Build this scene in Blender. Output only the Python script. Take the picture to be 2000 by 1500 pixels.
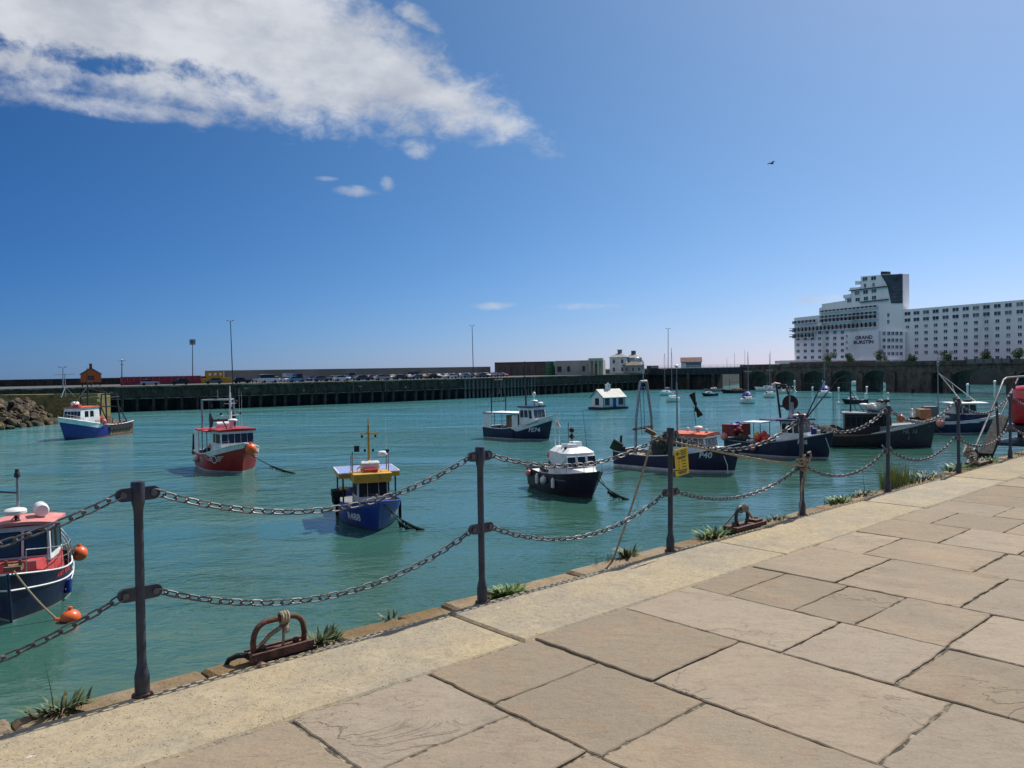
import bpy, bmesh, math, random
from mathutils import Vector, Matrix, Euler
from math import radians as rad, sin, cos, pi, sqrt, atan2
random.seed(7)
for o in list(bpy.data.objects): bpy.data.objects.remove(o)
SC = bpy.context.scene
COL = SC.collection

# ---------------------------------------------------------------- camera
EYE = 1.62                      # eye height above the paving (z = 0)
WATER = -6.4                    # water level below the quay
FPX = 1510.0                    # focal length in pixels of a 2000 px wide picture
ROLL = math.atan(0.0175)
PITCH = math.atan(-27.5*cos(ROLL)/FPX)
cam_d = bpy.data.cameras.new('camera'); cam = bpy.data.objects.new('camera', cam_d); COL.objects.link(cam)
cam_d.sensor_width = 36.0; cam_d.lens = 36.0*FPX/2000.0; cam_d.clip_start = 0.05; cam_d.clip_end = 9000
cam.matrix_world = Matrix.Translation((0, 0, EYE)) @ Matrix.Rotation(pi/2+PITCH, 4, 'X') @ Matrix.Rotation(-ROLL, 4, 'Z')
SC.camera = cam
def ray(u, v):                  # direction of a picture point, used to measure where things stand
    return (cam.matrix_world.to_3x3() @ Vector(((u-1000)/FPX, -(v-750)/FPX, -1)))
def gp(u, v, z=WATER):
    d = ray(u, v); return Vector((0, 0, EYE)) + d*((z-EYE)/d.z)
def dp(u, v, Y):
    d = ray(u, v); return Vector((0, 0, EYE)) + d*(Y/d.y)

# ---------------------------------------------------------------- light and sky
SUN_AZ, SUN_EL = rad(43.3), rad(52.0)
sd = bpy.data.lights.new('sun', 'SUN'); sd.energy = 5.0; sd.angle = rad(0.53); sd.color = (1.0, 0.95, 0.87)
sun = bpy.data.objects.new('sun', sd); COL.objects.link(sun)
sun_dir = Vector((sin(SUN_AZ)*cos(SUN_EL), cos(SUN_AZ)*cos(SUN_EL), sin(SUN_EL)))
sun.rotation_euler = sun_dir.to_track_quat('Z', 'Y').to_euler(); sun.location = (20, 20, 40)
W = bpy.data.worlds.new('World'); SC.world = W; W.use_nodes = True
SC.view_settings.view_transform = 'Standard'; SC.view_settings.look = 'None'
SC.view_settings.exposure = 0.2; SC.view_settings.gamma = 1.0; SC.view_settings.use_curve_mapping = False
SC.render.engine = 'CYCLES'
SC.cycles.use_denoising = True; SC.cycles.max_bounces = 6; SC.cycles.diffuse_bounces = 3; SC.cycles.glossy_bounces = 3
SC.cycles.transmission_bounces = 4; SC.cycles.caustics_reflective = False; SC.cycles.caustics_refractive = False
SC.cycles.sample_clamp_indirect = 6.0

class NT:                       # small helper for writing node trees
    def __init__(s, tree): s.t = tree; s.n = tree.nodes; s.l = tree.links
    def add(s, typ, **kw):
        n = s.n.new(typ)
        for k, v in kw.items(): setattr(n, k, v)
        return n
    def set(s, node, **kw):
        for k, v in kw.items(): node.inputs[k.replace('_', ' ')].default_value = v
        return node
    def link(s, a, b): s.l.new(a, b)
    def val(s, x, sock):
        if hasattr(x, 'is_output') or hasattr(x, 'links'): s.l.new(x, sock)
        else: sock.default_value = x
    def math(s, op, a, b=0.0, c=None, clamp=False):
        n = s.n.new('ShaderNodeMath'); n.operation = op; n.use_clamp = clamp
        s.val(a, n.inputs[0]); s.val(b, n.inputs[1])
        if c is not None: s.val(c, n.inputs[2])
        return n.outputs[0]
    def ramp(s, x, lo, hi, a=0.0, b=1.0, smooth=True):
        n = s.n.new('ShaderNodeMapRange'); n.interpolation_type = 'SMOOTHSTEP' if smooth else 'LINEAR'
        s.val(x, n.inputs[0]); s.val(lo, n.inputs[1]); s.val(hi, n.inputs[2]); s.val(a, n.inputs[3]); s.val(b, n.inputs[4])
        return n.outputs[0]
    def noise(s, vec, scale, detail=4.0, rough=0.55, dist=0.0):
        n = s.n.new('ShaderNodeTexNoise'); n.inputs['Scale'].default_value = scale; n.inputs['Detail'].default_value = detail
        n.inputs['Roughness'].default_value = rough; n.inputs['Distortion'].default_value = dist
        if vec is not None: s.l.new(vec, n.inputs['Vector'])
        return n.outputs[0]
    def mapping(s, vec, scale=(1, 1, 1), rot=(0, 0, 0), loc=(0, 0, 0)):
        n = s.n.new('ShaderNodeMapping'); n.inputs['Scale'].default_value = scale; n.inputs['Rotation'].default_value = rot
        n.inputs['Location'].default_value = loc; s.l.new(vec, n.inputs['Vector']); return n.outputs[0]
    def mix(s, f, a, b, mode='MIX'):
        n = s.n.new('ShaderNodeMix'); n.data_type = 'RGBA'; n.blend_type = mode
        s.val(f, n.inputs[0])
        for x, i in ((a, 6), (b, 7)):
            if isinstance(x, tuple): n.inputs[i].default_value = (*x[:3], 1)
            else: s.l.new(x, n.inputs[i])
        return n.outputs[2]

def build_world():
    t = NT(W.node_tree); t.n.clear()
    sky = t.add('ShaderNodeTexSky', sky_type='NISHITA'); sky.sun_disc = False
    sky.sun_elevation = SUN_EL; sky.sun_rotation = SUN_AZ
    sky.air_density = 1.0; sky.dust_density = 0.2; sky.ozone_density = 2.0; sky.altitude = 0
    co = t.add('ShaderNodeTexCoord').outputs['Generated']
    sep = t.add('ShaderNodeSeparateXYZ'); t.link(co, sep.inputs[0]); X, Y, Z = sep.outputs
    az = t.math('MULTIPLY', t.math('ARCTAN2', X, Y), 57.2958)
    el = t.math('MULTIPLY', t.math('ARCSINE', Z), 57.2958)
    # cloud layer coordinates: the sky projected on a plane overhead
    zz = t.math('MAXIMUM', Z, 0.03)
    cmb = t.add('ShaderNodeCombineXYZ'); t.link(az, cmb.inputs[0]); t.link(el, cmb.inputs[1]); ang = cmb.outputs[0]
    big = t.noise(t.mapping(ang, (0.16, 0.30, 1), (0, 0, rad(8))), 1.0, 7.0, 0.62, 0.25)
    fine = t.noise(t.mapping(ang, (0.55, 0.8, 1), (0, 0, rad(14))), 1.0, 6.0, 0.65, 0.3)
    nz = t.math('ADD', t.math('MULTIPLY', t.math('SUBTRACT', big, 0.5), 4.0), t.math('MULTIPLY', t.math('SUBTRACT', fine, 0.5), 2.6))
    # the long bank: above its lower edge, below its upper edge (both straight lines across the sky)
    low = t.math('SUBTRACT', el, t.math('ADD', 15.9, t.math('MULTIPLY', az, -0.035)))        # degrees above lower edge
    upp = t.math('SUBTRACT', t.math('ADD', 19.6, t.math('MULTIPLY', az, -0.62)), el)          # degrees below upper edge
    end = t.math('MULTIPLY', t.math('SUBTRACT', 3.5, az), 0.6)
    bank = t.math('MINIMUM', t.math('MULTIPLY', low, 0.62), t.math('MINIMUM', t.math('MULTIPLY', upp, 0.52), end))
    gap = t.math('ADD', t.math('POWER', t.math('DIVIDE', t.math('ADD', az, 26.5), 6.5), 2.0), t.math('POWER', t.math('DIVIDE', t.math('SUBTRACT', el, 19.9), 0.75), 2.0))
    gap = t.math('ADD', gap, t.math('MULTIPLY', nz, 0.9)); bank = t.math('SUBTRACT', bank, t.math('MULTIPLY', t.ramp(gap, -0.6, 1.7, 1.0, 0.0), 1.5))
    dens = t.ramp(t.math('ADD', bank, nz), -0.25, 2.0)
    def puff(a0, e0, wa, we, k, tilt=0.0):
        da = t.math('SUBTRACT', az, a0); de = t.math('SUBTRACT', t.math('SUBTRACT', el, e0), t.math('MULTIPLY', da, tilt))
        q = t.math('ADD', t.math('POWER', t.math('ABSOLUTE', t.math('DIVIDE', da, wa)), 2.0), t.math('POWER', t.math('ABSOLUTE', t.math('DIVIDE', de, we)), 2.0))
        s_ = t.math('SUBTRACT', 1.0, q)
        return t.math('MULTIPLY', t.ramp(t.math('ADD', s_, t.math('MULTIPLY', nz, 0.75)), 0.0, 1.5), k)
    for a in ((-6.5, 16.0, 1.7, 0.95, .8), (-11.2, 12.9, 1.9, 0.5, .75, -.05), (-8.9, 13.5, 0.7, 0.6, .7), (-6.6, 24.4, 2.2, 0.8, .9, -.35),
              (-13.2, 13.7, 1.1, .22, .5), (-26, 17.2, 8.0, .9, .8), (-1.4, 4.75, 2.0, 0.36, .62), (5.6, 4.55, 3.3, 0.34, .5), (21.3, 4.5, 2.6, .45, .55), (2.0, 17.3, 1.3, .4, .6)):
        dens = t.math('MAXIMUM', dens, puff(*a))
    shade = t.ramp(t.noise(t.mapping(ang, (0.13, 0.26, 1), (0, 0, rad(8)), (3.1, 1.7, 0)), 1.0, 5.0, 0.6), 0.3, 0.7)
    ccol = t.mix(shade, (4.9, 5.2, 5.8), (7.4, 7.6, 8.0))
    # clear sea air: pale towards the horizon and round the sun, deep blue away from it (the same all the way round)
    dt = t.add('ShaderNodeVectorMath', operation='DOT_PRODUCT'); t.link(co, dt.inputs[0]); dt.inputs[1].default_value = sun_dir
    gam = t.math('MULTIPLY', t.math('ARCCOSINE', dt.outputs['Value']), 57.2958/50.0)
    gam = t.math('MINIMUM', t.math('MAXIMUM', gam, 0.55), 1.75)
    hz = t.math('EXPONENT', t.math('DIVIDE', t.math('MAXIMUM', el, 0.0), -7.0)); gain = t.add('ShaderNodeCombineColor')
    for k, (c0, c1, c2) in enumerate(((1.66, -2.52, .84), (.91, -1.33, .31), (.47, -.63, .52))):
        t.link(t.math('EXPONENT', t.math('ADD', c0, t.math('ADD', t.math('MULTIPLY', gam, c1), t.math('MULTIPLY', hz, c2)))), gain.inputs[k])
    skyc = t.mix(1.0, sky.outputs[0], gain.outputs[0], 'MULTIPLY')
    col = t.mix(t.math('MULTIPLY', dens, 0.9), skyc, ccol)
    bg = t.add('ShaderNodeBackground'); bg.inputs['Strength'].default_value = 0.087; t.link(col, bg.inputs['Color'])
    out = t.add('ShaderNodeOutputWorld'); t.link(bg.outputs[0], out.inputs['Surface'])
build_world()

# ---------------------------------------------------------------- materials
MATS = {}
def M(name, col, rough=0.5, metal=0.0, var=0.12, scale=4.0, col2=None, c2amt=0.5, bump=0.0, bscale=25.0, spec=0.5, rnd=0.0, coat=0.0, stretch=None):
    """base colour with uneven patches of a second colour, fine relief, and a small shift from object to object"""
    if name in MATS: return MATS[name]
    m = bpy.data.materials.new(name); m.use_nodes = True; t = NT(m.node_tree)
    b = t.n['Principled BSDF']; b.inputs['Roughness'].default_value = rough; b.inputs['Metallic'].default_value = metal
    b.inputs['Specular IOR Level'].default_value = spec; b.inputs['Coat Weight'].default_value = coat
    co = t.add('ShaderNodeTexCoord').outputs['Object']
    if stretch: co = t.mapping(co, stretch)
    nz = t.noise(co, scale, 5.0, 0.6)
    lo = tuple(c*(1-var) for c in col); hi = tuple(min(1, c*(1+var)) for c in col)
    c = t.mix(t.ramp(nz, .3, .7), lo, hi)
    if col2:
        c = t.mix(t.ramp(t.noise(co, scale*1.7, 6.0, 0.65, .4), .62-.3*c2amt, .74-.2*c2amt), c, col2)
    if rnd:
        oi = t.add('ShaderNodeObjectInfo'); h = t.add('ShaderNodeHueSaturation'); t.link(c, h.inputs['Color'])
        t.link(t.ramp(oi.outputs['Random'], 0, 1, 1-rnd, 1+rnd, False), h.inputs['Value']); c = h.outputs[0]
    t.link(c, b.inputs['Base Color'])
    t.link(t.ramp(t.noise(co, scale*3, 4.0), .3, .7, max(0.03, rough-.1), min(1, rough+.1)), b.inputs['Roughness'])
    if bump:
        bp = t.add('ShaderNodeBump'); bp.inputs['Strength'].default_value = 1.0; bp.inputs['Distance'].default_value = bump
        t.link(t.noise(co, bscale, 6.0, .6), bp.inputs['Height']); t.link(bp.outputs[0], b.inputs['Normal'])
    MATS[name] = m; return m

# ---------------------------------------------------------------- mesh helpers
def tag(o, label=None, cat=None, group=None, kind=None):
    if label: o['label'] = label
    if cat: o['category'] = cat
    if group: o['group'] = group
    if kind: o['kind'] = kind
    return o
def empty(name, loc=(0, 0, 0), rz=0.0, parent=None):
    o = bpy.data.objects.new(name, None); COL.objects.link(o); o.location = loc; o.rotation_euler = (0, 0, rz); o.empty_display_size = .2
    if parent: o.parent = parent
    return o
def link_mesh(name, me, parent=None, loc=(0, 0, 0), rot=None):
    o = bpy.data.objects.new(name, me); COL.objects.link(o); o.location = loc
    if rot is not None: o.rotation_euler = rot
    if parent: o.parent = parent
    return o
class MB:
    """collects shapes into one mesh"""
    def __init__(s): s.v = []; s.f = []; s.m = []
    def add(s, vs, fs, mi=0):
        k = len(s.v); s.v += [tuple(v) for v in vs]; s.f += [tuple(i+k for i in f) for f in fs]; s.m += [mi]*len(fs); return s
    def box(s, c, d, rz=0.0, mi=0, R=None):
        hx, hy, hz = d[0]/2, d[1]/2, d[2]/2
        vs = [Vector((x, y, z)) for z in (-hz, hz) for y in (-hy, hy) for x in (-hx, hx)]
        R = R or Matrix.Rotation(rz, 3, 'Z'); c = Vector(c)
        return s.add([c+R@v for v in vs], [(0, 2, 3, 1), (4, 5, 7, 6), (0, 1, 5, 4), (2, 6, 7, 3), (0, 4, 6, 2), (1, 3, 7, 5)], mi)
    def hexa(s, b, t, mi=0):    # bottom ring and top ring of points
        n = len(b); vs = list(b)+list(t)
        return s.add(vs, [tuple(range(n-1, -1, -1)), tuple(range(n, 2*n))]+[(i, (i+1) % n, n+(i+1) % n, n+i) for i in range(n)], mi)
    def tube(s, pts, r, n=6, mi=0, closed=False, caps=True):
        pts = [Vector(p) for p in pts]; N = len(pts); rs = r if isinstance(r, (list, tuple)) else [r]*N
        up = Vector((0, 0, 1)); rings = []; prev = None
        for i, p in enumerate(pts):
            a = pts[(i-1) % N] if (i or closed) else p; b = pts[(i+1) % N] if (i < N-1 or closed) else p
            d = (b-a).normalized() if (b-a).length > 1e-9 else Vector((0, 0, 1))
            if prev is None:
                ref = up if abs(d.z) < .95 else Vector((1, 0, 0)); x = d.cross(ref).normalized()
            else: x = (prev-d*prev.dot(d)).normalized()
            prev = x; y = d.cross(x)
            rings.append([p+(x*cos(2*pi*k/n)+y*sin(2*pi*k/n))*rs[i] for k in range(n)])
        vs = [q for g in rings for q in g]; fs = []
        for i in range(N if closed else N-1):
            j = (i+1) % N
            fs += [(i*n+k, i*n+(k+1) % n, j*n+(k+1) % n, j*n+k) for k in range(n)]
        if caps and not closed: fs += [tuple(range(n-1, -1, -1)), tuple(range((N-1)*n, N*n))]
        return s.add(vs, fs, mi)
    def bar(s, a, b, r, n=6, mi=0, r2=None): return s.tube([a, b], [r, r if r2 is None else r2], n, mi)
    def lathe(s, prof, c=(0, 0, 0), n=16, mi=0, R=None):       # prof: (radius, z)
        c = Vector(c); R = R or Matrix.Identity(3); vs = []; fs = []
        for (r, z) in prof: vs += [c+R@Vector((r*cos(2*pi*k/n), r*sin(2*pi*k/n), z)) for k in range(n)]
        for i in range(len(prof)-1): fs += [(i*n+k, i*n+(k+1) % n, (i+1)*n+(k+1) % n, (i+1)*n+k) for k in range(n)]
        fs += [tuple(range(n-1, -1, -1)), tuple(range((len(prof)-1)*n, len(prof)*n))]
        return s.add(vs, fs, mi)
    def ball(s, c, r, sz=1.0, n=12, mi=0, R=None):
        k = max(5, n//2); return s.lathe([(max(1e-4, r*sin(pi*i/k)), -r*sz*cos(pi*i/k)) for i in range(k+1)], c, n, mi, R)
    def poly(s, pts, thick, mi=0):     # planar outline given a thickness vector
        th = Vector(thick); return s.hexa([Vector(p) for p in pts], [Vector(p)+th for p in pts], mi)
    def build(s, name, mats, parent=None, smooth=False, loc=(0, 0, 0), rot=None, tri=False):
        me = s.mesh(name, mats, smooth, tri); return link_mesh(name, me, parent, loc, rot)
    def mesh(s, name, mats, smooth=False, tri=False):
        me = bpy.data.meshes.new(name); me.from_pydata(s.v, [], s.f)
        for m in (mats if isinstance(mats, (list, tuple)) else [mats]): me.materials.append(m)
        me.polygons.foreach_set('material_index', s.m)
        bm = bmesh.new(); bm.from_mesh(me); bmesh.ops.recalc_face_normals(bm, faces=bm.faces)
        if tri: bmesh.ops.triangulate(bm, faces=[f for f in bm.faces if len(f.verts) > 4])
        bm.to_mesh(me); bm.free()
        if smooth:
            me.polygons.foreach_set('use_smooth', [True]*len(me.polygons)); me.set_sharp_from_angle(angle=rad(38))
        me.update(); return me
def copy_tree(o, parent=None):
    c = o.copy(); COL.objects.link(c); c.parent = parent
    for ch in list(o.children): copy_tree(ch, c)
    return c
def text_shape(body, size, bold=0.0, shear=0.0):
    """vertices and triangles of a line of lettering, x to the right, y up, starting at 0,0"""
    cu = bpy.data.curves.new('lettering', 'FONT'); cu.body = body; cu.size = size; cu.offset = bold*size; cu.shear = shear; cu.resolution_u = 3
    o = bpy.data.objects.new('lettering', cu); COL.objects.link(o)
    me = bpy.data.meshes.new_from_object(o.evaluated_get(bpy.context.evaluated_depsgraph_get()))
    vs = [Vector(v.co) for v in me.vertices]; fs = [tuple(p.vertices) for p in me.polygons]
    bpy.data.objects.remove(o); bpy.data.curves.remove(cu); bpy.data.meshes.remove(me)
    x0 = min(v.x for v in vs); x1 = max(v.x for v in vs)
    return [Vector((v.x-x0, v.y, 0)) for v in vs], fs, x1-x0
ORD = ['first', 'second', 'third', 'fourth', 'fifth', 'sixth', 'seventh', 'eighth', 'ninth', 'tenth', 'eleventh', 'twelfth', 'thirteenth',
       'fourteenth', 'fifteenth', 'sixteenth', 'seventeenth', 'eighteenth', 'nineteenth', 'twentieth']
def ordinal(i):
    if i < 20: return ORD[i]
    t = ['', '', 'twenty', 'thirty', 'forty', 'fifty', 'sixty', 'seventy', 'eighty'][(i+1)//10]
    return (t[:-1]+'ieth') if (i+1) % 10 == 0 else t+'-'+ORD[i % 10]

# ================================================================ SETTING: water, quay
E1 = Vector((0.7503055, 0.66109126, 0)); E2 = Vector((E1.y, -E1.x, 0)); P0 = Vector((-1.881, 3.874, 0))
QROT = atan2(E1.y, E1.x)
def Q(s, t, z=0.0): return P0+E1*s+E2*t+Vector((0, 0, z))       # s along the quay, t inland
# a frame in which local x = along the quay, local -y = inland
def quay_frame(s, t, z=0.0): return Q(s, t, z)

def water_material():
    m = bpy.data.materials.new('harbour_water'); m.use_nodes = True; t = NT(m.node_tree); b = t.n['Principled BSDF']
    pos = t.add('ShaderNodeNewGeometry').outputs['Position']
    # silty patches drift through the harbour
    patch = t.noise(t.mapping(pos, (0.012, 0.03, 1), (0, 0, rad(-20))), 1.0, 4.0, .55, .6)
    c = t.mix(t.ramp(patch, .35, .68), (0.058, 0.225, 0.250), (0.072, 0.228, 0.222))
    # green silt by the wall; further out, reflected sky painted in as brighter turquoise
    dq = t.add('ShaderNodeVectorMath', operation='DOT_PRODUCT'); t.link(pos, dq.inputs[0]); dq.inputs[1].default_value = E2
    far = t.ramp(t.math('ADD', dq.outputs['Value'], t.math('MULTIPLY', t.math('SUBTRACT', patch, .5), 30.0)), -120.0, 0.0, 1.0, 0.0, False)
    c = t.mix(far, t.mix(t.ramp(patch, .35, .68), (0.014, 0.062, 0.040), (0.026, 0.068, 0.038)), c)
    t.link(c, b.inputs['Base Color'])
    b.inputs['Roughness'].default_value = 0.055; b.inputs['IOR'].default_value = 1.40
    w1 = t.noise(t.mapping(pos, (0.50, 0.85, 1), (0, 0, rad(12))), 1.0, 3.0, .55, .3)
    w2 = t.noise(t.mapping(pos, (1.5, 2.9, 1), (0, 0, rad(-6))), 1.0, 4.0, .6, .4)
    w3 = t.noise(t.mapping(pos, (0.05, 0.12, 1), (0, 0, rad(25))), 1.0, 2.0, .5)
    calm = t.math('MULTIPLY', t.ramp(w3, .32, .68, 0.35, 1.45), t.ramp(dq.outputs['Value'], -95.0, -15.0, 1.15, 0.50))   # sheltered under the quay
    hgt = t.math('MULTIPLY', t.math('ADD', t.math('MULTIPLY', w1, 0.27), t.math('MULTIPLY', w2, 0.085)), calm)
    bp = t.add('ShaderNodeBump'); bp.inputs['Strength'].default_value = 1.0; bp.inputs['Distance'].default_value = 1.0
    t.link(hgt, bp.inputs['Height']); t.link(bp.outputs[0], b.inputs['Normal'])
    return m
mb = MB(); mb.add([(-6000, -60, WATER), (6000, -60, WATER), (6000, 8000, WATER), (-6000, 8000, WATER)], [(0, 1, 2, 3)])
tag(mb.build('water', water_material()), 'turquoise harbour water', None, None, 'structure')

def stone_material(name, c1, c2, c3, speck, speck_amt, bump, stretch=(1, 1, 1), rnd=0.12, satv=.12, step=0.0, dens=.5, rough=.88, stain=.45, grain=.25):
    """weathered stone: three colours in patches, dark stains, grit, split ledges, pale droppings"""
    m = bpy.data.materials.new(name); m.use_nodes = True; t = NT(m.node_tree); b = t.n['Principled BSDF']
    oi = t.add('ShaderNodeObjectInfo'); co = t.add('ShaderNodeNewGeometry').outputs['Position']
    off = t.add('ShaderNodeVectorMath', operation='ADD'); sc = t.add('ShaderNodeVectorMath', operation='SCALE')
    cb = t.add('ShaderNodeCombineXYZ'); t.link(oi.outputs['Random'], cb.inputs[0]); t.link(oi.outputs['Random'], cb.inputs[1])
    t.link(cb.outputs[0], sc.inputs[0]); sc.inputs['Scale'].default_value = 37.0 if step else 0.0
    t.link(co, off.inputs[0]); t.link(sc.outputs[0], off.inputs[1]); p = off.outputs[0]
    ps = t.mapping(p, stretch, (0, 0, QROT))
    r2 = t.math('FRACT', t.math('MULTIPLY', oi.outputs['Random'], 17.3))
    big = t.math('ADD', t.noise(p, 1.3, 5.0, .6, .6), t.math('MULTIPLY', t.math('SUBTRACT', r2, .5), .35 if step else 0.0))
    c = t.mix(t.ramp(big, .34, .66), c1, c2)
    c = t.mix(t.math('MULTIPLY', t.ramp(t.noise(p, 4.5, 6.0, .65, .4), .48, .70), .75), c, c3)
    c = t.mix(t.math('MULTIPLY', t.ramp(t.noise(ps, 6.0, 9.0, .74, .5), .50, .72), stain), c, tuple(x*.55 for x in c2))
    c = t.mix(t.math('MULTIPLY', t.ramp(t.noise(p, 90.0, 3.0, .7), .35, .75), .35), c, tuple(min(1, x*1.35) for x in c1))
    c = t.mix(t.math('MULTIPLY', t.ramp(t.noise(p, 26.0, 5.0, .7), .46, .66), grain), c, tuple(x*.58 for x in c1))
    vo = t.add('ShaderNodeTexVoronoi'); vo.inputs['Scale'].default_value = 55.0; t.link(p, vo.inputs['Vector'])
    vo2 = t.add('ShaderNodeTexVoronoi'); vo2.inputs['Scale'].default_value = 130.0; t.link(p, vo2.inputs['Vector'])
    sp = t.math('MULTIPLY', t.ramp(vo.outputs['Distance'], .10, .30, 1, 0), t.ramp(t.noise(p, 17.0, 4.0), .64-.22*dens, .72-.22*dens))
    sp2 = t.math('MULTIPLY', t.ramp(vo2.outputs['Distance'], .08, .30, 1, 0), t.ramp(t.noise(p, 8.0, 3.0), .40, .6))
    sp = t.math('MAXIMUM', sp, t.math('MULTIPLY', sp2, .7*dens))
    c = t.mix(t.math('MULTIPLY', sp, speck_amt), c, speck)
    dr = t.ramp(t.noise(p, 6.0, 2.5, .5), .765, .785); c = t.mix(t.math('MULTIPLY', dr, .65), c, (.60, .59, .56))
    h = t.add('ShaderNodeHueSaturation'); t.link(c, h.inputs['Color'])
    t.link(t.ramp(oi.outputs['Random'], 0, 1, 1-rnd, 1+rnd, False), h.inputs['Value']); t.link(t.ramp(r2, 0, 1, 1-satv, 1+satv, False), h.inputs['Saturation'])
    b.inputs['Roughness'].default_value = rough; b.inputs['Specular IOR Level'].default_value = .25
    hh = t.math('ADD', t.math('MULTIPLY', t.noise(ps, 5.0, 9.0, .62, .8), 1.0), t.math('MULTIPLY', t.noise(p, 55.0, 5.0, .65), .32))
    hh = t.math('SUBTRACT', hh, t.math('MULTIPLY', sp, .35*speck_amt)); colr = h.outputs[0]
    if step:      # riven ledges where layers of the stone have split away
        n = t.math('MULTIPLY', t.noise(t.mapping(p, (stretch[0], stretch[1]*.75, 1), (0, 0, QROT+.3)), 1.5, 6.0, .52, .9), 6.5)
        led = t.math('ADD', t.math('FLOOR', n), t.ramp(t.math('FRACT', n), .86, 1.0)); amt = t.math('MULTIPLY', t.ramp(t.noise(p, 1.1, 2.0), .44, .62), t.ramp(t.math('FRACT', t.math('MULTIPLY', oi.outputs['Random'], 53.7)), .35, .8, .15, 1.0))
        hh = t.math('ADD', hh, t.math('MULTIPLY', t.math('MULTIPLY', led, amt), step))
        edge = t.math('MULTIPLY', t.math('MULTIPLY', t.ramp(t.math('FRACT', n), .88, .94), t.ramp(t.math('FRACT', n), .94, 1.0, 1, 0)), amt)
        colr = t.mix(t.math('MULTIPLY', edge, .3), colr, (.06, .05, .04))
    t.link(colr, b.inputs['Base Color'])
    bp = t.add('ShaderNodeBump'); bp.inputs['Strength'].default_value = 1.0; bp.inputs['Distance'].default_value = bump
    t.link(hh, bp.inputs['Height']); t.link(bp.outputs[0], b.inputs['Normal'])
    return m
MS_slab = stone_material('riven_sandstone', (.275, .216, .150), (.214, .180, .136), (.245, .174, .120), (.06, .05, .04), .55, .011, (1.0, 2.2, 1), .10, .16, .55, .30)
MS_kerb = stone_material('gritty_kerb_concrete', (.350, .283, .178), (.255, .226, .180), (.385, .325, .220), (.06, .05, .04), .75, .014, (1, 1, 1), .05, .06, 0, .7, .9, .45, .5)
MS_cope = stone_material('lichened_coping', (.19, .125, .062), (.25, .20, .135), (.13, .095, .06), (.04, .03, .025), .8, .022, (1, 1, 1), .14, .1, 0, .7, .9, .6)
M_mortar = M('old_mortar', (.29, .24, .165), .95, 0, .3, 9, (.06, .05, .035), .8, .02, 40)
M_quaywall = M('quay_wall_stone', (.13, .12, .10), .9, 0, .3, .8, (.05, .055, .04), .6, .05, 3)

# quay body: the wall down into the water and the bed the slabs lie on
mb = MB(); a, b_, t0, t1 = -9, 60, -.215, 14
mb.hexa([Q(a, t0, -9), Q(b_, t0, -9), Q(b_, t1, -9), Q(a, t1, -9)], [Q(a, t0, -.16), Q(b_, t0, -.16), Q(b_, t1, -.16), Q(a, t1, -.16)])
quay = tag(mb.build('quay_wall', M_quaywall), 'stone quay wall rising from the harbour water', None, None, 'structure')
mb = MB(); mb.hexa([Q(a, .70, -.155), Q(b_, .70, -.155), Q(b_, t1, -.155), Q(a, t1, -.155)], [Q(a, .70, -.012), Q(b_, .70, -.012), Q(b_, t1, -.012), Q(a, t1, -.012)])
pavement = tag(mb.build('pavement', M_mortar), 'sandstone flag pavement beside the harbour', None, None, 'structure')

def slab_mesh(s0, s1, t0, t1, th, rough_edge, gap, mat, name, zj=.004, tilt=.006, nseg=16, cham=.006):
    """one stone: uneven outline, slightly sloping top, worn arris"""
    s0 += gap; s1 -= gap; t0 += gap; t1 -= gap; rnd = random.uniform
    out = []
    for (A, B) in (((s0, t0), (s1, t0)), ((s1, t0), (s1, t1)), ((s1, t1), (s0, t1)), ((s0, t1), (s0, t0))):
        nx, ny = (B[1]-A[1]), -(B[0]-A[0]); ln = sqrt(nx*nx+ny*ny); nx /= ln; ny /= ln
        n = max(3, int(nseg*ln))
        ph = rnd(0, 6); am = rough_edge*rnd(.3, 1)
        for i in range(n):
            f = i/n; j = -abs(am*sin(f*7+ph)*.5+rnd(-1, 1)*rough_edge*.5)
            if i == 0: j = -rough_edge*rnd(.2, 1.3)
            out.append((A[0]+(B[0]-A[0])*f+nx*j, A[1]+(B[1]-A[1])*f+ny*j))
    cs, ct = (s0+s1)/2, (t0+t1)/2; gs, gt, z0 = rnd(-tilt, tilt), rnd(-tilt, tilt), rnd(-zj, zj)
    zf = lambda s, t: z0+gs*(s-cs)+gt*(t-ct)
    ring = lambda k, dz: [Q(cs+(s-cs)*k[0], ct+(t-ct)*k[1], zf(s, t)+dz) for s, t in out]
    w, h = (s1-s0), (t1-t0); kk = (1-2*cham/w, 1-2*cham/h)
    bot, mid, top = ring((1, 1), -th), ring((1, 1), -cham*.8), ring(kk, 0)
    n = len(out); vs = bot+mid+top; fs = [(i, (i+1) % n, n+(i+1) % n, n+i) for i in range(n)]+[(n+i, n+(i+1) % n, 2*n+(i+1) % n, 2*n+i) for i in range(n)]
    fs.append(tuple(range(2*n, 3*n)))
    m_ = MB(); m_.add(vs, fs); o = m_.build(name, mat, None, tri=True)
    return o
SB = [-2.8, -2.0, -1.2, -.38, .43, 1.22, 1.99, 2.83, 3.57, 4.39, 5.40, 6.25, 7.1, 7.92, 8.68, 9.42, 10.3, 11.2, 12.0, 12.9, 13.7, 14.6, 15.4, 16.4, 17.3, 18.2, 19.2, 20.2, 21.3, 22.4]
CUTS = {.43: [1.42], 1.22: [1.27, 1.97], 1.99: [1.63, 2.78], 2.83: [1.88, 2.50], 3.57: [1.05, 1.545, 1.955, 2.48], 4.39: [1.43, 2.28], 5.40: [1.18, 2.03],
        6.25: [1.475], 7.1: [1.095, 1.74], 7.92: [1.405], 8.68: [1.9], 9.42: [1.7], 10.3: [1.3, 2.0], -.38: [1.5]}
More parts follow.
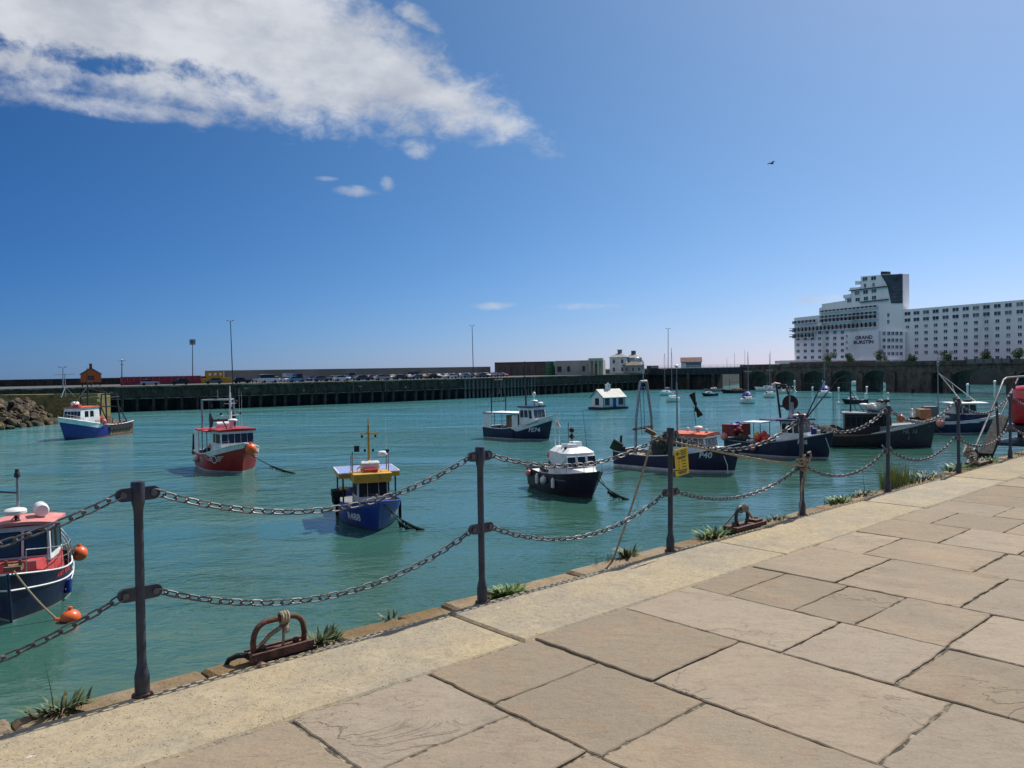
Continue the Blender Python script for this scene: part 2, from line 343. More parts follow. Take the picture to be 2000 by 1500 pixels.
for i in range(len(SB)-1):
    cuts = [.735]+list(CUTS.get(SB[i], []))
    while cuts[-1] < 5.2: cuts.append(cuts[-1]+random.choice((.5, .62, .75, .9, 1.05)))
    for j in range(len(cuts)-1):
        near = SB[i] < 6
        o = slab_mesh(SB[i], SB[i+1], cuts[j], cuts[j+1], .05, .015 if near else .012, random.uniform(.003, .0055), MS_slab, 'paving_slab')
        o.parent = pavement
s = -4.2
for ln in (2.9, 3.22, 3.05, 3.0, 2.8, 3.3, 3.0, 3.1, 3.2, 3.0):
    o = slab_mesh(s, s+ln, -.045, .735, .14, .011, .003, MS_kerb, 'kerb_stone', .003, .003, 11, .016); o.parent = pavement; s += ln
s = -4.0
while s < 27:
    ln = random.uniform(.7, 1.5)
    o = slab_mesh(s, s+ln, -.275, -.048, .16, .016, .004, MS_cope, 'coping_stone', .010, .02, 12, .022); o.parent = quay; o.location.z = -.02; s += ln

# ---------------------------------------------------------------- posts and chains along the edge
M_post = M('slate_grey_post_paint', (.034, .040, .054), .42, .0, .35, 6, (.085, .050, .035), .16, .004, 30, rnd=.2)
M_link = M('weathered_steel_chain', (.13, .13, .137), .56, .55, .3, 8, (.10, .07, .05), .35)
M_rust = M('brown_rust', (.085, .038, .024), .8, .0, .45, 14, (.17, .07, .035), .45, .006, 60)
M_rope = M('bleached_rope', (.36, .29, .19), .9, 0, .3, 40, (.20, .17, .11), .4, .006, 150)
M_ropegrey = M('weedy_mooring_rope', (.022, .026, .020), .9, 0, .4, 30, None, .5, .02, 60)
POSTS = [-2.25, 0.0, 2.23, 4.37, 6.69, 8.85, 11.17, 13.62, 16.0]
PNAMES = ['nearest, beyond the rusty mooring hoop with cream rope', 'nearest the rusty mooring hoop with cream rope', 'standing by the bright green weed tuft', 'carrying the yellow warning notice',
          'wrapped with a beige rope knot', 'just before the tall grass clump', 'just past the tall grass clump', 'in front of the glossy red tank', 'beyond the glossy red tank']
def make_post():
    r = empty('railing_post')
    mb = MB(); mb.lathe([(.036, 0), (.036, .10), (.034, .11), (.026, .145), (.0226, .165), (.0222, .92), (.024, .95), (.032, .985), (.0335, 1.0), (.0335, 1.078), (.030, 1.088), (.016, 1.092)], (0, 0, 0), 20)
    mb.build('shaft', M_post, r, True)
    for z in (1.025, .52):
        for sg in (-1, 1):
            mb = MB(); n = 9; cx = sg*.072; w = .034
            outl = [(sg*.018, -w), (cx, -w)]+[(cx+sg*w*sin(pi*k/n), -w*cos(pi*k/n)) for k in range(1, n)]+[(cx, w), (sg*.018, w)]
            # a plate with an eye through it: outer outline joined to the hole
            hole = [(cx+sg*.013*cos(2*pi*k/10), .013*sin(2*pi*k/10)) for k in range(10)]
            mb.poly([(x, -.011, y) for x, y in outl], (0, .022, 0))
            mb.build('chain_lug', M_post, r, False, (0, 0, z))
            mb = MB(); mb.lathe([(.016, -.020), (.016, .020)], (cx, 0, 0), 10, 0, Matrix.Rotation(pi/2, 3, 'X')); mb.build('shackle_pin', M_link, r, True, (0, 0, z))
    mb = MB(); mb.lathe([(.052, -.006), (.050, .008), (.038, .012)], (0, 0, 0), 16); mb.build('foot_flange', M_rust, r, True)
    return r
pr = make_post()
for i, s in enumerate(POSTS):
    o = pr if i == 0 else copy_tree(pr)
    o.location = Q(s, (-.04 if i != 6 else .0), .0); o.rotation_euler = (rad(random.uniform(-.9, .9)), rad(random.uniform(-.8, .6)), QROT)
    tag(o, 'dark grey iron chain post '+PNAMES[i], 'post', 'chain posts along the quay edge')
def make_link():
    L, w, r, n = .0365, .0185, .0053, 6; pts = []
    for k in range(n+1): pts.append((L-w+w*sin(pi*k/n)+.0, w*cos(pi*k/n), 0))
    for k in range(n+1): pts.append((-L+w-w*sin(pi*k/n)-.0, -w*cos(pi*k/n), 0))
    return MB().tube(pts, r, 6, 0, True).mesh('link', M_link, True)
LINK = make_link()
def chain(s0, s1, z, sag, label, group='sagging chains between the posts', t=-.04):
    a, b = Vector((s0+.075, z)), Vector((s1-.075, z)); root = empty('chain', Q((s0+s1)/2, t, z), QROT); N = 240
    pts = [(a.x+(b.x-a.x)*k/N, z-sag*4*(k/N)*(1-k/N)) for k in range(N+1)]
    acc = [0]
    for k in range(N): acc.append(acc[-1]+sqrt((pts[k+1][0]-pts[k][0])**2+(pts[k+1][1]-pts[k][1])**2))
    cnt = max(4, round(acc[-1]/.0605)); k = 0
    for i in range(cnt):
        d = (i+.5)*acc[-1]/cnt
        while acc[k+1] < d: k += 1
        x = pts[k][0]+(pts[k+1][0]-pts[k][0])*(d-acc[k])/(acc[k+1]-acc[k]); zz = pts[k][1]+(pts[k+1][1]-pts[k][1])*(d-acc[k])/(acc[k+1]-acc[k])
        sl = atan2(pts[k+1][1]-pts[k][1], pts[k+1][0]-pts[k][0])
        R = Matrix.Rotation(-sl, 4, 'Y') @ Matrix.Rotation(rad(38 if i % 2 else -52)+random.uniform(-.22, .22), 4, 'X')
        o = link_mesh('link', LINK, root); o.matrix_local = Matrix.Translation((x-(s0+s1)/2, 0, zz-z)) @ R
    tag(root, label, 'chain', group)
SPAN = ['coming in from beyond the nearest post', 'above the rusty hoop with cream rope', 'between the weed tuft post and the yellow notice', 'between the yellow notice and the roped post',
        'between the roped post and the tall grass', 'behind the tall grass clump', 'beside the sloping gangway rails', 'past the glossy red tank']
for i in range(len(POSTS)-1):
    chain(POSTS[i], POSTS[i+1], 1.03, (.225, .225, .165, .22, .20, .22, .22, .2)[i], 'upper grey steel chain '+SPAN[i])
    chain(POSTS[i], POSTS[i+1], .52, (.24, .235, .22, .18, .20, .22, .22, .2)[i], 'lower grey steel chain '+SPAN[i])

# ================================================================ BOATS
def paint(name, col, rough=.32, col2=None, amt=.12, var=.12, streak=.3):
    """boat paint: faded patches, rust and dirt runs down the plating, green slime just above the waterline"""
    if name in MATS: return MATS[name]
    m = bpy.data.materials.new(name); m.use_nodes = True; t = NT(m.node_tree); b = t.n['Principled BSDF']
    co = t.add('ShaderNodeTexCoord').outputs['Object']; lo = tuple(c*(1-var) for c in col); hi = tuple(min(1, c*(1+var)+.004) for c in col)
    c = t.mix(t.ramp(t.noise(co, 1.3, 4.0, .55), .3, .7), lo, hi)
    if col2: c = t.mix(t.ramp(t.noise(co, 3.7, 6.0, .65, .4), .62-.3*amt, .78-.2*amt), c, col2)
    run = t.math('MULTIPLY', t.ramp(t.noise(t.mapping(co, (5.0, 5.0, .45)), 1.0, 5.0, .6), .56, .72), t.ramp(t.noise(co, .8, 2.0), .4, .62))
    c = t.mix(t.math('MULTIPLY', run, streak), c, (.13, .075, .045))
    sep = t.add('ShaderNodeSeparateXYZ'); t.link(co, sep.inputs[0])
    sl = t.math('MULTIPLY', t.ramp(t.math('ADD', sep.outputs[2], t.math('MULTIPLY', t.math('SUBTRACT', t.noise(co, 4.0, 4.0), .5), .35)), .0, .32, 1.0, 0.0), .55)
    c = t.mix(sl, c, (.045, .048, .028)); t.link(c, b.inputs['Base Color'])
    t.link(t.ramp(t.noise(co, 5.0, 4.0), .3, .7, rough, min(1, rough+.2)), b.inputs['Roughness'])
    MATS[name] = m; return m
B_white = paint('white_boat_paint', (.72, .73, .72), .35, (.42, .36, .27), .10)
B_navy = paint('navy_hull_paint', (.011, .015, .052), .28, None, 0, .2)
B_ink = paint('ink_purple_hull_paint', (.024, .015, .055), .3, None, 0)
B_blue = paint('bright_blue_hull_paint', (.012, .040, .26), .30, (.02, .025, .09), .2)
B_royal = paint('royal_blue_hull_paint', (.012, .022, .20), .3, (.03, .03, .08), .15)
B_red = paint('red_hull_paint', (.36, .020, .016), .32, (.18, .02, .015), .2)
B_rose = paint('faded_red_paint', (.50, .050, .050), .45, (.42, .14, .12), .35)
B_pink = paint('sun_faded_pink_roof', (.55, .22, .20), .6, (.46, .13, .11), .4)
B_orange = paint('orange_roof_paint', (.58, .105, .035), .4, (.35, .08, .04), .2)
B_yellow = paint('ochre_yellow_paint', (.55, .29, .030), .4, (.33, .17, .03), .25)
B_black = paint('black_hull_paint', (.016, .014, .017), .42, (.035, .028, .025), .12)
B_rusty = M('rusty_old_plating', (.20, .115, .065), .8, 0, .45, 3, (.06, .045, .03), .4, .01, 20)
B_grey = paint('grey_deck_paint', (.20, .21, .22), .6, (.11, .10, .09), .3)
B_wood = M('wet_deck_boards', (.16, .115, .075), .7, 0, .3, 3, (.08, .06, .045), .4, .004, 30)
B_glass = M('dark_cabin_glass', (.012, .015, .020), .07, 0, .2, 2, None, 0, 0, 1, .7)
B_steel = M('galvanised_tube', (.33, .34, .35), .45, .6, .25, 8, (.16, .12, .09), .25)
B_dark = M('dark_painted_steel', (.025, .028, .034), .5, .1, .35, 6, (.08, .045, .03), .3)
B_rubber = M('black_rubber', (.012, .012, .012), .85, 0, .3, 8)
B_buoyo = M('orange_buoy_vinyl', (.75, .125, .030), .38, 0, .1, 5, (.5, .12, .06), .15)
B_buoyp = M('faded_pink_buoy_vinyl', (.62, .22, .19), .55, 0, .15, 5, (.45, .2, .16), .3)
B_buoyw = M('white_fender_vinyl', (.66, .63, .58), .5, 0, .15, 6, (.4, .36, .3), .2)
B_net = M('heaped_green_net', (.045, .062, .050), .95, 0, .6, 9, (.11, .05, .035), .4, .05, 22)
B_rednet = M('heaped_red_net', (.26, .035, .030), .95, 0, .5, 9, (.05, .06, .06), .35, .05, 22)
B_bluetarp = M('blue_tarpaulin', (.020, .045, .26), .55, 0, .25, 4, None, 0, .03, 5)
B_bluedeck = M('pale_blue_roof_paint', (.19, .25, .48), .5, 0, .35, 5, (.34, .38, .55), .4)
B_crate = M('orange_fish_crate', (.50, .19, .07), .55, 0, .2, 5)
B_yoil = M('yellow_oilskin', (.65, .36, .02), .5, 0, .2, 5)
B_letter = M('white_lettering', (.74, .75, .74), .5, 0, .06, 6)
B_letterd = M('black_lettering', (.02, .02, .025), .5, 0, .1, 6)
B_letterr = M('red_lettering', (.60, .03, .02), .5, 0, .1, 6)
B_lettery = M('pale_yellow_lettering', (.62, .55, .35), .5, 0, .1, 6)

class Boat:
    def __init__(s, name, label, bow, head, L, B, zs, zm, zb, rake=.7, tr=.86, ps=2.5, pw=1.6, low=.35, group='fishing boats moored in the harbour', cat='fishing boat', bow_at=None):
        """bow: picture point of the stem at the waterline; head: heading in degrees (0 = to the right, -90 = towards the viewer)"""
        s.L, s.B, s.zs, s.zm, s.zb, s.rake, s.tr, s.ps, s.pw, s.low = L, B, zs, zm, zb, rake, tr, ps, pw, low
        h = rad(head); p = bow_at or gp(*bow); c = p-Vector((cos(h), sin(h), 0))*(L/2-rake)
        s.root = empty(name, (c.x, c.y, WATER), h); tag(s.root, label, cat, group)
    def sheer(s, q):
        if q > s.low: return s.zm+(s.zb-s.zm)*((q-s.low)/(1-s.low))**1.7
        return s.zm+(s.zs-s.zm)*((s.low-q)/s.low)**2
    def pt(s, q, z, side=1, out=0.0):
        zz = s.sheer(q); t = max(0.0, z/zz)
        k = max(0.0, (q-.48)/.52); a = q/.48 if q < .48 else 1
        a = a*a*(3-2*a)
        fs = (s.tr+(1-s.tr)*a) if q < .48 else 1-k**s.ps
        fw = (s.tr*.92+(.95-s.tr*.92)*a) if q < .48 else .95*(1-k**s.pw)
        f = fw+(fs-fw)*min(1.2, t)**.8
        if z < 0: f *= max(.25, 1+z*.9)
        y = max(.03, f*s.B/2)+out
        return Vector((-s.L/2+q*(s.L-s.rake*(1-t if z >= 0 else 1)), side*y, z))
    def xq(s, x): return (x+s.L/2)/s.L
    def band(s, name, z0, z1, mat, nz=3, out=0.0, transom=True, parent=None, q0=0.0, q1=1.0, sides=(1, -1)):
        mb = MB(); N = 26; qs = [q0+(q1-q0)*(1-(1-i/N)**1.35) for i in range(N+1)]
        for sd in sides:
            g = [[s.pt(q, z0(q)+(z1(q)-z0(q))*j/nz, sd, out) for j in range(nz+1)] for q in qs]
            vs = [p for r in g for p in r]; mb.add(vs, [(i*(nz+1)+j, (i+1)*(nz+1)+j, (i+1)*(nz+1)+j+1, i*(nz+1)+j+1) for i in range(N) for j in range(nz)])
        if transom:
            for j in range(nz):
                za = z0(q0)+(z1(q0)-z0(q0))*j/nz; zb = z0(q0)+(z1(q0)-z0(q0))*(j+1)/nz
                mb.add([s.pt(q0, za, 1, out), s.pt(q0, za, -1, out), s.pt(q0, zb, -1, out), s.pt(q0, zb, 1, out)], [(0, 1, 2, 3)])
        # stem cap
        if q1 >= .999:
            for j in range(nz):
                za = z0(1)+(z1(1)-z0(1))*j/nz; zb = z0(1)+(z1(1)-z0(1))*(j+1)/nz
                mb.add([s.pt(1, za, 1, out), s.pt(1, za, -1, out), s.pt(1, zb, -1, out), s.pt(1, zb, 1, out)], [(0, 1, 2, 3)])
        return mb.build(name, mat, parent or s.root, True)
    def hull(s, mat, stripe=None, bulw=None, bh=0.35, bq=None, cap=None, deck=None, dz=.55, bottom=None, stripe_h=.10, capr=.04, rub=None, rubz=.72):
        """topsides, boot stripe, upper bulwark strip (bq: from which station), inner faces, deck and capping rail"""
        sh = s.sheer; bl = (lambda q: sh(q)-bh) if bulw and bq is None else (lambda q: sh(q)-(bh*max(0, min(1, (q-bq)/(.12))) if bulw else 0))
        s.band('hull', lambda q: stripe_h if stripe else -.5, bl, mat, 5)
        s.band('hull_bottom', lambda q: -.6, lambda q: .0, bottom or B_black, 2)
        if stripe: s.band('boot_stripe', lambda q: 0.0, lambda q: stripe_h, stripe, 1)
        if bulw: s.band('bulwark', bl, sh, bulw, 1, transom=bq is None, q0=0.0 if bq is None else bq)
        s.band('bulwark_lining', lambda q: sh(q)-dz, lambda q: sh(q)-.004, B_white if bulw else B_grey, 1, -.05)
        mb = MB(); N = 20; qs = [i/N*.985 for i in range(N+1)]
        vs = []
        for q in qs: vs += [s.pt(q, sh(q)-dz+.01, 1, -.055), s.pt(q, sh(q)-dz+.01, -1, -.055)]
        mb.add(vs, [(2*i, 2*i+1, 2*i+3, 2*i+2) for i in range(N)]); mb.build('deck', deck or B_wood, s.root)
        mb = MB()
        for sd in (1, -1): mb.tube([s.pt(q, sh(q), sd, -.02) for q in [i/24 for i in range(25)]], capr, 6)
        mb.bar(s.pt(0, sh(0), 1, -.02), s.pt(0, sh(0), -1, -.02), capr)
        mb.build('gunwale', cap or mat, s.root, True)
        if rub:
            mb = MB()
            for sd in (1, -1): mb.tube([s.pt(q, sh(q)*rubz, sd, .0) for q in [i/24 for i in range(25)]], .034, 6)
            mb.build('rub_rail', rub, s.root, True)
    def lettering(s, body, q, z, size, side, mat, name='registration_lettering', bold=.02, out=.02):
        vs, fs, w = text_shape(body, size, bold); Lx = s.L
        m_ = MB(); m_.add([s.pt(q+(v.x-w/2)/Lx*(-side), z+v.y-size*.35, side, out) for v in vs], fs)
        return m_.build(name, mat, s.root)
    def part(s, name, mb, mat, parent=None, smooth=True): return mb.build(name, mat, parent or s.root, smooth)
    def house(s, x0, x1, wr, wf, z0, z1, mat, rakef=.15, raker=0.0, tumble=.06, name='wheelhouse', wins=(), roof=None, roof_over=.14, roof_th=.09, camber=0.06, fmat=None):
        """cabin with raked front; wins: (face, a0, a1, b0, b1) on face f(ront) r(ear) s(tarboard) p(ort)"""
        b = [Vector((x0, -wr, z0)), Vector((x1, -wf, z0)), Vector((x1, wf, z0)), Vector((x0, wr, z0))]
        t = [Vector((x0+raker, -wr+tumble, z1)), Vector((x1-rakef, -wf+tumble, z1)), Vector((x1-rakef, wf-tumble, z1)), Vector((x0+raker, wr-tumble, z1))]
        mb = MB(); mb.hexa(b, t); h = mb.build(name, mat, s.root)
        F = {'s': (b[0], b[1], t[1], t[0]), 'f': (b[1], b[2], t[2], t[1]), 'p': (b[2], b[3], t[3], t[2]), 'r': (b[3], b[0], t[0], t[3])}
        for (f, a0, a1, b0, b1) in wins:
            A, Bq, C, D = F[f]; nrm = (Bq-A).cross(D-A).normalized()
            at = lambda a, b_: (A*(1-a)+Bq*a)*(1-b_)+(D*(1-a)+C*a)*b_
            p = [at(a0, b0), at(a1, b0), at(a1, b1), at(a0, b1)]; m_ = MB()
            m_.add([x+nrm*.012 for x in p], [(0, 1, 2, 3)], 0)
            for i in range(4): m_.bar(p[i]+nrm*.014, p[(i+1) % 4]+nrm*.014, .022, 4, 1)
            m_.build('window', [B_glass, fmat or B_rubber], h)
        if roof:
            o = roof_over; tt = [t[0]+Vector((-o, -o, 0)), t[1]+Vector((o*1.3, -o, 0)), t[2]+Vector((o*1.3, o, 0)), t[3]+Vector((-o, o, 0))]
            mb = MB(); up = Vector((0, 0, roof_th)); N = 6; vs = []; fs = []
            for i in range(N+1):
                f = i/N; c = Vector((0, 0, camber*(1-(2*f-1)**2)))
                a_, b_ = tt[0]*(1-f)+tt[3]*f, tt[1]*(1-f)+tt[2]*f
                vs += [a_+c, b_+c, b_+c+up, a_+c+up]
            for i in range(N):
                k = i*4; fs += [(k, k+1, k+5, k+4), (k+3, k+7, k+6, k+2), (k+1, k+2, k+6, k+5), (k, k+4, k+7, k+3)]
            fs += [(0, 3, 2, 1), (N*4, N*4+1, N*4+2, N*4+3)]
            mb.add(vs, fs); mb.build('roof', roof, h)
        return h
    def buoy(s, p, r, mat, name='buoy', sz=1.1, rope=None):
        mb = MB(); mb.ball(p, r, sz, 14); mb.lathe([(r*.25, 0), (r*.22, r*.3)], Vector(p)+Vector((0, 0, r*sz*.93)), 8)
        o = mb.build(name, mat, s.root, True)
        if rope: m_ = MB(); m_.bar(Vector(p)+Vector((0, 0, r*1.3)), rope, .012, 5); m_.build('lanyard', B_rubber, o)
        return o
    def heap(s, c, d, mat, name='net_heap', n=26, seed=1):
        """a pile of netting: many overlapping folds"""
        R = random.Random(seed); mb = MB()
        for i in range(n):
            a, r = R.uniform(0, 2*pi), sqrt(R.random())*.75
            x, y = c[0]+cos(a)*r*d[0], c[1]+sin(a)*r*d[1]; h = d[2]*(1-r*r*.9)*R.uniform(.5, 1)
            k = R.uniform(.22, .42)*min(d[0], d[1])+.03
            mb.ball((x, y, c[2]+h*.5), k, R.uniform(.5, 1.2)*max(.4, h/(2*k)), 7, 0, Matrix.Rotation(R.uniform(0, 3), 3, 'Z') @ Matrix.Rotation(R.uniform(-.5, .5), 3, 'X'))
        return mb.build(name, mat, s.root)
    def mooring(s, a, b, label, r=.028, weed=True, mat=None, name='mooring_rope', n=12, sag=.25):
        """rope from a point on the boat to the water: a thing of its own; ragged with weed at its wet end"""
        a, b = s.world(a), Vector(b)
        pts = [a.lerp(b, i/n)+Vector((0, 0, -sag*4*(i/n)*(1-i/n))) for i in range(n+1)]
        R = random.Random(int(a.x*10)); mb = MB(); mb.tube([p-b for p in pts], [r*(1+(1.2 if weed and i > n*.55 else 0)) for i in range(n+1)], 6)
        if weed:
            for i in range(46):
                f = R.uniform(.5, 1.0); p = a.lerp(b, f)+Vector((0, 0, -sag*4*f*(1-f)))-b
                q = p+Vector((R.uniform(-.1, .1), R.uniform(-.1, .1), -R.uniform(.05, .34)*(1.15-f)*1.6-.03))
                mb.tube([p, q], [.045, .008], 4)
        o = mb.build(name, mat or M_ropegrey, None, True, b); tag(o, label, 'rope'); return o
    def world(s, p): return Matrix.Translation(s.root.location) @ Matrix.Rotation(s.root.rotation_euler.z, 4, 'Z') @ Vector(p)

def rails(bt, pts, h, name='guard_rail', mat=None, r=.018, mid=True, every=1):
    mb = MB(); up = Vector((0, 0, h)); pts = [Vector(p) for p in pts]
    mb.tube([p+up for p in pts], r, 6)
    if mid: mb.tube([p+up*.5 for p in pts], r*.7, 5)
    for p in pts[::every]: mb.bar(p, p+up, r, 6)
    return mb.build(name, mat or B_steel, bt.root, True)
def radar(bt, p, r=.32, name='radar_dome'):
    mb = MB(); mb.lathe([(r*.8, 0), (r, .05), (r, .14), (r*.85, .2), (r*.4, .235), (.01, .24)], p, 16); return mb.build(name, B_white, bt.root, True)
def raft(bt, p, rz=0.0, L=.85, r=.26):
    mb = MB(); R = Matrix.Rotation(rz, 3, 'Z') @ Matrix.Rotation(pi/2, 3, 'Y')
    mb.lathe([(r*.82, -L/2), (r, -L/2+.05), (r, -.03), (r*1.06, -.03), (r*1.06, .03), (r, .03), (r, L/2-.05), (r*.82, L/2)], p, 14, 0, R); return mb.build('liferaft_canister', B_white, bt.root, True)
def aerial(bt, p, h, lean=(0, 0), r=.012, mat=None): mb = MB(); mb.bar(p, Vector(p)+Vector((lean[0], lean[1], h)), r, 5, 0, r*.5); return mb.build('aerial', mat or B_white, bt.root, True)

# ---- blue boat R488, bow on
b = Boat('blue_fishing_boat', 'bright blue fishing boat with yellow mast and blue canopy, bow towards the quay', (738, 1037), -72, 7.8, 3.15, 1.25, 1.05, 1.62, .75, .9, 3.0, 1.9)
b.hull(B_blue, None, None, cap=B_blue, deck=B_grey, dz=.45, capr=.05)
b.band('faded_upper_strake', lambda q: b.sheer(q)-.30, lambda q: b.sheer(q)-.02, paint('mid_blue_paint', (.015, .07, .36), .35), 1, .012, False, q0=.45)
mb = MB(); mb.tube([Vector((b.pt(1, z).x+.02, 0, z)) for z in (0, .5, 1.0, 1.6)], .06, 6); b.part('stem_post', mb, B_blue)
b.lettering('R488', .80, .62, .55, -1, B_letter); b.lettering('R488', .80, .62, .55, 1, B_letter)
h = b.house(.1, 1.75, .92, .82, .6, 2.42, paint('grey_white_cabin_paint', (.50, .52, .55), .4), .22, 0, .05, wins=(('f', .06, .30, .52, .88), ('f', .35, .67, .52, .88), ('f', .72, .95, .52, .88), ('s', .15, .45, .55, .86), ('s', .55, .85, .55, .86), ('p', .2, .8, .55, .86)))
mb = MB(); mb.hexa([Vector(p) for p in ((.0, -1.02, 2.26), (1.72, -.95, 2.26), (1.72, .95, 2.26), (.0, 1.02, 2.26))], [Vector(p) for p in ((.0, -1.02, 2.72), (1.80, -1.0, 2.72), (1.80, 1.0, 2.72), (.0, 1.02, 2.72))]); b.part('yellow_fascia', mb, B_yellow, None, False)
mb = MB(); mb.box((-1.1, 0, 2.62), (3.0, 3.25, .08)); cn = b.part('canopy', mb, B_bluedeck, None, False)
mb = MB()
for y in (-1.62, 1.62): mb.bar((-2.6, y, 2.64), (.42, y, 2.64), .05)
for x in (-2.6, .42): mb.bar((x, -1.62, 2.64), (x, 1.62, 2.64), .05)
mb.build('white_edging', B_white, cn, True)
mb = MB(); mb.box((.415, 0, 2.48), (.05, 3.2, .2)); mb.box((-1.1, -1.6, 2.48), (3.0, .05, .2)); mb.box((-1.1, 1.6, 2.48), (3.0, .05, .2)); mb.build('yellow_edging', B_yellow, cn)
for (x, y) in ((.3, -1.4), (.3, 1.4), (-2.4, -1.45), (-2.4, 1.45)): mb = MB(); mb.bar((x, y, .8), (x, y, 2.6), .045); b.part('canopy_post', mb, B_dark)
mb = MB(); mb.bar((.3, 0, 2.7), (.3, 0, 5.2), .075, 8, 0, .055); mb.bar((.3, 0, 5.2), (.3, 0, 5.55), .03, 6); mb.bar((.3, -.55, 4.75), (.3, .55, 4.75), .03); mb.bar((.3, -.35, 4.5), (.3, .35, 4.5), .028)
mb.bar((.3, 0, 3.3), (-.9, .5, 2.7), .035); mb.bar((.3, 0, 3.3), (-.9, -.5, 2.7), .035); ms = b.part('mast', mb, B_yellow)
for y in (-.36, .36, -.22, .22): mb = MB(); mb.lathe([(.05, 0), (.06, .05), (.05, .14), (.02, .16)], (.36, y, 4.52 if abs(y) > .3 else 3.75), 8); mb.build('mast_lamp', B_rubber, ms, True)
mb = MB()
for y in (-.95, .95): mb.bar((.9, y, 2.7), (.9, y, 3.85), .03); mb.bar((.2, y, 2.7), (.2, y, 3.6), .03); mb.bar((.9, y, 3.3), (.2, y, 3.3), .025)
mb.bar((.9, -.95, 3.15), (.9, .95, 3.15), .025); mb.bar((.2, -.95, 3.4), (.2, .95, 3.4), .025); b.part('lamp_gantry', mb, B_steel)
raft(b, (.55, .0, 3.02), pi/2, 1.0, .26); radar(b, (.2, .75, 3.5), .26)
mb = MB(); mb.box((.95, -.72, 4.0), (.2, .26, .32)); b.part('deck_floodlight', mb, B_dark, None, False)
mb = MB(); mb.lathe([(.06, 0), (.09, .1), (.09, .2)], (.95, .9, 3.7), 8); b.part('search_light', mb, B_dark)
aerial(b, (.2, .95, 3.5), 2.2); mb = MB(); mb.box((.9, .0, 2.82), (.5, .7, .14)); b.part('roof_hatch', mb, B_rose, None, False)
mb = MB(); mb.lathe([(.30, -.2), (.42, -.12), (.44, .1), (.3, .2)], (-.2, -1.75, 1.35), 12, 0, Matrix.Rotation(pi/2, 3, 'X')); mb.box((-.2, -1.62, 1.55), (.9, .7, .35)); b.part('pot_hauler', mb, B_rubber)
mb = MB(); mb.box((-.3, -1.3, 1.72), (.9, .5, .12)); b.part('hauler_tray', mb, B_yellow, None, False)
for x in (-.9, .3): mb = MB(); mb.box((x, 1.62, .5), (.16, .14, .95)); b.part('tyre_fender', mb, B_rubber, None, False)
mb = MB(); mb.box((-2.2, -1.52, .5), (.2, .16, 1.0)); b.part('hull_fender', mb, B_rubber, None, False)
mb = MB(); mb.bar((3.05, 0, 1.5), (3.05, 0, 1.85), .06); mb.bar((3.05, -.25, 1.72), (3.05, .25, 1.72), .04); b.part('bow_bitts', mb, B_steel)
b.mooring((3.5, .1, 1.6), gp(829, 1035), 'pale mooring rope with black weed at the blue boat bow', .03)
b.mooring((3.4, .35, 1.45), gp(803, 1033), 'shorter weedy rope beside the blue boat bow', .022)

# ---- small navy boat with red deckhouse at the left edge
b = Boat('small_potting_boat', 'small navy and red potting boat with radar, cut off by the left edge', (23, 1215), -68, 6.4, 2.7, 1.15, 1.10, 1.65, .35, .72, 3.2, 2.2)
b.hull(B_navy, B_white, None, cap=B_white, deck=B_grey, dz=.3, stripe_h=.05, capr=.032, rub=B_white, rubz=.66)
mb = MB(); mb.bar((b.pt(1, 0).x+.03, 0, -.2), (b.pt(1, 1.6).x+.03, 0, 1.68), .05); b.part('stem_post', mb, B_navy)
b.lettering('AMY MARIE', .66, 1.12, .26, 1, B_letterr, 'boat_name_lettering', .015); b.lettering('AMY MARIE', .66, 1.12, .26, -1, B_letterr, 'boat_name_lettering', .015)
mb = MB(); mb.hexa([Vector(p) for p in ((-.6, -1.05, 1.0), (2.0, -.62, 1.1), (2.0, .62, 1.1), (-.6, 1.05, 1.0))], [Vector(p) for p in ((-.6, -1.0, 1.62), (1.75, -.55, 1.72), (1.75, .55, 1.72), (-.6, 1.0, 1.62))]); b.part('trunk_cabin', mb, B_rose, None, False)
h = b.house(-.75, .95, .98, .86, 1.55, 2.78, B_white, .16, 0, .05, roof=B_pink, roof_over=.16, roof_th=.12, camber=.08,
            wins=(('f', .06, .46, .18, .85), ('f', .54, .94, .18, .85), ('p', .1, .42, .2, .85), ('p', .5, .9, .2, .85), ('s', .1, .42, .2, .85), ('s', .5, .9, .2, .85)))
raft(b, (-.15, .42, 3.22), .25, .8, .24); radar(b, (.55, -.25, 3.2), .36)
mb = MB(); mb.bar((.5, -.25, 2.9), (.5, -.25, 3.2), .05); mb.bar((.2, -.5, 2.9), (.5, -.25, 3.15), .02); mb.bar((.8, 0, 2.9), (.5, -.25, 3.15), .02); b.part('radar_mount', mb, B_dark)
mb = MB(); mb.bar((.1, -.25, 2.9), (.1, -.25, 4.3), .05, 8); mb.bar((.1, -.25, 4.3), (.1, -.25, 4.62), .04, 8); ms = b.part('mast', mb, B_steel)
mb = MB(); mb.lathe([(.05, 0), (.10, .02), (.10, .16), (.07, .2), (.07, .3), (.02, .33)], (.1, -.25, 4.45), 10); mb.build('mast_lamp', B_dark, ms, True)
mb = MB(); mb.bar((.1, -.25, 3.9), (-.6, -2.6, 4.15), .035); mb.build('derrick', B_dark, ms, True)
mb = MB()
for k in range(3): mb.tube([(-1.0-.45*k, cos(a)*1.15, 1.15+sin(a)*1.35) for a in [pi*i/12 for i in range(13)]], .022, 5)
b.part('shelter_hoop_frame', mb, B_steel)
b.heap((-1.9, .35, 1.0), (.9, .8, 1.1), B_net, 'stacked_pots', 22, 4)
mb = MB(); mb.lathe([(.2, -.06), (.3, -.06), (.3, .06), (.2, .06)], (-1.0, .75, 2.25), 14, 0, Matrix.Rotation(pi/2, 3, 'X')); b.part('lifebuoy', mb, B_rose)
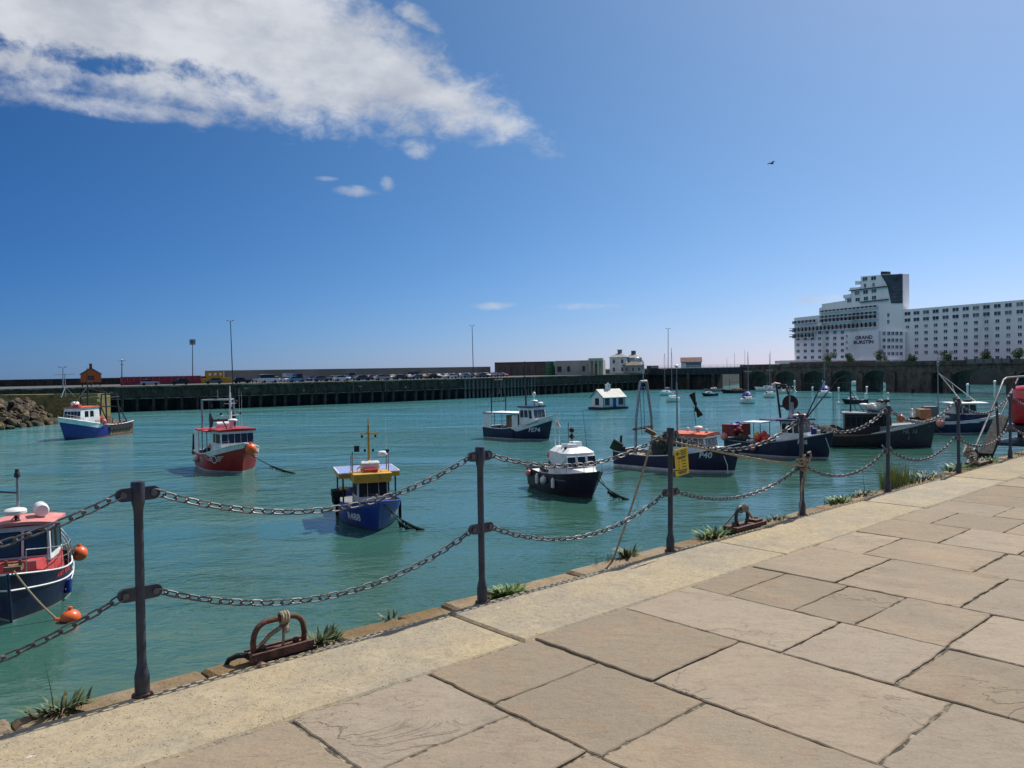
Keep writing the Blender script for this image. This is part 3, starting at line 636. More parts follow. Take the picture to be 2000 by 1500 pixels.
rails(b, [b.pt(q, b.sheer(q), 1, -.06) for q in (.36, .52, .68, .82, .93)], .78); rails(b, [b.pt(q, b.sheer(q), -1, -.06) for q in (.36, .52, .68, .82, .93)], .78)
p = b.pt(.12, 1.0, 1, .30); b.buoy(p, .30, B_buoyo, 'orange_fender', 1.0, b.pt(.12, 1.25, 1, 0))
mb = MB(); mb.tube([b.pt(.62, .5, 1, .06)+Vector((0, 0, d)) for d in (-.25, .22)], .13, 10); b.part('blue_fender', mb, B_bluetarp)
mb = MB(); mb.tube([b.pt(.30+.35*i/8, .95-.55*(i/8), 1, .04) for i in range(9)], .02, 5); b.part('side_rope', mb, B_letter)
mb = MB(); mb.box((2.35, 0, 1.68), (.5, .5, .16)); mb.bar((2.4, -.2, 1.7), (2.4, -.2, 1.95), .05); mb.bar((2.4, .2, 1.7), (2.4, .2, 1.95), .05); mb.bar((2.4, -.35, 1.86), (2.4, .35, 1.86), .035); b.part('anchor_winch', mb, B_rusty)
bu = gp(138, 1212)
b.mooring((3.12, .15, 1.74), bu+Vector((-.55, .1, .06)), 'pale double mooring rope from the navy and red boat to the floating orange buoy', .03, False, M_rope, sag=.1)
mb = MB(); mb.ball((0, 0, .10), .31, .86, 18); mb.lathe([(.07, 0), (.06, .12)], (0, 0, .34), 8); mb.bar((0, 0, 0), (-.6, .1, -.02), .09, 6)
o = mb.build('mooring_buoy', B_buoyo, None, True, bu); tag(o, 'orange round mooring buoy floating beside the navy and red boat', 'buoy', 'orange buoys on the water')
mb = MB(); mb.lathe([(.30, -.2), (.325, -.1), (.318, .03), (.30, .05)], (0, 0, 0), 18); mb.build('weed_skirt', M_ropegrey, o, True)

# ---- blue and white beam trawler with rusty stern
b = Boat('beam_trawler', 'blue and white trawler with a rusty hung-over stern beside the rock bank', (127, 860), -97, 12.6, 4.3, 1.75, 1.5, 3.0, 1.1, .92, 3.2, 2.0, .3)
b.hull(B_royal, B_rose, B_white, .62, .50, cap=B_white, deck=B_rusty, dz=.9, stripe_h=.12, capr=.07)
b.band('rusty_stern_plating', lambda q: .12, lambda q: b.sheer(q)-.02, B_rusty, 2, .02, True, q0=0.0, q1=.47)
for sd in (1, -1): b.lettering('WHO-4', .62, 2.22, .42, sd, B_letterd)
h = b.house(.3, 3.9, 1.5, 1.25, 1.7, 4.0, B_white, .25, .1, .08, roof=B_orange, roof_over=.12, roof_th=.16, wins=[('f', .05+.19*k, .2+.19*k, .5, .82) for k in range(5)]+[('p', .22, .40, .5, .82), ('p', .5, .68, .5, .82), ('s', .22, .40, .5, .82), ('s', .5, .68, .5, .82)])
raft(b, (2.6, -.4, 4.55), 0, 1.0, .3); mb = MB(); mb.box((3.4, .5, 4.35), (.6, .8, .3)); b.part('roof_vent', mb, B_rose, None, False)
mb = MB(); mb.bar((.6, 0, 4.1), (.6, 0, 8.0), .13, 8, 0, .09); mb.bar((.6, 0, 8.0), (.6, 0, 9.3), .05); mb.bar((.6, -.9, 6.6), (.6, .9, 6.6), .05); mb.bar((.6, 0, 6.8), (3.6, 0, 4.2), .04); ms = b.part('mast', mb, B_dark)
for sd in (1, -1):
    mb = MB(); mb.bar((-.5, sd*1.9, 1.8), (-.5, sd*1.8, 5.9), .11, 8); mb.bar((-.5, sd*1.8, 5.9), (.6, 0, 6.6), .06); mb.bar((-.5, sd*1.85, 5.2), (-3.9, sd*1.5, 5.3), .05); b.part('derrick_post', mb, B_dark)
mb = MB()
for sd in (1, -1): mb.bar((-3.9, sd*1.55, 1.4), (-3.9, sd*1.15, 5.6), .1, 8); mb.bar((-5.6, sd*1.5, 1.6), (-3.9, sd*1.35, 4.0), .08)
mb.bar((-3.9, -1.2, 5.6), (-3.9, 1.2, 5.6), .1); mb.bar((-3.9, -1.35, 3.9), (-3.9, 1.35, 3.9), .07); mb.bar((-3.9, 0, 5.6), (.6, 0, 7.6), .03); b.part('stern_gantry', mb, B_dark)
mb = MB(); mb.lathe([(.7, -.9), (.7, -.82), (.35, -.8), (.35, .8), (.7, .82), (.7, .9)], (-2.6, 0, 2.0), 14, 0, Matrix.Rotation(pi/2, 3, 'X')); b.part('winch_drum', mb, B_rusty)
for k in range(7):
    for sd in (1, -1):
        mb = MB(); p = b.pt(.06+.062*k, 1.15, sd, .06); mb.lathe([(.2, -.11), (.42, -.11), (.42, .11), (.2, .11)], p, 12, 0, Matrix.Rotation(pi/2, 3, 'X')); b.part('tyre_fender', mb, B_rubber)
b.heap((-4.6, 0, 1.3), (1.3, 1.3, .7), B_rusty, 'dredge_gear', 18, 9); b.heap((-.6, .2, 1.9), (.7, 1.3, 1.5), B_rose, 'red_gear_heap', 12, 11)
b.buoy(b.pt(.55, 2.1, 1, .2), .3, B_buoyp, 'fender_buoy'); mb = MB(); mb.lathe([(.15, -.05), (.34, -.05), (.34, .05), (.15, .05)], b.pt(.53, 1.9, 1, .1), 12, 0, Matrix.Rotation(pi/2, 3, 'X')); b.part('lifebuoy', mb, B_rose)
rails(b, [b.pt(q, b.sheer(q), 1, -.06) for q in (.8, .88, .95)], .5); rails(b, [b.pt(q, b.sheer(q), -1, -.06) for q in (.8, .88, .95)], .5)

# ---- red boat PL25
b = Boat('red_fishing_boat', 'red fishing boat with white wheelhouse and winged ring emblem on its bow', (473, 924), -55, 8.4, 4.3, 1.45, 1.35, 2.5, .75, .95, 3.0, 1.9, .3)
b.hull(B_red, B_white, B_white, .42, .55, cap=B_white, deck=B_grey, dz=.7, stripe_h=.16, capr=.05)
b.lettering('PL25', .40, .95, .5, -1, B_lettery); b.lettering('PL25', .40, .95, .5, 1, B_lettery)
for sd in (-1, 1):                                # ring with three wing bars to each side
    mb = MB(); q0, z0 = .74, 1.10; K = 20
    for k in range(K):
        a0, a1 = 2*pi*k/K, 2*pi*(k+1)/K
        mb.add([b.pt(q0+r*cos(a)/b.L*.95, z0+r*sin(a), sd, .025) for (r, a) in ((.25, a0), (.25, a1), (.33, a1), (.33, a0))], [(0, 1, 2, 3)])
    for (dz, x0, x1) in ((.16, .38, 1.15), (.0, .38, 1.0), (-.16, .38, .8)):
        for sg in (-1, 1):
            if sg > 0: x0_, x1_ = x0, x0+(x1-x0)*.8
            else: x0_, x1_ = -x0, -x1*1.45
            mb.add([b.pt(q0+x/b.L, z0+dz+e+.10*abs(x), sd, .025) for (x, e) in ((x0_, -.04), (x1_, .02), (x1_, .05), (x0_, .05))], [(0, 1, 2, 3)])
    b.part('wing_emblem', mb, B_letter, None, False)
h = b.house(-.2, 2.5, 1.55, 1.38, 1.5, 3.35, B_white, .2, 0, .06, roof=B_red, roof_over=.16, roof_th=.16, wins=[('f', .04+.192*k, .2+.192*k, .5, .88) for k in range(5)]+[('s', .55, .72, .5, .88), ('s', .78, .93, .5, .88), ('s', .3, .45, .5, .88), ('p', .2, .45, .5, .88), ('p', .55, .8, .5, .88)])
mb = MB(); mb.box((-2.0, 0, 3.30), (3.9, 3.9, .13)); b.part('shelter_roof', mb, B_rose, None, False)
mb = MB(); mb.box((-3.3, -1.93, 2.0), (1.5, .07, 2.5)); b.part('shelter_side_panel', mb, B_white, None, False)
mb = MB(); mb.box((-3.3, 1.93, 2.2), (1.5, .07, 2.1)); b.part('shelter_side_panel', mb, B_white, None, False)
for (x, y) in ((-3.8, -1.8), (-3.8, 1.8), (-1.9, -1.8), (-1.9, 1.8), (-.3, -1.8), (-.3, 1.8)): mb = MB(); mb.bar((x, y, .9), (x, y, 3.3), .045); b.part('shelter_post', mb, B_steel)
mb = MB()
for y in (-1.35, 1.35): mb.bar((-3.6, y, 3.3), (-3.6, y, 5.9), .09, 8)
mb.bar((-3.6, -1.35, 5.85), (-3.6, 1.35, 5.85), .07, 8); mb.bar((-3.6, 0, 5.85), (-3.6, 0, 6.7), .035); mb.bar((-3.6, 1.35, 5.85), (.4, 0, 5.9), .05); mb.bar((-3.6, -1.35, 5.85), (.4, 0, 5.9), .05); gz = b.part('stern_gantry', mb, B_steel)
for y in (-.5, .5):
    mb = MB(); mb.bar((-3.6, y, 5.85), (-3.6, y, 5.4), .02); mb.lathe([(.05, -.06), (.14, -.05), (.14, .05), (.05, .06)], (-3.6, y, 5.3), 10, 0, Matrix.Rotation(pi/2, 3, 'X')); mb.build('block', B_dark, gz, True)
    mb = MB(); mb.tube([(-3.6, y, 5.25), (-3.4, y*1.6, 4.6), (-2.9, y*1.9, 3.9)], .018, 5); mb.build('warp', B_rubber, gz, True)
mb = MB(); R = Matrix.Rotation(pi/2, 3, 'X'); mb.lathe([(.62, -1.0), (.62, -.93), (.13, -.9), (.13, .9), (.62, .93), (.62, 1.0)], (-2.2, 0, 4.1), 16, 0, R); b.part('net_drum', mb, B_dark)
for y in (-1.05, 1.05): mb = MB(); mb.bar((-2.2, y, 3.35), (-2.2, y, 4.1), .07); b.part('drum_stand', mb, B_steel)
raft(b, (-1.4, -.2, 3.72), pi/2, 1.1, .27)
mb = MB(); mb.bar((.4, 0, 3.4), (.4, 0, 6.5), .14, 10, 0, .07); mb.bar((.4, 0, 6.5), (.4, 0, 7.1), .04); mb.bar((.4, -.8, 4.6), (.4, .8, 4.6), .035); mb.bar((.4, -.5, 5.6), (.4, .5, 5.6), .03); ms = b.part('mast', mb, B_white)
for (y, z) in ((-.8, 4.65), (.8, 4.65), (-.5, 5.65), (.5, 5.65), (0.12, 5.1)): mb = MB(); mb.lathe([(.06, 0), (.09, .04), (.09, .18), (.03, .22)], (.48, y, z), 8); mb.build('mast_lamp', B_dark, ms, True)
radar(b, (1.0, 0, 4.1), .38); mb = MB(); mb.bar((1.0, 0, 3.5), (1.0, 0, 4.1), .07); b.part('radar_mount', mb, B_white)
aerial(b, (.2, .8, 3.6), 3.2); aerial(b, (.2, 1.0, 3.6), 3.0); mb = MB(); mb.bar((1.9, -.7, 3.6), (1.7, -1.0, 4.3), .05); b.part('exhaust', mb, B_dark)
b.heap((-1.6, 0, 1.0), (1.4, 1.0, .9), B_net, 'net_heap', 20, 5)
b.buoy((4.05, .55, 1.95), .48, B_buoyo, 'bow_buoy', 1.0); b.buoy((-1.4, -1.3, 1.75), .28, B_buoyo, 'deck_buoy'); b.buoy(b.pt(.2, .85, -1, .15), .3, B_buoyw, 'fender_buoy')
mb = MB(); mb.tube([(-4.2, -1.75, 2.5), (-4.25, -1.8, 2.0), (-4.2, -1.75, 1.5)], [.12, .16, .08], 8); b.part('hanging_oilskin', mb, B_yoil)
mb = MB(); mb.tube([(-4.2, -1.95, 2.9), (-4.25, -2.0, 2.0), (-4.35, -2.0, 1.1)], [.10, .08, .12], 8); b.part('stern_tyre_roll', mb, B_rubber)
mb = MB(); mb.ball((-.9, -1.55, 1.6), .45, .6, 10); b.part('tarred_fender', mb, B_rubber)
rails(b, [b.pt(q, b.sheer(q), -1, -.06) for q in (.6, .7, .8, .9)], .45, mid=False); rails(b, [b.pt(q, b.sheer(q), 1, -.06) for q in (.6, .7, .8, .9)], .45, mid=False)
b.mooring((3.75, .3, 1.75), gp(577, 925), 'dark weedy mooring rope running from the red boat bow', .035)

# ---- FE74 navy with white top
b = Boat('white_topped_fishing_boat', 'navy and white fishing boat lettered FE74 with long blue-edged canopy', (1071.6, 859.6), -42, 9.6, 3.5, 1.35, 1.2, 2.9, .75, .92, 3.0, 1.9, .3)
b.hull(B_navy, B_white, B_white, .62, .47, cap=B_white, deck=B_wood, dz=.6, stripe_h=.13, capr=.05)
b.lettering('FE74', .83, 1.2, .66, -1, B_letter); b.lettering('FE74', .83, 1.45, .62, 1, B_letter); b.band('name_strip', lambda q: b.sheer(q)-.28, lambda q: b.sheer(q)-.17, B_grey, 1, .012, False, None, .72, .86, (-1,))
h = b.house(.7, 3.0, 1.25, 1.1, 1.5, 3.7, B_white, .35, 0, .06, roof=B_navy, roof_over=.14, roof_th=.14, wins=[('f', .06+.31*k, .31+.31*k, .48, .86) for k in range(3)]+[('s', .1, .3, .5, .85), ('s', .38, .58, .5, .85), ('s', .68, .86, .45, .85), ('p', .2, .45, .5, .85), ('p', .55, .8, .5, .85)])
mb = MB(); mb.box((-1.9, 0, 3.02), (5.3, 3.3, .07)); cn = b.part('canopy', mb, B_white, None, False)
mb = MB()
for y in (-1.66, 1.66): mb.bar((-4.6, y, 3.0), (.8, y, 3.0), .07)
mb.bar((-4.6, -1.66, 3.0), (-4.6, 1.66, 3.0), .07); mb.build('navy_edging', B_navy, cn, True)
mb = MB(); mb.box((-4.0, -1.6, 2.15), (1.25, .06, 1.7)); b.part('canopy_side_panel', mb, B_white, None, False)
mb = MB(); mb.box((.25, -1.45, 2.15), (.9, .06, 1.65)); b.part('canopy_side_panel', mb, B_white, None, False)
for (x, y) in ((-4.5, 1.5), (-2.9, -1.5), (-2.9, 1.5), (-1.0, 1.5)): mb = MB(); mb.bar((x, y, .8), (x, y, 3.0), .045); b.part('canopy_post', mb, B_steel)
mb = MB(); mb.box((-.6, -.2, 1.8), (1.6, 1.8, 1.9)); b.part('brown_winch_house', mb, M('brown_tarp', (.21, .13, .085), .8, 0, .3, 3), None, False)
b.heap((-2.4, -.5, .7), (1.2, 1.0, 1.0), B_net, 'net_heap', 18, 8)
mb = MB()
for y in (-1.25, 1.25): mb.tube([(-3.6, y, 3.05), (-3.6, y, 4.6), (-3.6, y*.55, 6.9)], .075, 8)
mb.bar((-3.6, -.75, 6.85), (-3.6, .75, 6.85), .09, 8); mb.bar((-3.6, -1.25, 4.3), (-3.6, 1.25, 4.3), .05); mb.bar((-3.6, 0, 6.85), (-3.6, 0, 8.9), .04); gz = b.part('stern_gantry', mb, B_dark)
mb = MB(); mb.lathe([(.06, 0), (.2, .1), (.14, .5), (.05, .9), (.03, 1.5)], (-3.6, 0, 5.2), 8); mb.build('hanging_block', B_dark, gz, True)
mb = MB(); mb.tube([(1.0, -.3, 3.8), (1.0, -.3, 5.6), (.8, -.3, 6.0), (.9, -.3, 9.0)], [.1, .09, .07, .04], 8); b.part('mast', mb, B_dark)
mb = MB(); mb.bar((2.0, 0, 3.8), (2.0, 0, 4.3), .1); b.part('radar_mount', mb, B_white); radar(b, (2.0, 0, 4.3), .42); mb = MB(); mb.lathe([(.05, 0), (.16, .1), (.2, .35), (.12, .5), (.02, .56)], (2.0, 0, 4.9), 12); mb.bar((2, 0, 4.5), (2, 0, 4.95), .04); b.part('satellite_dome', mb, B_white)
mb = MB(); mb.lathe([(.2, 0), (.3, .1), (.3, .3), (.12, .4)], (2.7, .3, 3.9), 10); b.part('search_light', mb, B_white); aerial(b, (1.2, .8, 3.8), 1.6)
rails(b, [b.pt(q, b.sheer(q), -1, -.06) for q in (.82, .88, .94)], .5, mid=False)
mb = MB(); mb.box((.2, -1.7, .7), (.2, .12, 1.0)); b.part('tyre_fender', mb, B_rubber, None, False)
b.mooring((4.3, -.1, 2.6), gp(1128, 905), 'thin dark mooring line from the FE74 boat bow', .018, False, sag=.15)

# ---- white cabin cruiser type fishing boat
b = Boat('white_cabin_boat', 'black-hulled boat with rounded white cabin and hanging white fenders', (1155.5, 973.5), -66, 7.6, 3.1, 1.30, 1.22, 1.75, 1.0, .86, 2.8, 1.7, .3, 'fishing boats moored in the harbour', 'boat')
B_aub = paint('aubergine_hull_paint', (.020, .012, .030), .35, None, 0); b.hull(B_aub, None, None, cap=B_aub, deck=B_white, dz=.12, capr=.045, bottom=B_rose)
b.band('name_strip', lambda q: 1.0, lambda q: 1.05, B_grey, 1, .012, False, None, .62, .76, (-1,))
mb = MB(); rows = []
def cabin_ring(f, z0=1.25, zt=3.0):     # rounded cabin: outline shrinks and rounds towards the roof
    n = 28; out = []
    ins = .0+.07*f+ (.0 if f < .82 else (f-.82)*2.2)
    for k in range(n):
        a = 2*pi*k/n; c, s_ = cos(a), sin(a); e = .36
        x = (abs(c)**e)*(1 if c > 0 else -1); y = (abs(s_)**e)*(1 if s_ > 0 else -1)
        out.append(Vector((.35+x*(1.42-ins*.8-(f*.28 if x > 0 else 0)), y*(1.22-ins), z0+(zt-z0)*(f if f < .82 else .82+(f-.82)*.9)+(.06*f if x < 0 else 0))))
    return out
fr = [0, .3, .5, .7, .82, .9, .96, 1.0]; g = [cabin_ring(f) for f in fr]; n = 28
mb.add([p for r in g for p in r], [(i*n+k, i*n+(k+1) % n, (i+1)*n+(k+1) % n, (i+1)*n+k) for i in range(len(fr)-1) for k in range(n)]+[tuple(range((len(fr)-1)*n, len(fr)*n))])
cab = b.part('cabin', mb, B_white)
def cabwin(pa, pb, z0, z1, nrm):
    pa, pb, nrm = Vector(pa), Vector(pb), Vector(nrm).normalized(); m_ = MB(); sl = Vector((nrm.x, nrm.y, 0))*-.17*(z1-z0)/.6
    p = [pa+Vector((0, 0, z0)), pb+Vector((0, 0, z0)), pb+Vector((0, 0, z1))+sl, pa+Vector((0, 0, z1))+sl]
    m_.add([x+nrm*.01 for x in p], [(0, 1, 2, 3)])
    for i in range(4): m_.bar(p[i]+nrm*.012, p[(i+1) % 4]+nrm*.012, .025, 5, 1)
    m_.build('window', [B_glass, B_white], cab)
for (y0, y1) in ((-1.02, -.42), (-.30, .30), (.42, 1.02)): cabwin((1.72, y0, 0), (1.72, y1, 0), 1.84, 2.48, (1, 0, 0))
for (x0, x1) in ((.72, 1.4), (.1, .6), (-.75, -.05)):
    cabwin((x0, -1.215, 0), (x1, -1.215, 0), 1.84, 2.48, (0, -1, 0)); cabwin((x1, 1.215, 0), (x0, 1.215, 0), 1.84, 2.48, (0, 1, 0))
mb = MB(); mb.hexa([Vector(p) for p in ((1.6, -1.0, 1.2), (3.0, -.45, 1.45), (3.0, .45, 1.45), (1.6, 1.0, 1.2))], [Vector(p) for p in ((1.55, -.9, 1.78), (2.75, -.3, 1.62), (2.75, .3, 1.62), (1.55, .9, 1.78))]); b.part('foredeck_trunk', mb, B_white, None, False)
mb = MB(); mb.box((.35, -.15, 3.02), (.9, .75, .32)); mb.box((.0, .45, 3.06), (.7, .6, .42)); b.part('liferaft_box', mb, B_white, None, False)
mb = MB(); mb.bar((-.1, 0, 2.9), (-.1, 0, 4.6), .035); ms = b.part('signal_mast', mb, B_steel)
mb = MB(); mb.ball((.15, .12, 4.05), .17, 1.0, 12); mb.build('black_ball_shape', B_rubber, ms, True)
mb = MB(); mb.lathe([(.01, 0), (.24, .22), (.01, .44)], (.15, .12, 3.42), 4); mb.build('black_diamond_shape', B_rubber, ms); mb = MB(); mb.bar((.15, .12, 3.1), (.15, .12, 4.25), .02); mb.build('shape_halyard', B_rubber, ms)
mb = MB()
for y in (-.5, -.2): mb.bar((-1.0, y, 2.8), (-1.0, y, 5.2), .03)
mb.tube([(-1.0, -.5, 4.2), (-1.0, -.35, 4.6), (-1.0, -.2, 4.2)], .12, 6); b.part('rod_rack', mb, B_buoyw)
aerial(b, (.6, 1.0, 2.7), 2.9, (-.35, -.15), .018, B_rubber); aerial(b, (-.2, -.95, 2.8), 1.7); mb = MB(); mb.lathe([(.07, 0), (.1, .06), (.1, .2), (.05, .24)], (.9, -.75, 2.84), 10); b.part('vent_cowl', mb, B_rubber)
mb = MB(); mb.lathe([(.2, -.05), (.33, -.05), (.33, .05), (.2, .05)], (-1.05, -.75, 2.35), 14, 0, Matrix.Rotation(pi/2, 3, 'Y')); b.part('lifebuoy', mb, B_buoyo)
b.heap((-2.2, -.1, 1.2), (1.0, 1.0, .8), B_net, 'pots_and_gear', 22, 14); b.heap((-1.5, -.6, 1.3), (.4, .4, .9), B_buoyw, 'white_bags', 8, 3)
rails(b, [b.pt(q, b.sheer(q), 1, -.06) for q in (.3, .45, .6, .75, .9)], .6, mid=False); rails(b, [b.pt(q, b.sheer(q), -1, -.06) for q in (.3, .45, .6, .75, .9, .96)], .6, mid=False)
for q in (.30, .62):
    mb = MB(); p = b.pt(q, .8, -1, .13); mb.lathe([(.03, -.36), (.12, -.28), (.13, .2), (.05, .33)], p, 10); o = b.part('fender', mb, B_buoyw); mb = MB(); mb.bar(p+Vector((0, 0, .3)), b.pt(q, b.sheer(q), -1, 0), .012); mb.build('lanyard', B_rubber, o)
b.buoy(b.pt(.46, .85, -1, .16), .24, B_buoyw, 'round_fender'); b.buoy(b.pt(.1, 1.0, -1, .18), .22, B_buoyp, 'pink_fender')
b.mooring((3.35, -.1, 1.5), gp(1228, 976), 'black weedy mooring rope at the white cabin boat bow', .035)
b.mooring((3.3, .25, 1.5), gp(1206, 972), 'thinner slack rope beside the weedy one at the white cabin boat', .018, True)

# ---- P40
b = Boat('ink_fishing_boat', 'dark purple fishing boat lettered P40 with orange wheelhouse roof', (1433.5, 926), -41, 10.2, 3.5, 1.35, 1.15, 2.3, .55, .9, 3.2, 2.0, .3)
b.hull(B_ink, B_white, None, cap=B_white, deck=B_wood, dz=.5, stripe_h=.28, capr=.045)
b.lettering('P40', .80, 1.45, .62, -1, B_letter); b.lettering('P40', .80, 1.45, .62, 1, B_letter)
mb = MB(); mb.hexa([Vector(p) for p in ((-.1, -1.45, .8), (4.3, -.5, 1.5), (4.3, .5, 1.5), (-.1, 1.45, .8))], [Vector(p) for p in ((-.1, -1.4, 1.75), (4.2, -.4, 2.0), (4.2, .4, 2.0), (-.1, 1.4, 1.75))]); b.part('whaleback', mb, B_white, None, False)
h = b.house(.05, 2.9, 1.32, 1.05, 1.6, 2.75, B_white, .2, 0, .05, roof=B_orange, roof_over=.18, roof_th=.20, camber=.1, wins=[('f', .06+.31*k, .31+.31*k, .35, .85) for k in range(3)]+[('s', .03+.16*k, .14+.16*k, .32, .85) for k in range(6)]+[('p', .1+.3*k, .3+.3*k, .35, .85) for k in range(3)])
radar(b, (1.7, 0, 3.25), .34); mb = MB(); mb.bar((1.7, 0, 2.95), (1.7, 0, 3.3), .06); b.part('radar_mount', mb, B_white)
for (x, y) in ((.6, .4), (2.6, -.4)): mb = MB(); mb.lathe([(.08, 0), (.14, .1), (.1, .3), (.02, .33)], (x, y, 3.0), 10); b.part('vent_cowl', mb, B_white)
mb = MB(); mb.bar((-.1, 0, 1.8), (-.1, 0, 6.8), .09, 8, 0, .06); mb.bar((-.1, 0, 6.8), (-.1, 0, 8.0), .025); mb.bar((-.1, 0, 6.0), (.4, 0, 6.0), .03); ms = b.part('mast', mb, B_steel)
mb = MB(); mb.ball((-.1, 0, 8.1), .17, .8, 10); mb.build('masthead_lamp', B_white, ms, True)
mb = MB()
for (p_, q_) in (((1.62, -.2, 4.95), (1.95, -.1, 4.25)), ((1.55, -.2, 5.1), (1.2, -.1, 5.95))):
    p_, q_ = Vector(p_), Vector(q_); dd = (q_-p_).normalized(); sd_ = Vector((dd.z, 0, -dd.x)); mb.hexa([p_-sd_*.06, p_+sd_*.06, q_+sd_*.30, q_-sd_*.22], [x+Vector((.02, .06, 0)) for x in (p_-sd_*.06, p_+sd_*.06, q_+sd_*.30, q_-sd_*.22)])
mb.bar((1.55, -.15, 4.6), (1.62, -.15, 5.3), .07, 6); mb.bar((1.6, 0, 2.9), (1.35, -.05, 5.0), .02); b.part('black_flag', mb, B_rubber)
mb = MB()
for y in (-1.15, 1.15): mb.tube([(-3.1, y*1.15, 1.1), (-3.1, y, 4.0), (-3.1, y*.42, 6.9)], .11, 8)
mb.bar((-3.1, -.5, 6.9), (-3.1, .5, 6.9), .12, 8); gz = b.part('stern_gantry', mb, B_steel)
mb = MB(); mb.bar((-3.1, -1.6, 3.15), (-3.1, 1.4, 3.2), .1, 8); mb.bar((-3.1, .3, 3.0), (-2.4, .6, 2.6), .2, 8); mb.build('warp_roller', B_rusty, gz, True)
mb = MB(); mb.bar((-3.1, .0, 6.8), (-3.1, 0, 8.5), .05); mb.tube([(-3.1, 0, 8.5), (-3.2, -.2, 8.7), (-3.3, -.45, 8.75)], .04, 5); mb.build('lamp_arm', B_steel, gz, True)
mb = MB(); mb.ball((-3.32, -.55, 8.75), .2, .8, 10); mb.build('working_lamp', B_white, gz, True)
for y in (-.95, -.05):
    mb = MB(); mb.lathe([(.06, -.07), (.16, -.06), (.16, .06), (.06, .07)], (-3.1, y*.6, 6.35), 10, 0, Matrix.Rotation(pi/2, 3, 'X')); mb.bar((-3.1, y*.6, 6.2), (-3.0, y*.5, 2.6), .02); mb.build('block', B_bluetarp if y > -.5 else B_dark, gz, True)
mb = MB(); mb.box((0, 0, 0), (.9, .08, 1.25), 0, 0, Matrix.Rotation(rad(35), 3, 'X') @ Matrix.Rotation(rad(40), 3, 'Y')); o = b.part('trawl_door', mb, B_black, None, False); o.location = (-4.6, -1.75, 1.75)
mb = MB(); mb.bar((-4.5, -1.4, 1.2), (-4.4, -1.35, 2.6), .1); mb.lathe([(.3, -.2), (.3, .2)], (-4.4, -1.3, 1.5), 10); b.part('quarter_bollard', mb, B_dark)
mb = MB(); R = Matrix.Rotation(pi/2, 3, 'X'); mb.lathe([(.75, -.9), (.75, -.8), (.4, -.78), (.4, .78), (.75, .8), (.75, .9)], (-1.3, 0, 1.9), 14, 0, R); mb.box((-1.3, 0, 1.1), (1.2, 1.6, .8)); b.part('trawl_winch', mb, B_dark)
b.heap((-1.0, -.3, 1.6), (.7, 1.0, 1.4), B_net, 'net_heap', 20, 21); b.heap((-3.9, 0, .8), (.7, 1.1, .5), M('tan_rope_coil', (.36, .28, .16), .9, 0, .3, 9), 'tan_net', 14, 22)
mb = MB(); mb.tube([(3.9, -.75, 1.95), (4.3, -.55, .7), (4.35, -.6, .1)], .03, 5); mb.lathe([(.06, 0), (.12, .1), (.1, .4), (.03, .5)], (4.62, -.25, 1.6), 8); b.part('bow_line', mb, B_letter)

# ---- FE6
b = Boat('navy_fishing_boat', 'navy fishing boat lettered FE6 with red floats and blue tarpaulin aft', (1617.6, 896), -47, 9.6, 3.4, 1.3, 1.15, 2.3, .5, .9, 3.2, 2.0, .3)
b.hull(B_navy, B_white, None, cap=B_grey, deck=B_wood, dz=.5, stripe_h=.14, capr=.05)
b.lettering('FE6', .79, 1.45, .55, -1, B_letter); b.lettering('FE6', .79, 1.45, .55, 1, B_letter)
mb = MB(); mb.hexa([Vector(p) for p in ((.3, -1.42, 1.0), (4.2, -.4, 1.75), (4.2, .4, 1.75), (.3, 1.42, 1.0))], [Vector(p) for p in ((.3, -1.35, 1.5), (4.1, -.3, 2.15), (4.1, .3, 2.15), (.3, 1.35, 1.5))]); b.part('whaleback', mb, B_white, None, False)
h = b.house(.6, 2.4, 1.15, 1.0, 1.5, 3.15, B_white, .2, 0, .05, roof=B_navy, roof_over=.3, roof_th=.14, wins=[('f', .06+.31*k, .31+.31*k, .4, .86) for k in range(3)]+[('s', .08, .3, .4, .86), ('s', .38, .6, .4, .86), ('s', .7, .92, .4, .86), ('p', .2, .8, .4, .86)])
mb = MB(); mb.box((-.3, 0, 3.2), (2.2, 2.4, .09)); b.part('shelter_roof', mb, B_navy, None, False)
mb = MB(); mb.bar((.9, 0, 3.2), (.9, 0, 6.2), .09, 8, 0, .06); mb.bar((.9, -.5, 5.9), (.9, .5, 5.9), .03); mb.lathe([(.3, 0), (.4, .1), (.3, .4), (.15, .9), (.1, 1.4)], (1.1, 0, 3.3), 10); ms = b.part('mast', mb, B_steel)
for y in (-.5, .5): mb = MB(); mb.lathe([(.06, 0), (.09, .04), (.09, .2), (.03, .24)], (.9, y, 5.92), 8); mb.build('mast_lamp', B_dark, ms, True)
radar(b, (1.5, 0, 3.5), .34); mb = MB(); mb.lathe([(.12, 0), (.2, .1), (.2, .3), (.05, .4)], (2.0, .4, 3.35), 10); b.part('search_light', mb, B_rose)
mb = MB(); mb.box((-2.3, 0, 2.9), (1.9, 1.9, .08)); b.part('small_awning', mb, B_white, None, False)
for (x, y) in ((-3.1, -.85), (-3.1, .85), (-1.5, -.85), (-1.5, .85)): mb = MB(); mb.bar((x, y, .8), (x, y, 2.9), .035); b.part('awning_post', mb, B_dark)
mb = MB(); mb.box((-4.4, 0, 2.1), (1.3, 2.8, 1.1)); mb.bar((-5.0, -1.4, 1.2), (-5.0, -1.4, 2.6), .04); b.part('net_bin', mb, B_rednet, None, False)
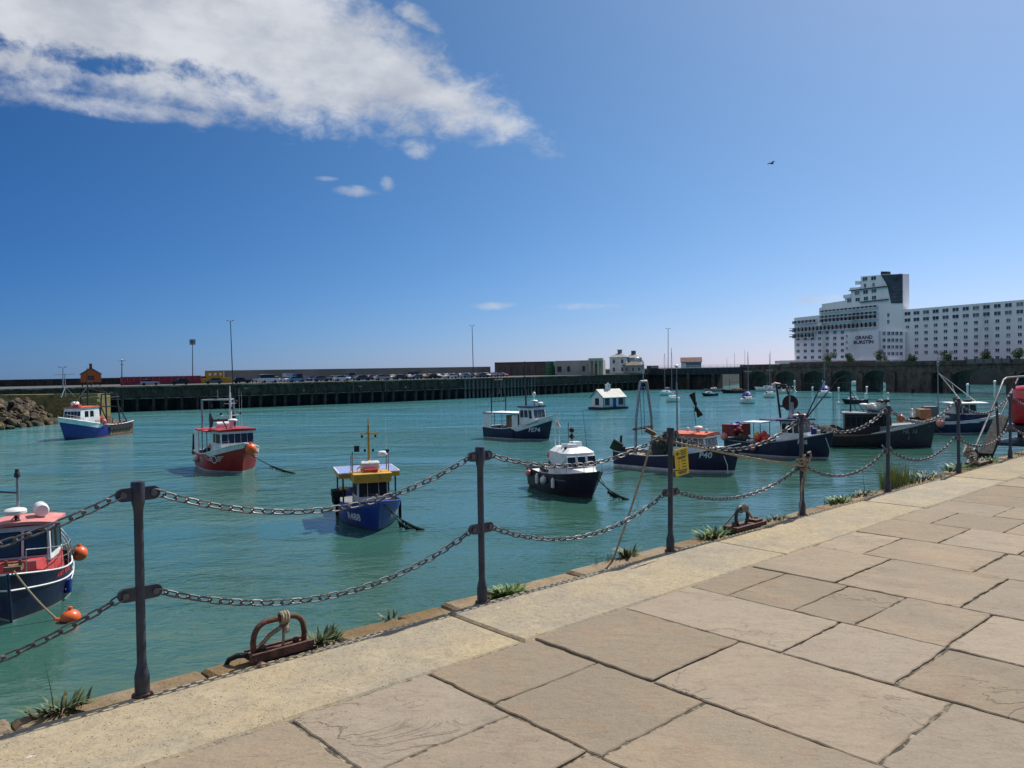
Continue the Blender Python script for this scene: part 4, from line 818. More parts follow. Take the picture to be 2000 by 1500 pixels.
b.heap((-4.4, -.2, 2.3), (.9, 1.4, .7), B_bluetarp, 'blue_tarpaulin', 14, 31); b.heap((-4.0, -.9, 1.9), (.8, .7, .8), B_rednet, 'red_net', 18, 32); b.heap((-3.2, -.9, 1.2), (.8, .6, .9), B_net, 'net_heap', 16, 33)
for k, (x, z) in enumerate(((-1.5, 1.5), (-1.2, 1.75), (-.9, 1.5), (-1.0, 1.9), (-.6, 1.6), (-1.7, 1.75))): b.buoy((x, -1.15+.1*(k % 2), z), .27, [M('red_float_vinyl', (.62, .035, .03), .4), B_yoil][k == 5], 'net_float')
b.buoy((-4.6, -1.75, 1.55), .33, B_buoyp, 'pink_buoy'); b.buoy(b.pt(.33, .75, -1, .2), .32, B_buoyp, 'hanging_buoy', 1.1, b.pt(.33, 1.2, -1, 0))
aerial(b, (-1.3, .6, 2.9), 1.9, mat=B_dark); rails(b, [(-.9, -1.3, 1.2), (.2, -1.3, 1.3)], .7)
mb = MB(); mb.ball((-2.2, -1.05, 1.25), .25, .7, 8); mb.ball((-2.6, -1.1, 1.25), .2, .7, 8); b.part('white_sack', mb, B_buoyw)
mb = MB(); mb.tube([(4.25, -.4, 1.9), (4.6, -.3, .8), (4.55, -.3, .1)], .025, 5); b.part('bow_line', mb, B_letter)

# ---- HL16 old dark trawler with net drum and derricks aft
b = Boat('old_dark_trawler', 'weathered black trawler lettered HL 16 with stern net drum and raised derricks', (1818.8, 872), -20, 13.0, 4.0, 1.25, 1.05, 2.5, .45, .92, 3.4, 2.1, .35)
b.hull(B_black, None, None, cap=B_rusty, deck=B_wood, dz=.5, capr=.05)
b.band('grey_bow_plating', lambda q: .08, lambda q: b.sheer(q)-.03, paint('worn_grey_hull_paint', (.05, .045, .052), .6, (.025, .022, .025), .4), 3, .012, False, q0=.66)
b.lettering('HL 16', .82, 1.55, .55, -1, M('scuffed_lettering', (.34, .33, .33), .6, 0, .3, 5, (.1, .1, .1), .5)); b.lettering('I', .82, .95, .5, -1, MATS['scuffed_lettering'], 'draught_mark')
mb = MB(); mb.hexa([Vector(p) for p in ((1.5, -1.9, 1.0), (5.9, -.55, 1.9), (5.9, .55, 1.9), (1.5, 1.9, 1.0))], [Vector(p) for p in ((1.5, -1.75, 1.95), (5.8, -.45, 2.35), (5.8, .45, 2.35), (1.5, 1.75, 1.95))]); b.part('whaleback', mb, B_grey, None, False)
b.band('white_foredeck_strake', lambda q: b.sheer(q)-.05, lambda q: b.sheer(q)+.42*max(0.0, 1-abs(q-.75)/.26), B_white, 1, -.03, False, q0=.55, q1=.97)
h = b.house(-1.6, 2.6, 1.25, 1.05, 1.2, 3.15, B_dark, .15, 0, .05, roof=B_grey, roof_over=.2, roof_th=.12, wins=[('s', .03+.12*k, .11+.12*k, .4, .84) for k in range(8)]+[('f', .06+.31*k, .31+.31*k, .4, .86) for k in range(3)])
mb = MB(); mb.bar((-1.0, 0, 3.2), (-1.0, 0, 6.3), .09, 8, 0, .05); mb.bar((-1.0, -.6, 5.6), (-1.0, .6, 5.6), .035); mb.bar((-1.0, 0, 5.4), (.2, 0, 3.3), .035); mb.bar((-1.0, 0, 5.0), (-.4, .6, 3.3), .035); b.part('mast', mb, B_dark)
b.heap((1.5, 0, 3.3), (1.6, 1.1, 1.5), M('white_dinghy_canvas', (.60, .58, .53), .6, 0, .2, 3), 'covered_dinghy', 14, 41); b.heap((2.0, -.1, 4.2), (.8, .6, .7), B_dark, 'dark_canvas', 10, 42); radar(b, (.2, .2, 3.9), .4)
mb = MB(); mb.bar((.2, .2, 3.2), (.2, .2, 3.95), .06); b.part('radar_mount', mb, B_white)
b.heap((-3.0, -.2, 1.1), (1.5, 1.4, 1.2), B_net, 'net_heap', 26, 43); b.buoy((3.3, -1.25, 2.75), .36, B_buoyo, 'orange_buoy'); b.buoy((-2.7, -1.6, 1.35), .2, B_buoyw, 'white_float'); b.buoy((-3.1, -1.62, 1.3), .22, B_buoyw, 'white_float')
mb = MB()
for x in (-4.4, -5.2): mb.box((x, -1.1, 1.35), (.55, .7, .7))
b.part('blue_fish_box', mb, B_bluetarp, None, False); mb = MB(); mb.box((-4.0, -1.35, 1.3), (.35, .5, .55)); b.part('white_fish_box', mb, B_buoyw, None, False)
mb = MB()
for y in (-1.1, 1.1):
    mb.bar((-7.4, y*1.2, 1.2), (-7.9, y*.8, 6.1), .085, 8); mb.bar((-5.6, y*1.2, 1.2), (-7.0, y*.8, 6.0), .085, 8); mb.bar((-7.9, y*.8, 6.1), (-7.0, y*.8, 6.0), .07); mb.bar((-7.6, y, 3.9), (-6.4, y, 3.7), .06)
mb.bar((-7.9, -.9, 6.1), (-7.9, .9, 6.1), .08, 8); mb.bar((-7.0, -.9, 6.0), (-7.0, .9, 6.0), .08, 8); gz = b.part('stern_gantry', mb, B_dark)
for x in (-7.6, -7.2): mb = MB(); mb.lathe([(.05, -.07), (.17, -.06), (.17, .06), (.05, .07)], (x, -.5, 5.75), 10, 0, Matrix.Rotation(pi/2, 3, 'X')); mb.build('block', B_dark, gz, True)
mb = MB(); mb.lathe([(.76, -.9), (.76, -.82), (.58, -.8), (.70, 0), (.58, .8), (.76, .82), (.76, .9)], (-6.6, 0, 4.2), 20, 0, Matrix.Rotation(pi/2, 3, 'X')); b.part('net_drum', mb, M('brown_net_on_drum', (.045, .03, .026), .95, 0, .5, 6, (.12, .04, .03), .4, .04, 18))
b.heap((-5.6, -.2, 1.3), (.9, 1.1, 2.4), B_rusty, 'heaped_trawl_gear', 26, 44)
mb = MB(); mb.box((-5.3, -.9, 1.55), (1.5, .9, .7)); b.part('red_net_bin', mb, B_red, None, False)
for (y, x2) in ((-.7, -3.0), (.8, -1.6)):
    mb = MB(); mb.bar((-5.4, y, 2.2), (x2-.4, y, 6.6), .075, 8, 0, .05); mb.bar((x2-.4, y, 6.6), (x2+.3, y, 6.9), .05); b.part('derrick', mb, B_dark)
mb = MB(); mb.bar((-2.6, -.6, 6.5), (-2.6, -.5, 2.2), .015, 4); mb.bar((-7.9, 0, 6.1), (-1.0, 0, 6.2), .015, 4); b.part('rigging_wire', mb, B_rubber)
b.mooring((6.0, -.1, 2.3), gp(1866, 862), 'thin dark mooring line from the HL 16 trawler bow', .02, False, sag=.2)
mb = MB(); mb.tube([b.pt(.64, .25, -1, .08), b.pt(.66, .0, -1, .1)], .08, 6); mb.tube([b.pt(.68, .25, -1, .08), b.pt(.71, .0, -1, .1)], .07, 6); b.part('waterline_weed', mb, B_buoyw)

# ---- rightmost navy boat
b = Boat('open_fishing_boat', 'navy and white fishing boat with pale mast stays behind the gangway rails', (1944, 844), -5, 9.6, 3.5, 1.5, 1.35, 2.1, .5, .9, 3.2, 2.0, .35)
b.hull(B_navy, B_white, B_white, .28, None, cap=B_white, deck=B_wood, dz=.5, stripe_h=.1, capr=.05)
b.band('name_strip', lambda q: 1.2, lambda q: 1.3, B_letter, 1, .012, False, None, .54, .70, (-1,)); b.lettering('FE', .90, 1.35, .45, -1, B_letter)
mb = MB(); mb.hexa([Vector(p) for p in ((-.6, -1.3, 1.2), (3.6, -.5, 1.8), (3.6, .5, 1.8), (-.6, 1.3, 1.2))], [Vector(p) for p in ((-.6, -1.2, 2.2), (3.3, -.4, 2.1), (3.3, .4, 2.1), (-.6, 1.2, 2.2))]); b.part('trunk_cabin', mb, B_navy, None, False)
h = b.house(-.6, 1.9, 1.15, 1.05, 2.1, 3.35, B_white, .12, 0, .05, roof=B_white, roof_over=.75, roof_th=.08, wins=[('s', .06+.32*k, .3+.32*k, .15, .85) for k in range(3)]+[('f', .06+.31*k, .31+.31*k, .2, .86) for k in range(3)])
mb = MB(); mb.bar((-1.9, 0, 1.8), (-1.9, 0, 8.6), .07, 8, 0, .05); mb.bar((-1.9, -.3, 8.0), (-1.9, .3, 8.0), .04); mb.lathe([(.08, 0), (.14, .1), (.14, .5), (.05, .6)], (-1.9, 0, 7.6), 8); ms = b.part('mast', mb, B_steel)
mb = MB(); mb.bar((-1.9, 0, 6.9), (2.1, -.4, 3.5), .05); mb.bar((-1.9, 0, 6.9), (1.0, .6, 3.5), .05); mb.bar((-.4, -.1, 5.4), (.2, .3, 4.2), .03); mb.build('mast_stay', B_buoyw, ms, True)
mb = MB(); mb.lathe([(.2, 0), (.3, .2), (.25, .6)], (-.1, -.2, 3.45), 10); mb.box((1.3, 0, 3.6), (.7, .5, .3)); b.part('roof_gear', mb, B_dark)
mb = MB(); mb.box((-3.6, -.2, 2.2), (1.2, 1.2, 1.1)); b.part('orange_crate_stack', mb, B_crate, None, False); mb = MB(); mb.box((-2.6, .5, 2.4), (1.4, 1.2, 1.2)); b.part('grey_bin', mb, M('grey_bin_plastic', (.12, .15, .17), .6), None, False)
b.heap((-1.9, -1.2, 1.7), (.7, .5, .6), B_buoyw, 'white_net', 12, 51); b.heap((-4.0, 0, 1.5), (.9, 1.2, .6), B_rubber, 'black_gear', 14, 52)
b.buoy(b.pt(.24, 1.15, -1, .28), .45, B_buoyp, 'pink_buoy', 1.05); mb = MB(); mb.tube([(-.2, -1.25, 2.0), (.2, -1.35, 2.25), (.7, -1.25, 1.95)], .05, 6); b.part('red_hose', mb, B_rose)

# ================================================================ FAR SHORE: pier, cars, buildings, viaduct, hotel
V2 = lambda x, y, z=0.0: Vector((x, y, z))
M_pier = M('tarred_pier_face', (.020, .018, .016), .9, 0, .5, .8, (.055, .045, .032), .35, .06, 2.5, stretch=(1, 1, .3))
M_pierup = M('weathered_pier_masonry', (.046, .036, .028), .9, 0, .6, 1.1, (.105, .085, .060), .22, .15, 2.2, stretch=(1, 1, .35))
M_pile = M('old_timber_pile', (.055, .048, .044), .9, 0, .4, .6, (.02, .018, .017), .5, .03, 6, rnd=.3)
M_tarmac = M('pier_tarmac', (.07, .07, .07), .9, 0, .2, .3)
M_conc = M('pale_concrete_edge', (.22, .20, .16), .85, 0, .3, .6, (.10, .09, .07), .45)
M_tanwall = M('tan_sea_wall', (.30, .265, .195), .9, 0, .15, .1, (.24, .20, .15), .3)
FRONT = [V2(-150, 146), V2(-92, 174), V2(-62, 188), V2(-28, 210), V2(-3, 232), V2(19, 255), V2(50, 284)]
def offset_line(pts, d):
    out = []
    for i, p in enumerate(pts):
        a = pts[max(0, i-1)]; b_ = pts[min(len(pts)-1, i+1)]; t = (b_-a).normalized(); out.append(p+V2(-t.y, t.x)*d)
    return out
def strip(mb, A, B_, z0, z1, mi=0):
    """closed wall body between two plan polylines"""
    ring = list(A)+list(reversed(B_)); mb.hexa([V2(p.x, p.y, z0) for p in ring], [V2(p.x, p.y, z1) for p in ring], mi)
DECK = -.55
mb = MB(); strip(mb, offset_line(FRONT, 1.3), offset_line(FRONT, 60), -9, DECK-.02); pier = tag(mb.build('far_pier', M_pier, tri=True), 'long dark stone pier across the harbour', 'pier')
mb = MB(); strip(mb, FRONT, offset_line(FRONT, 1.29), -3.4, DECK-.35); mb.build('upper_wall', M_pierup, pier, tri=True)
mb = MB(); strip(mb, offset_line(FRONT, -.15), offset_line(FRONT, 1.4), DECK-.34, DECK); mb.build('coping', M_conc, pier, tri=True)
mb = MB(); strip(mb, offset_line(FRONT, -.3), offset_line(FRONT, .6), -3.52, -3.38); mb.build('string_course', M_conc, pier, tri=True)
mb = MB(); strip(mb, offset_line(FRONT, 1.41), offset_line(FRONT, 59), DECK-.015, DECK-.004); mb.build('deck_surface', M_tarmac, pier, tri=True)
def along(pts, d):
    for i in range(len(pts)-1):
        l = (pts[i+1]-pts[i]).length
        if d <= l or i == len(pts)-2:
            t = (pts[i+1]-pts[i])/l; return pts[i]+t*d, atan2(t.y, t.x)
        d -= l
TOTAL = sum((FRONT[i+1]-FRONT[i]).length for i in range(len(FRONT)-1))
PM = MB().box((0, 0, -6.2), (.55, .9, 5.7)).mesh('fender_pile', M_pile); PM2 = MB().box((0, 0, -5.2), (.42, .5, 8.2)).mesh('sheet_pile_rib', M('pale_steel_rib', (.13, .12, .115), .8, 0, .4, .6, (.06, .04, .03), .4, rnd=.3))
d = 40.0
while d < TOTAL-2:
    p, a = along(FRONT, d); sheet = 156 < d < 186
    link_mesh('sheet_pile_rib' if sheet else 'fender_pile', PM2 if sheet else PM, pier, (p.x+sin(a)*.1, p.y-cos(a)*.1, 0), (0, 0, a)); d += 1.5 if sheet else random.choice((2.6, 3.0, 3.4))
for d in (112, 122, 131, 150, 167): # ladders on the pier face
    p, a = along(FRONT, d); mb = MB()
    for x in (-.22, .22): mb.bar((x, -.75, -7), (x, -.75, DECK+.8), .05, 5)
    for k in range(14): mb.bar((-.22, -.75, -6.6+.45*k), (.22, -.75, -6.6+.45*k), .035, 4)
    mb.build('ladder', B_dark, pier, False, (p.x, p.y, 0), (0, 0, a))
for d, z, w in ((66, -1.9, .7), (95, -1.7, 1.1), (109, -2.6, .5), (124, -2.0, .9), (137, -2.5, .5), (149, -1.6, .5), (160, -2.4, .4)):
    p, a = along(FRONT, d); mb = MB(); mb.box((0, -.06, z), (w, .1, .4)); mb.build('pale_plate', M_conc, pier, False, (p.x, p.y, 0), (0, 0, a))
mb = MB(); Rw = random.Random(8)
for i in range(1500):
    d = Rw.uniform(20, TOTAL-4); p, a = along(FRONT, d)
    if sin(d*.7)+sin(d*.23+1) < -.3: continue
    h = Rw.uniform(.1, .7); q = p+V2(sin(a), -cos(a))*.2; mb.add([V2(q.x-.25, q.y, DECK-.3-h*.6), V2(q.x+.25, q.y, DECK-.35-h*.4), V2(q.x+Rw.uniform(-.3, .3), q.y-.1, DECK-.25+h*.35)], [(0, 1, 2)])
o = mb.build('hanging_weeds', M('pier_weeds', (.045, .045, .022), .9, 0, .4, 1, (.085, .07, .03), .4), pier); o['kind'] = 'stuff'
# sea wall behind the pier and the low outer arm to the left
mb = MB(); wl = [V2(-92, 233), V2(-50, 262), V2(-8, 291)]; strip(mb, wl, offset_line(wl, 2), DECK, 3.0); tag(mb.build('sea_wall', M_tanwall, tri=True), 'long tan sea wall behind the parked cars', 'wall')
mb = MB(); wl = [V2(-330, 150), V2(-150, 208), V2(-91, 233)]; strip(mb, wl, offset_line(wl, 9), -9, 1.35); tag(mb.build('outer_breakwater', M_pierup, tri=True), 'dark low outer breakwater on the horizon', 'breakwater')
mb = MB(); wl = [V2(-240, 128), V2(-160, 152), V2(-96, 172)]; strip(mb, wl, offset_line(wl, 12), -9, -1.4); tag(mb.build('inner_jetty', M_pier, tri=True), 'dark low jetty behind the rock bank', 'jetty')
# cars
CARCOL = {'black': (.012, .012, .014), 'dark blue': (.012, .02, .07), 'silver': (.38, .39, .40), 'white': (.70, .70, .70), 'red': (.30, .015, .02), 'grey': (.10, .105, .115), 'pale blue': (.16, .27, .42), 'maroon': (.13, .015, .03)}
def car_mesh(kind, colname):
    mb = MB(); L, Wd, H = (4.2, 1.76, 1.46) if kind == 'car' else (4.9, 1.95, 2.15)
    prof = ([(-2.1, .35), (-2.12, .75), (-1.95, .98), (-1.5, 1.02), (.95, .98), (1.95, .82), (2.1, .6), (2.08, .32)] if kind == 'car' else [(-2.4, .35), (-2.42, 1.0), (-2.35, 1.2), (1.3, 1.2), (2.1, 1.0), (2.42, .75), (2.4, .32)])
    mb.poly([(x, -Wd/2, z) for x, z in prof], (0, Wd, 0), 0)
    cab = ([(-1.75, 1.0), (-1.35, 1.43), (.1, 1.46), (.95, .98)] if kind == 'car' else [(-2.33, 1.2), (-2.25, 2.1), (.9, 2.12), (1.5, 1.2)])
    n = len(cab); y = Wd/2-.07; vs = [V2(x, -y+(.16 if z > 1.2 else 0), z) for x, z in cab]+[V2(x, y-(.16 if z > 1.2 else 0), z) for x, z in cab]
    mb.add(vs, [(0, 1, 2, 3), (7, 6, 5, 4)]+[(i, 4+i, 4+(i+1) % 4, (i+1) % 4) for i in range(4)], 1)
    zt = cab[1][1]; mb.hexa([V2(cab[1][0]-.02, -y+.15, zt-.03), V2(cab[2][0]+.05, -y+.15, zt-.01), V2(cab[2][0]+.05, y-.15, zt-.01), V2(cab[1][0]-.02, y-.15, zt-.03)], [V2(cab[1][0], -y+.2, zt+.03), V2(cab[2][0], -y+.2, zt+.03), V2(cab[2][0], y-.2, zt+.03), V2(cab[1][0], y-.2, zt+.03)], 0)
    for x in (-1.3, 1.3):
        for sd in (-1, 1): mb.lathe([(.31, -.1), (.33, -.06), (.33, .06), (.31, .1)], (x, sd*(Wd/2-.06), .33), 10, 2, Matrix.Rotation(pi/2, 3, 'X'))
    return mb.mesh('parked_car', [M('car_paint_'+colname.replace(' ', '_'), CARCOL[colname], .25, 0, .05, 1, coat=.6), B_glass, B_rubber])
CM = {}
R_ = random.Random(12)
def put_cars(ds, back, turn, row, cols, kinds):
    line = offset_line(FRONT, back)
    for i, d in enumerate(ds):
        p, a = along(line, d); c = cols[i % len(cols)]; k = 'van' if i in kinds else 'car'
        if (k, c) not in CM: CM[(k, c)] = car_mesh(k, c)
        o = link_mesh('parked_'+k, CM[(k, c)], None, (p.x, p.y, DECK+.01), (0, 0, a+rad(turn)+R_.uniform(-.05, .05)+(pi if R_.random() < .4 else 0)))
        tag(o, f'{c} {k}, {ordinal(i)} from the red hoarding in the {row} on the pier', k, 'cars parked on the far pier')
put_cars([74, 80.5, 88, 94.5, 101, 108, 114.5, 120, 126, 131.5, 137, 142, 148, 154, 160, 166], 4.2, 0, 'kerbside row', ['silver', 'black', 'grey', 'black', 'white', 'pale blue', 'grey', 'white', 'dark blue'], (4,))
put_cars([96+2.75*i+(i % 3)*.2 for i in range(32)], 15, 90, 'middle row', ['dark blue', 'grey', 'dark blue', 'silver', 'white', 'maroon', 'dark blue', 'red', 'black', 'pale blue', 'white', 'grey'], (5, 18))
put_cars([104+2.8*i for i in range(30)], 31, 90, 'rear row', ['black', 'white', 'dark blue', 'grey', 'silver', 'black', 'red', 'white', 'dark blue'], (3, 9, 17))
# white hut, hoarding, kiosk and red hut
def block(name, u0, u1, vt, vb, Y0, Y1, mat, depth=5.0, zb=None, **tg):
    a, b_ = dp(u0, vt, Y0), dp(u1, vt, Y1); zt = (a.z+b_.z)/2; z0 = zb if zb is not None else dp((u0+u1)/2, vb, (Y0+Y1)/2).z
    t = (b_-a); t.z = 0; t.normalize(); n_ = V2(-t.y, t.x)*depth
    ring = [V2(a.x, a.y), V2(b_.x, b_.y), V2(b_.x, b_.y)+n_, V2(a.x, a.y)+n_]
    mb = MB(); mb.hexa([V2(p.x, p.y, z0) for p in ring], [V2(p.x, p.y, zt) for p in ring]); o = mb.build(name, mat)
    if tg: tag(o, **tg)
    return o, ring, z0, zt
M_hoard = M('red_hoarding', (.30, .035, .050), .6, 0, .15, .5, (.2, .03, .035), .3); M_yel = M('yellow_cladding', (.55, .31, .02), .6, 0, .15, .6); M_orange = M('orange_hut_boards', (.55, .12, .025), .65, 0, .15, 1.5)
hd, ring, z0, zt = block('hoarding', 236, 392, 735, 750, 196, 208, M_hoard, .35, DECK, label='long dark red hoarding beside the parked cars', cat='hoarding')
for i in range(14):
    f = i/13; p = ring[0].lerp(ring[1], f); mb = MB(); mb.box((p.x, p.y-.12, (z0+zt)/2), (.14, .12, zt-z0+.15)); mb.build('post', M_hoard, hd)
yo, ring, z0, zt = block('yellow_kiosk', 392, 455, 738, 748, 208, 212, M_yel, 4, DECK, label='yellow and orange low kiosk at the end of the red hoarding', cat='kiosk')
m2, r2, z2, t2 = block('upper_storey', 402, 437, 725, 738, 209.5, 211, M_yel, 2.6, zt-.02); m2.parent = yo
for k in range(3): p = r2[0].lerp(r2[1], .2+.3*k); mb = MB(); mb.box((p.x, p.y-.03, (z2+t2)/2+.1), (.9, .08, .7)); mb.build('window', B_white, yo)
wh, _, _, _ = block('site_cabin', 559, 574, 729, 744, 216, 217.5, M('pale_blue_cabin', (.45, .53, .60), .6), 2.5, DECK, label='pale blue site cabin standing among the cars', cat='cabin')
def gabled(name, c, rz, L, Wd, z0, zw, zr, wall, roofm, over=.25):
    root = empty(name, (c.x, c.y, z0), rz); mb = MB(); h, r = zw-z0, zr-z0
    mb.poly([(-L/2, -Wd/2, 0), (-L/2, Wd/2, 0), (-L/2, Wd/2, h), (-L/2, 0, r), (-L/2, -Wd/2, h)], (L, 0, 0)); w_ = mb.build('wall', wall, root, tri=True)
    mb = MB(); s_ = (r-h)/(Wd/2)
    for sd in (-1, 1): mb.hexa([V2(-L/2-over, 0, r+.02), V2(L/2+over, 0, r+.02), V2(L/2+over, sd*(Wd/2+over), h-over*s_+.02), V2(-L/2-over, sd*(Wd/2+over), h-over*s_+.02)], [V2(-L/2-over, 0, r+.17), V2(L/2+over, 0, r+.17), V2(L/2+over, sd*(Wd/2+over), h-over*s_+.17), V2(-L/2-over, sd*(Wd/2+over), h-over*s_+.17)])
    rf = mb.build('roof', roofm, root); return root, w_, rf
def wall_window(root, c, w, h, axis, glass=None, frame=None, bars=1, name='window'):
    """pane with frame and glazing bars on a wall facing -y ('y') or -x ('x') in local axes"""
    mb = MB(); cx, cy, cz = c; X = (lambda a, d_: (cx+a, cy-d_, 0)) if axis == 'y' else (lambda a, d_: (cx-d_, cy-a, 0))
    P = lambda a, z, d_: V2(*X(a, d_)[:2], cz+z)
    mb.hexa([P(-w/2, -h/2, 0), P(w/2, -h/2, 0), P(w/2, h/2, 0), P(-w/2, h/2, 0)], [P(-w/2, -h/2, .02), P(w/2, -h/2, .02), P(w/2, h/2, .02), P(-w/2, h/2, .02)], 0)
    fw = max(.04, w*.06)
    def b_(a0, a1, z0_, z1_): mb.hexa([P(a0, z0_, 0), P(a1, z0_, 0), P(a1, z1_, 0), P(a0, z1_, 0)], [P(a0, z0_, .06), P(a1, z0_, .06), P(a1, z1_, .06), P(a0, z1_, .06)], 1)
    b_(-w/2-fw, -w/2, -h/2, h/2); b_(w/2, w/2+fw, -h/2, h/2); b_(-w/2-fw, w/2+fw, h/2, h/2+fw); b_(-w/2-fw, w/2+fw, -h/2-fw, -h/2)
    for k in range(bars): x = -w/2+w*(k+1)/(bars+1); b_(x-fw/3, x+fw/3, -h/2, h/2)
    return mb.build(name, [glass or B_glass, frame or B_white], root)
M_slate = M('dark_slate_roof', (.04, .042, .05), .7, 0, .3, 1); M_housewhite = M('white_house_render', (.66, .66, .64), .8, 0, .08, .6, (.5, .48, .42), .15)
c = dp(178, 747, 180); hut, w_, rf = gabled('stilt_hut', V2(c.x, c.y), rad(-62), 3.4, 4.2, .45, 2.35, 3.75, M_orange, M_slate, .2)
tag(hut, 'small orange-red hut with chimney on stilts above the pier', 'hut')
mb = MB(); mb.box((.3, 0, 3.55), (.6, .6, 1.6)); mb.build('chimney', M('hut_chimney', (.30, .06, .03), .8), rf)

mb = MB(); mb.box((1.715, .0, 1.05), (.03, 1.3, .95), 0, 0); mb.box((1.73, 0, 1.05), (.03, .08, .95), 0, 1); mb.box((1.73, 0, 1.05), (.03, 1.3, .07), 0, 1); mb.build('window', [B_glass, M_orange], hut)
for (x, y) in ((-1.4, -1.8), (-1.4, 1.8), (1.4, -1.8), (1.4, 1.8), (1.4, 0), (0, -1.8)): mb = MB(); mb.box((x, y, -.9), (.2, .2, 1.8)); mb.build('stilt', B_dark, hut)
def lamp(u, vt, vb, Y, label, kind='lamp', cat='lamp post', lean=0.0):
    a, b_ = dp(u, vt, Y), dp(u+lean, vb, Y); zb = min(b_.z, DECK+.5) if b_.z > DECK else DECK; h = a.z-zb
    r = empty('street_lamp', (b_.x, b_.y, zb)); mb = MB(); tx = a.x-b_.x; mb.bar((0, 0, 0), (tx, 0, h), .14, 8, 0, .09); mb.build('pole', B_dark if kind != 'thin' else B_steel, r, True)
    if kind == 'flood':
        mb = MB(); mb.box((tx, 0, h), (1.5, .5, 1.5)); hd = mb.build('lamp_head', B_dark, r)
        for (x, z) in ((-.4, .35), (.4, .35), (-.4, -.35), (.4, -.35)): mb = MB(); mb.box((tx+x, -.3, h+z), (.55, .12, .5)); mb.build('floodlight', M('lamp_lens', (.35, .36, .38), .3), hd)
        mb = MB(); mb.box((-.8, 0, .4), (.9, .7, .8)); mb.build('control_box', B_dark, r)
    elif kind == 'cross':
        for z in (0, -.9): mb = MB(); mb.bar((tx-.9+abs(z)*.4, 0, h+z), (tx+.9-abs(z)*.4, 0, h+z+.1), .06, 5); mb.build('lamp_arm', B_steel, r)
        mb = MB(); mb.lathe([(.1, 0), (.2, .2), (.02, .5)], (tx, 0, h), 8); mb.build('lamp_head', B_steel, r)
    else:
        for sd in (-1, 1): mb = MB(); mb.bar((tx, 0, h-.1), (tx+sd*.5, 0, h+.1), .05, 5); mb.box((tx+sd*.62, 0, h+.12), (.55, .35, .16)); mb.build('lamp_head', B_steel, r)
    tag(r, label, cat, 'tall lamps along the far pier')
lamp(376, 668, 737, 222, 'tall floodlight mast with square lamp head above the red hoarding', 'flood', 'floodlight')
lamp(450, 627, 752, 186, 'very tall thin lamp column rising behind the red boat', 'lamp', lean=5)
lamp(238, 705, 757, 186, 'short pale lamp post with cross arms near the orange-red hut', 'cross')
lamp(922, 636, 728, 262, 'tall lamp column beside the long brown building', 'lamp', lean=2.5)
lamp(1305, 642, 735, 292, 'tall lamp column behind the yacht masts', 'lamp')
lamp(123, 718, 765, 168, 'thin dark pole left of the orange-red hut', 'thin', 'pole')
c = gp(128, 775, -1.35); r = empty('navigation_mast', (c.x, c.y, -1.4)); mb = MB(); mb.bar((0, 0, 0), (0, 0, 3.6), .06, 6); mb.build('pole', B_steel, r)
for a in (.6, 2.7, 4.8): mb = MB(); mb.bar((cos(a)*1.3, sin(a)*1.3, 0), (0, 0, 1.6), .035, 5); mb.build('leg', B_steel, r)
mb = MB(); mb.bar((-1.8, 0, 3.5), (1.6, 0, 3.6), .05, 5); mb.build('cross_arm', B_steel, r); tag(r, 'pale grey tripod mast with cross arm on the jetty end', 'mast')
# buildings by the pier root
M_brown = M('brown_shed_cladding', (.135, .105, .088), .8, 0, .2, .4); M_beige = M('beige_building_render', (.42, .37, .315), .85, 0, .12, .3, (.33, .28, .23), .25)
lb, ring, z0, zt = block('long_shed', 966, 1083, 707.5, 724, 287, 283, M_brown, 10, DECK, label='long low brown shed behind the cars', cat='shed')
mb = MB(); p0_, p1_ = ring[0], ring[1]; mb.bar(V2(p0_.x, p0_.y-.1, zt), V2(p1_.x, p1_.y-.1, zt), .16, 4); mb.build('roof_edge', M_slate, lb)
for i in range(9): p = ring[0].lerp(ring[1], .08+.1*i); mb = MB(); mb.box((p.x, p.y-.05, z0+1.6), (.12, .12, zt-z0-1.2)); mb.build('wall_rib', M_slate, lb)
p = dp(1075, 712, 276); mb = MB(); mb.lathe([(1.65, 0), (1.65, 4.9), (1.6, 5.0)], (0, 0, 0), 20); o = mb.build('green_silo', M('green_silo_paint', (.02, .14, .055), .5, 0, .25, .6, (.01, .06, .03), .3), None, True, (p.x, p.y, DECK)); tag(o, 'green cylindrical silo against the brown shed', 'silo')
for z in (1.2, 2.4, 3.6): mb = MB(); mb.lathe([(1.66, 0), (1.7, .04), (1.7, .12), (1.66, .16)], (0, 0, z), 20); mb.build('hoop', M_slate, o, True)
bb, ring, z0, zt = block('beige_building', 1084, 1176, 704, 731, 272, 268, M_beige, 9, DECK, label='beige flat-roofed station building with columned porch', cat='building')
p0_, p1_ = ring[0], ring[1]
for f, w in ((.12, 2.4), (.3, 1.4), (.62, 1.3)): p = p0_.lerp(p1_, f); mb = MB(); mb.box((p.x, p.y-.03, z0+2.2), (w, .1, 1.8)); mb.build('window', B_glass, bb)
m2, r2, z2, t2 = block('porch_roof', 1149, 1177, 699.5, 704, 265.5, 264.5, M_beige, 5, zt-.3); m2.parent = bb
for f in (.06, .36, .64, .94): p = r2[0].lerp(r2[1], f); mb = MB(); mb.box((p.x+.2, p.y+.5, (z0+zt)/2), (.55, .55, zt-z0)); mb.build('column', M_beige, bb)
p = r2[0].lerp(r2[1], .5); mb = MB(); mb.box((p.x+.2, p.y+1.8, z0+1.9), (1.5, .15, 3.4)); mb.build('door', M('wood_door', (.20, .11, .055), .6), bb)
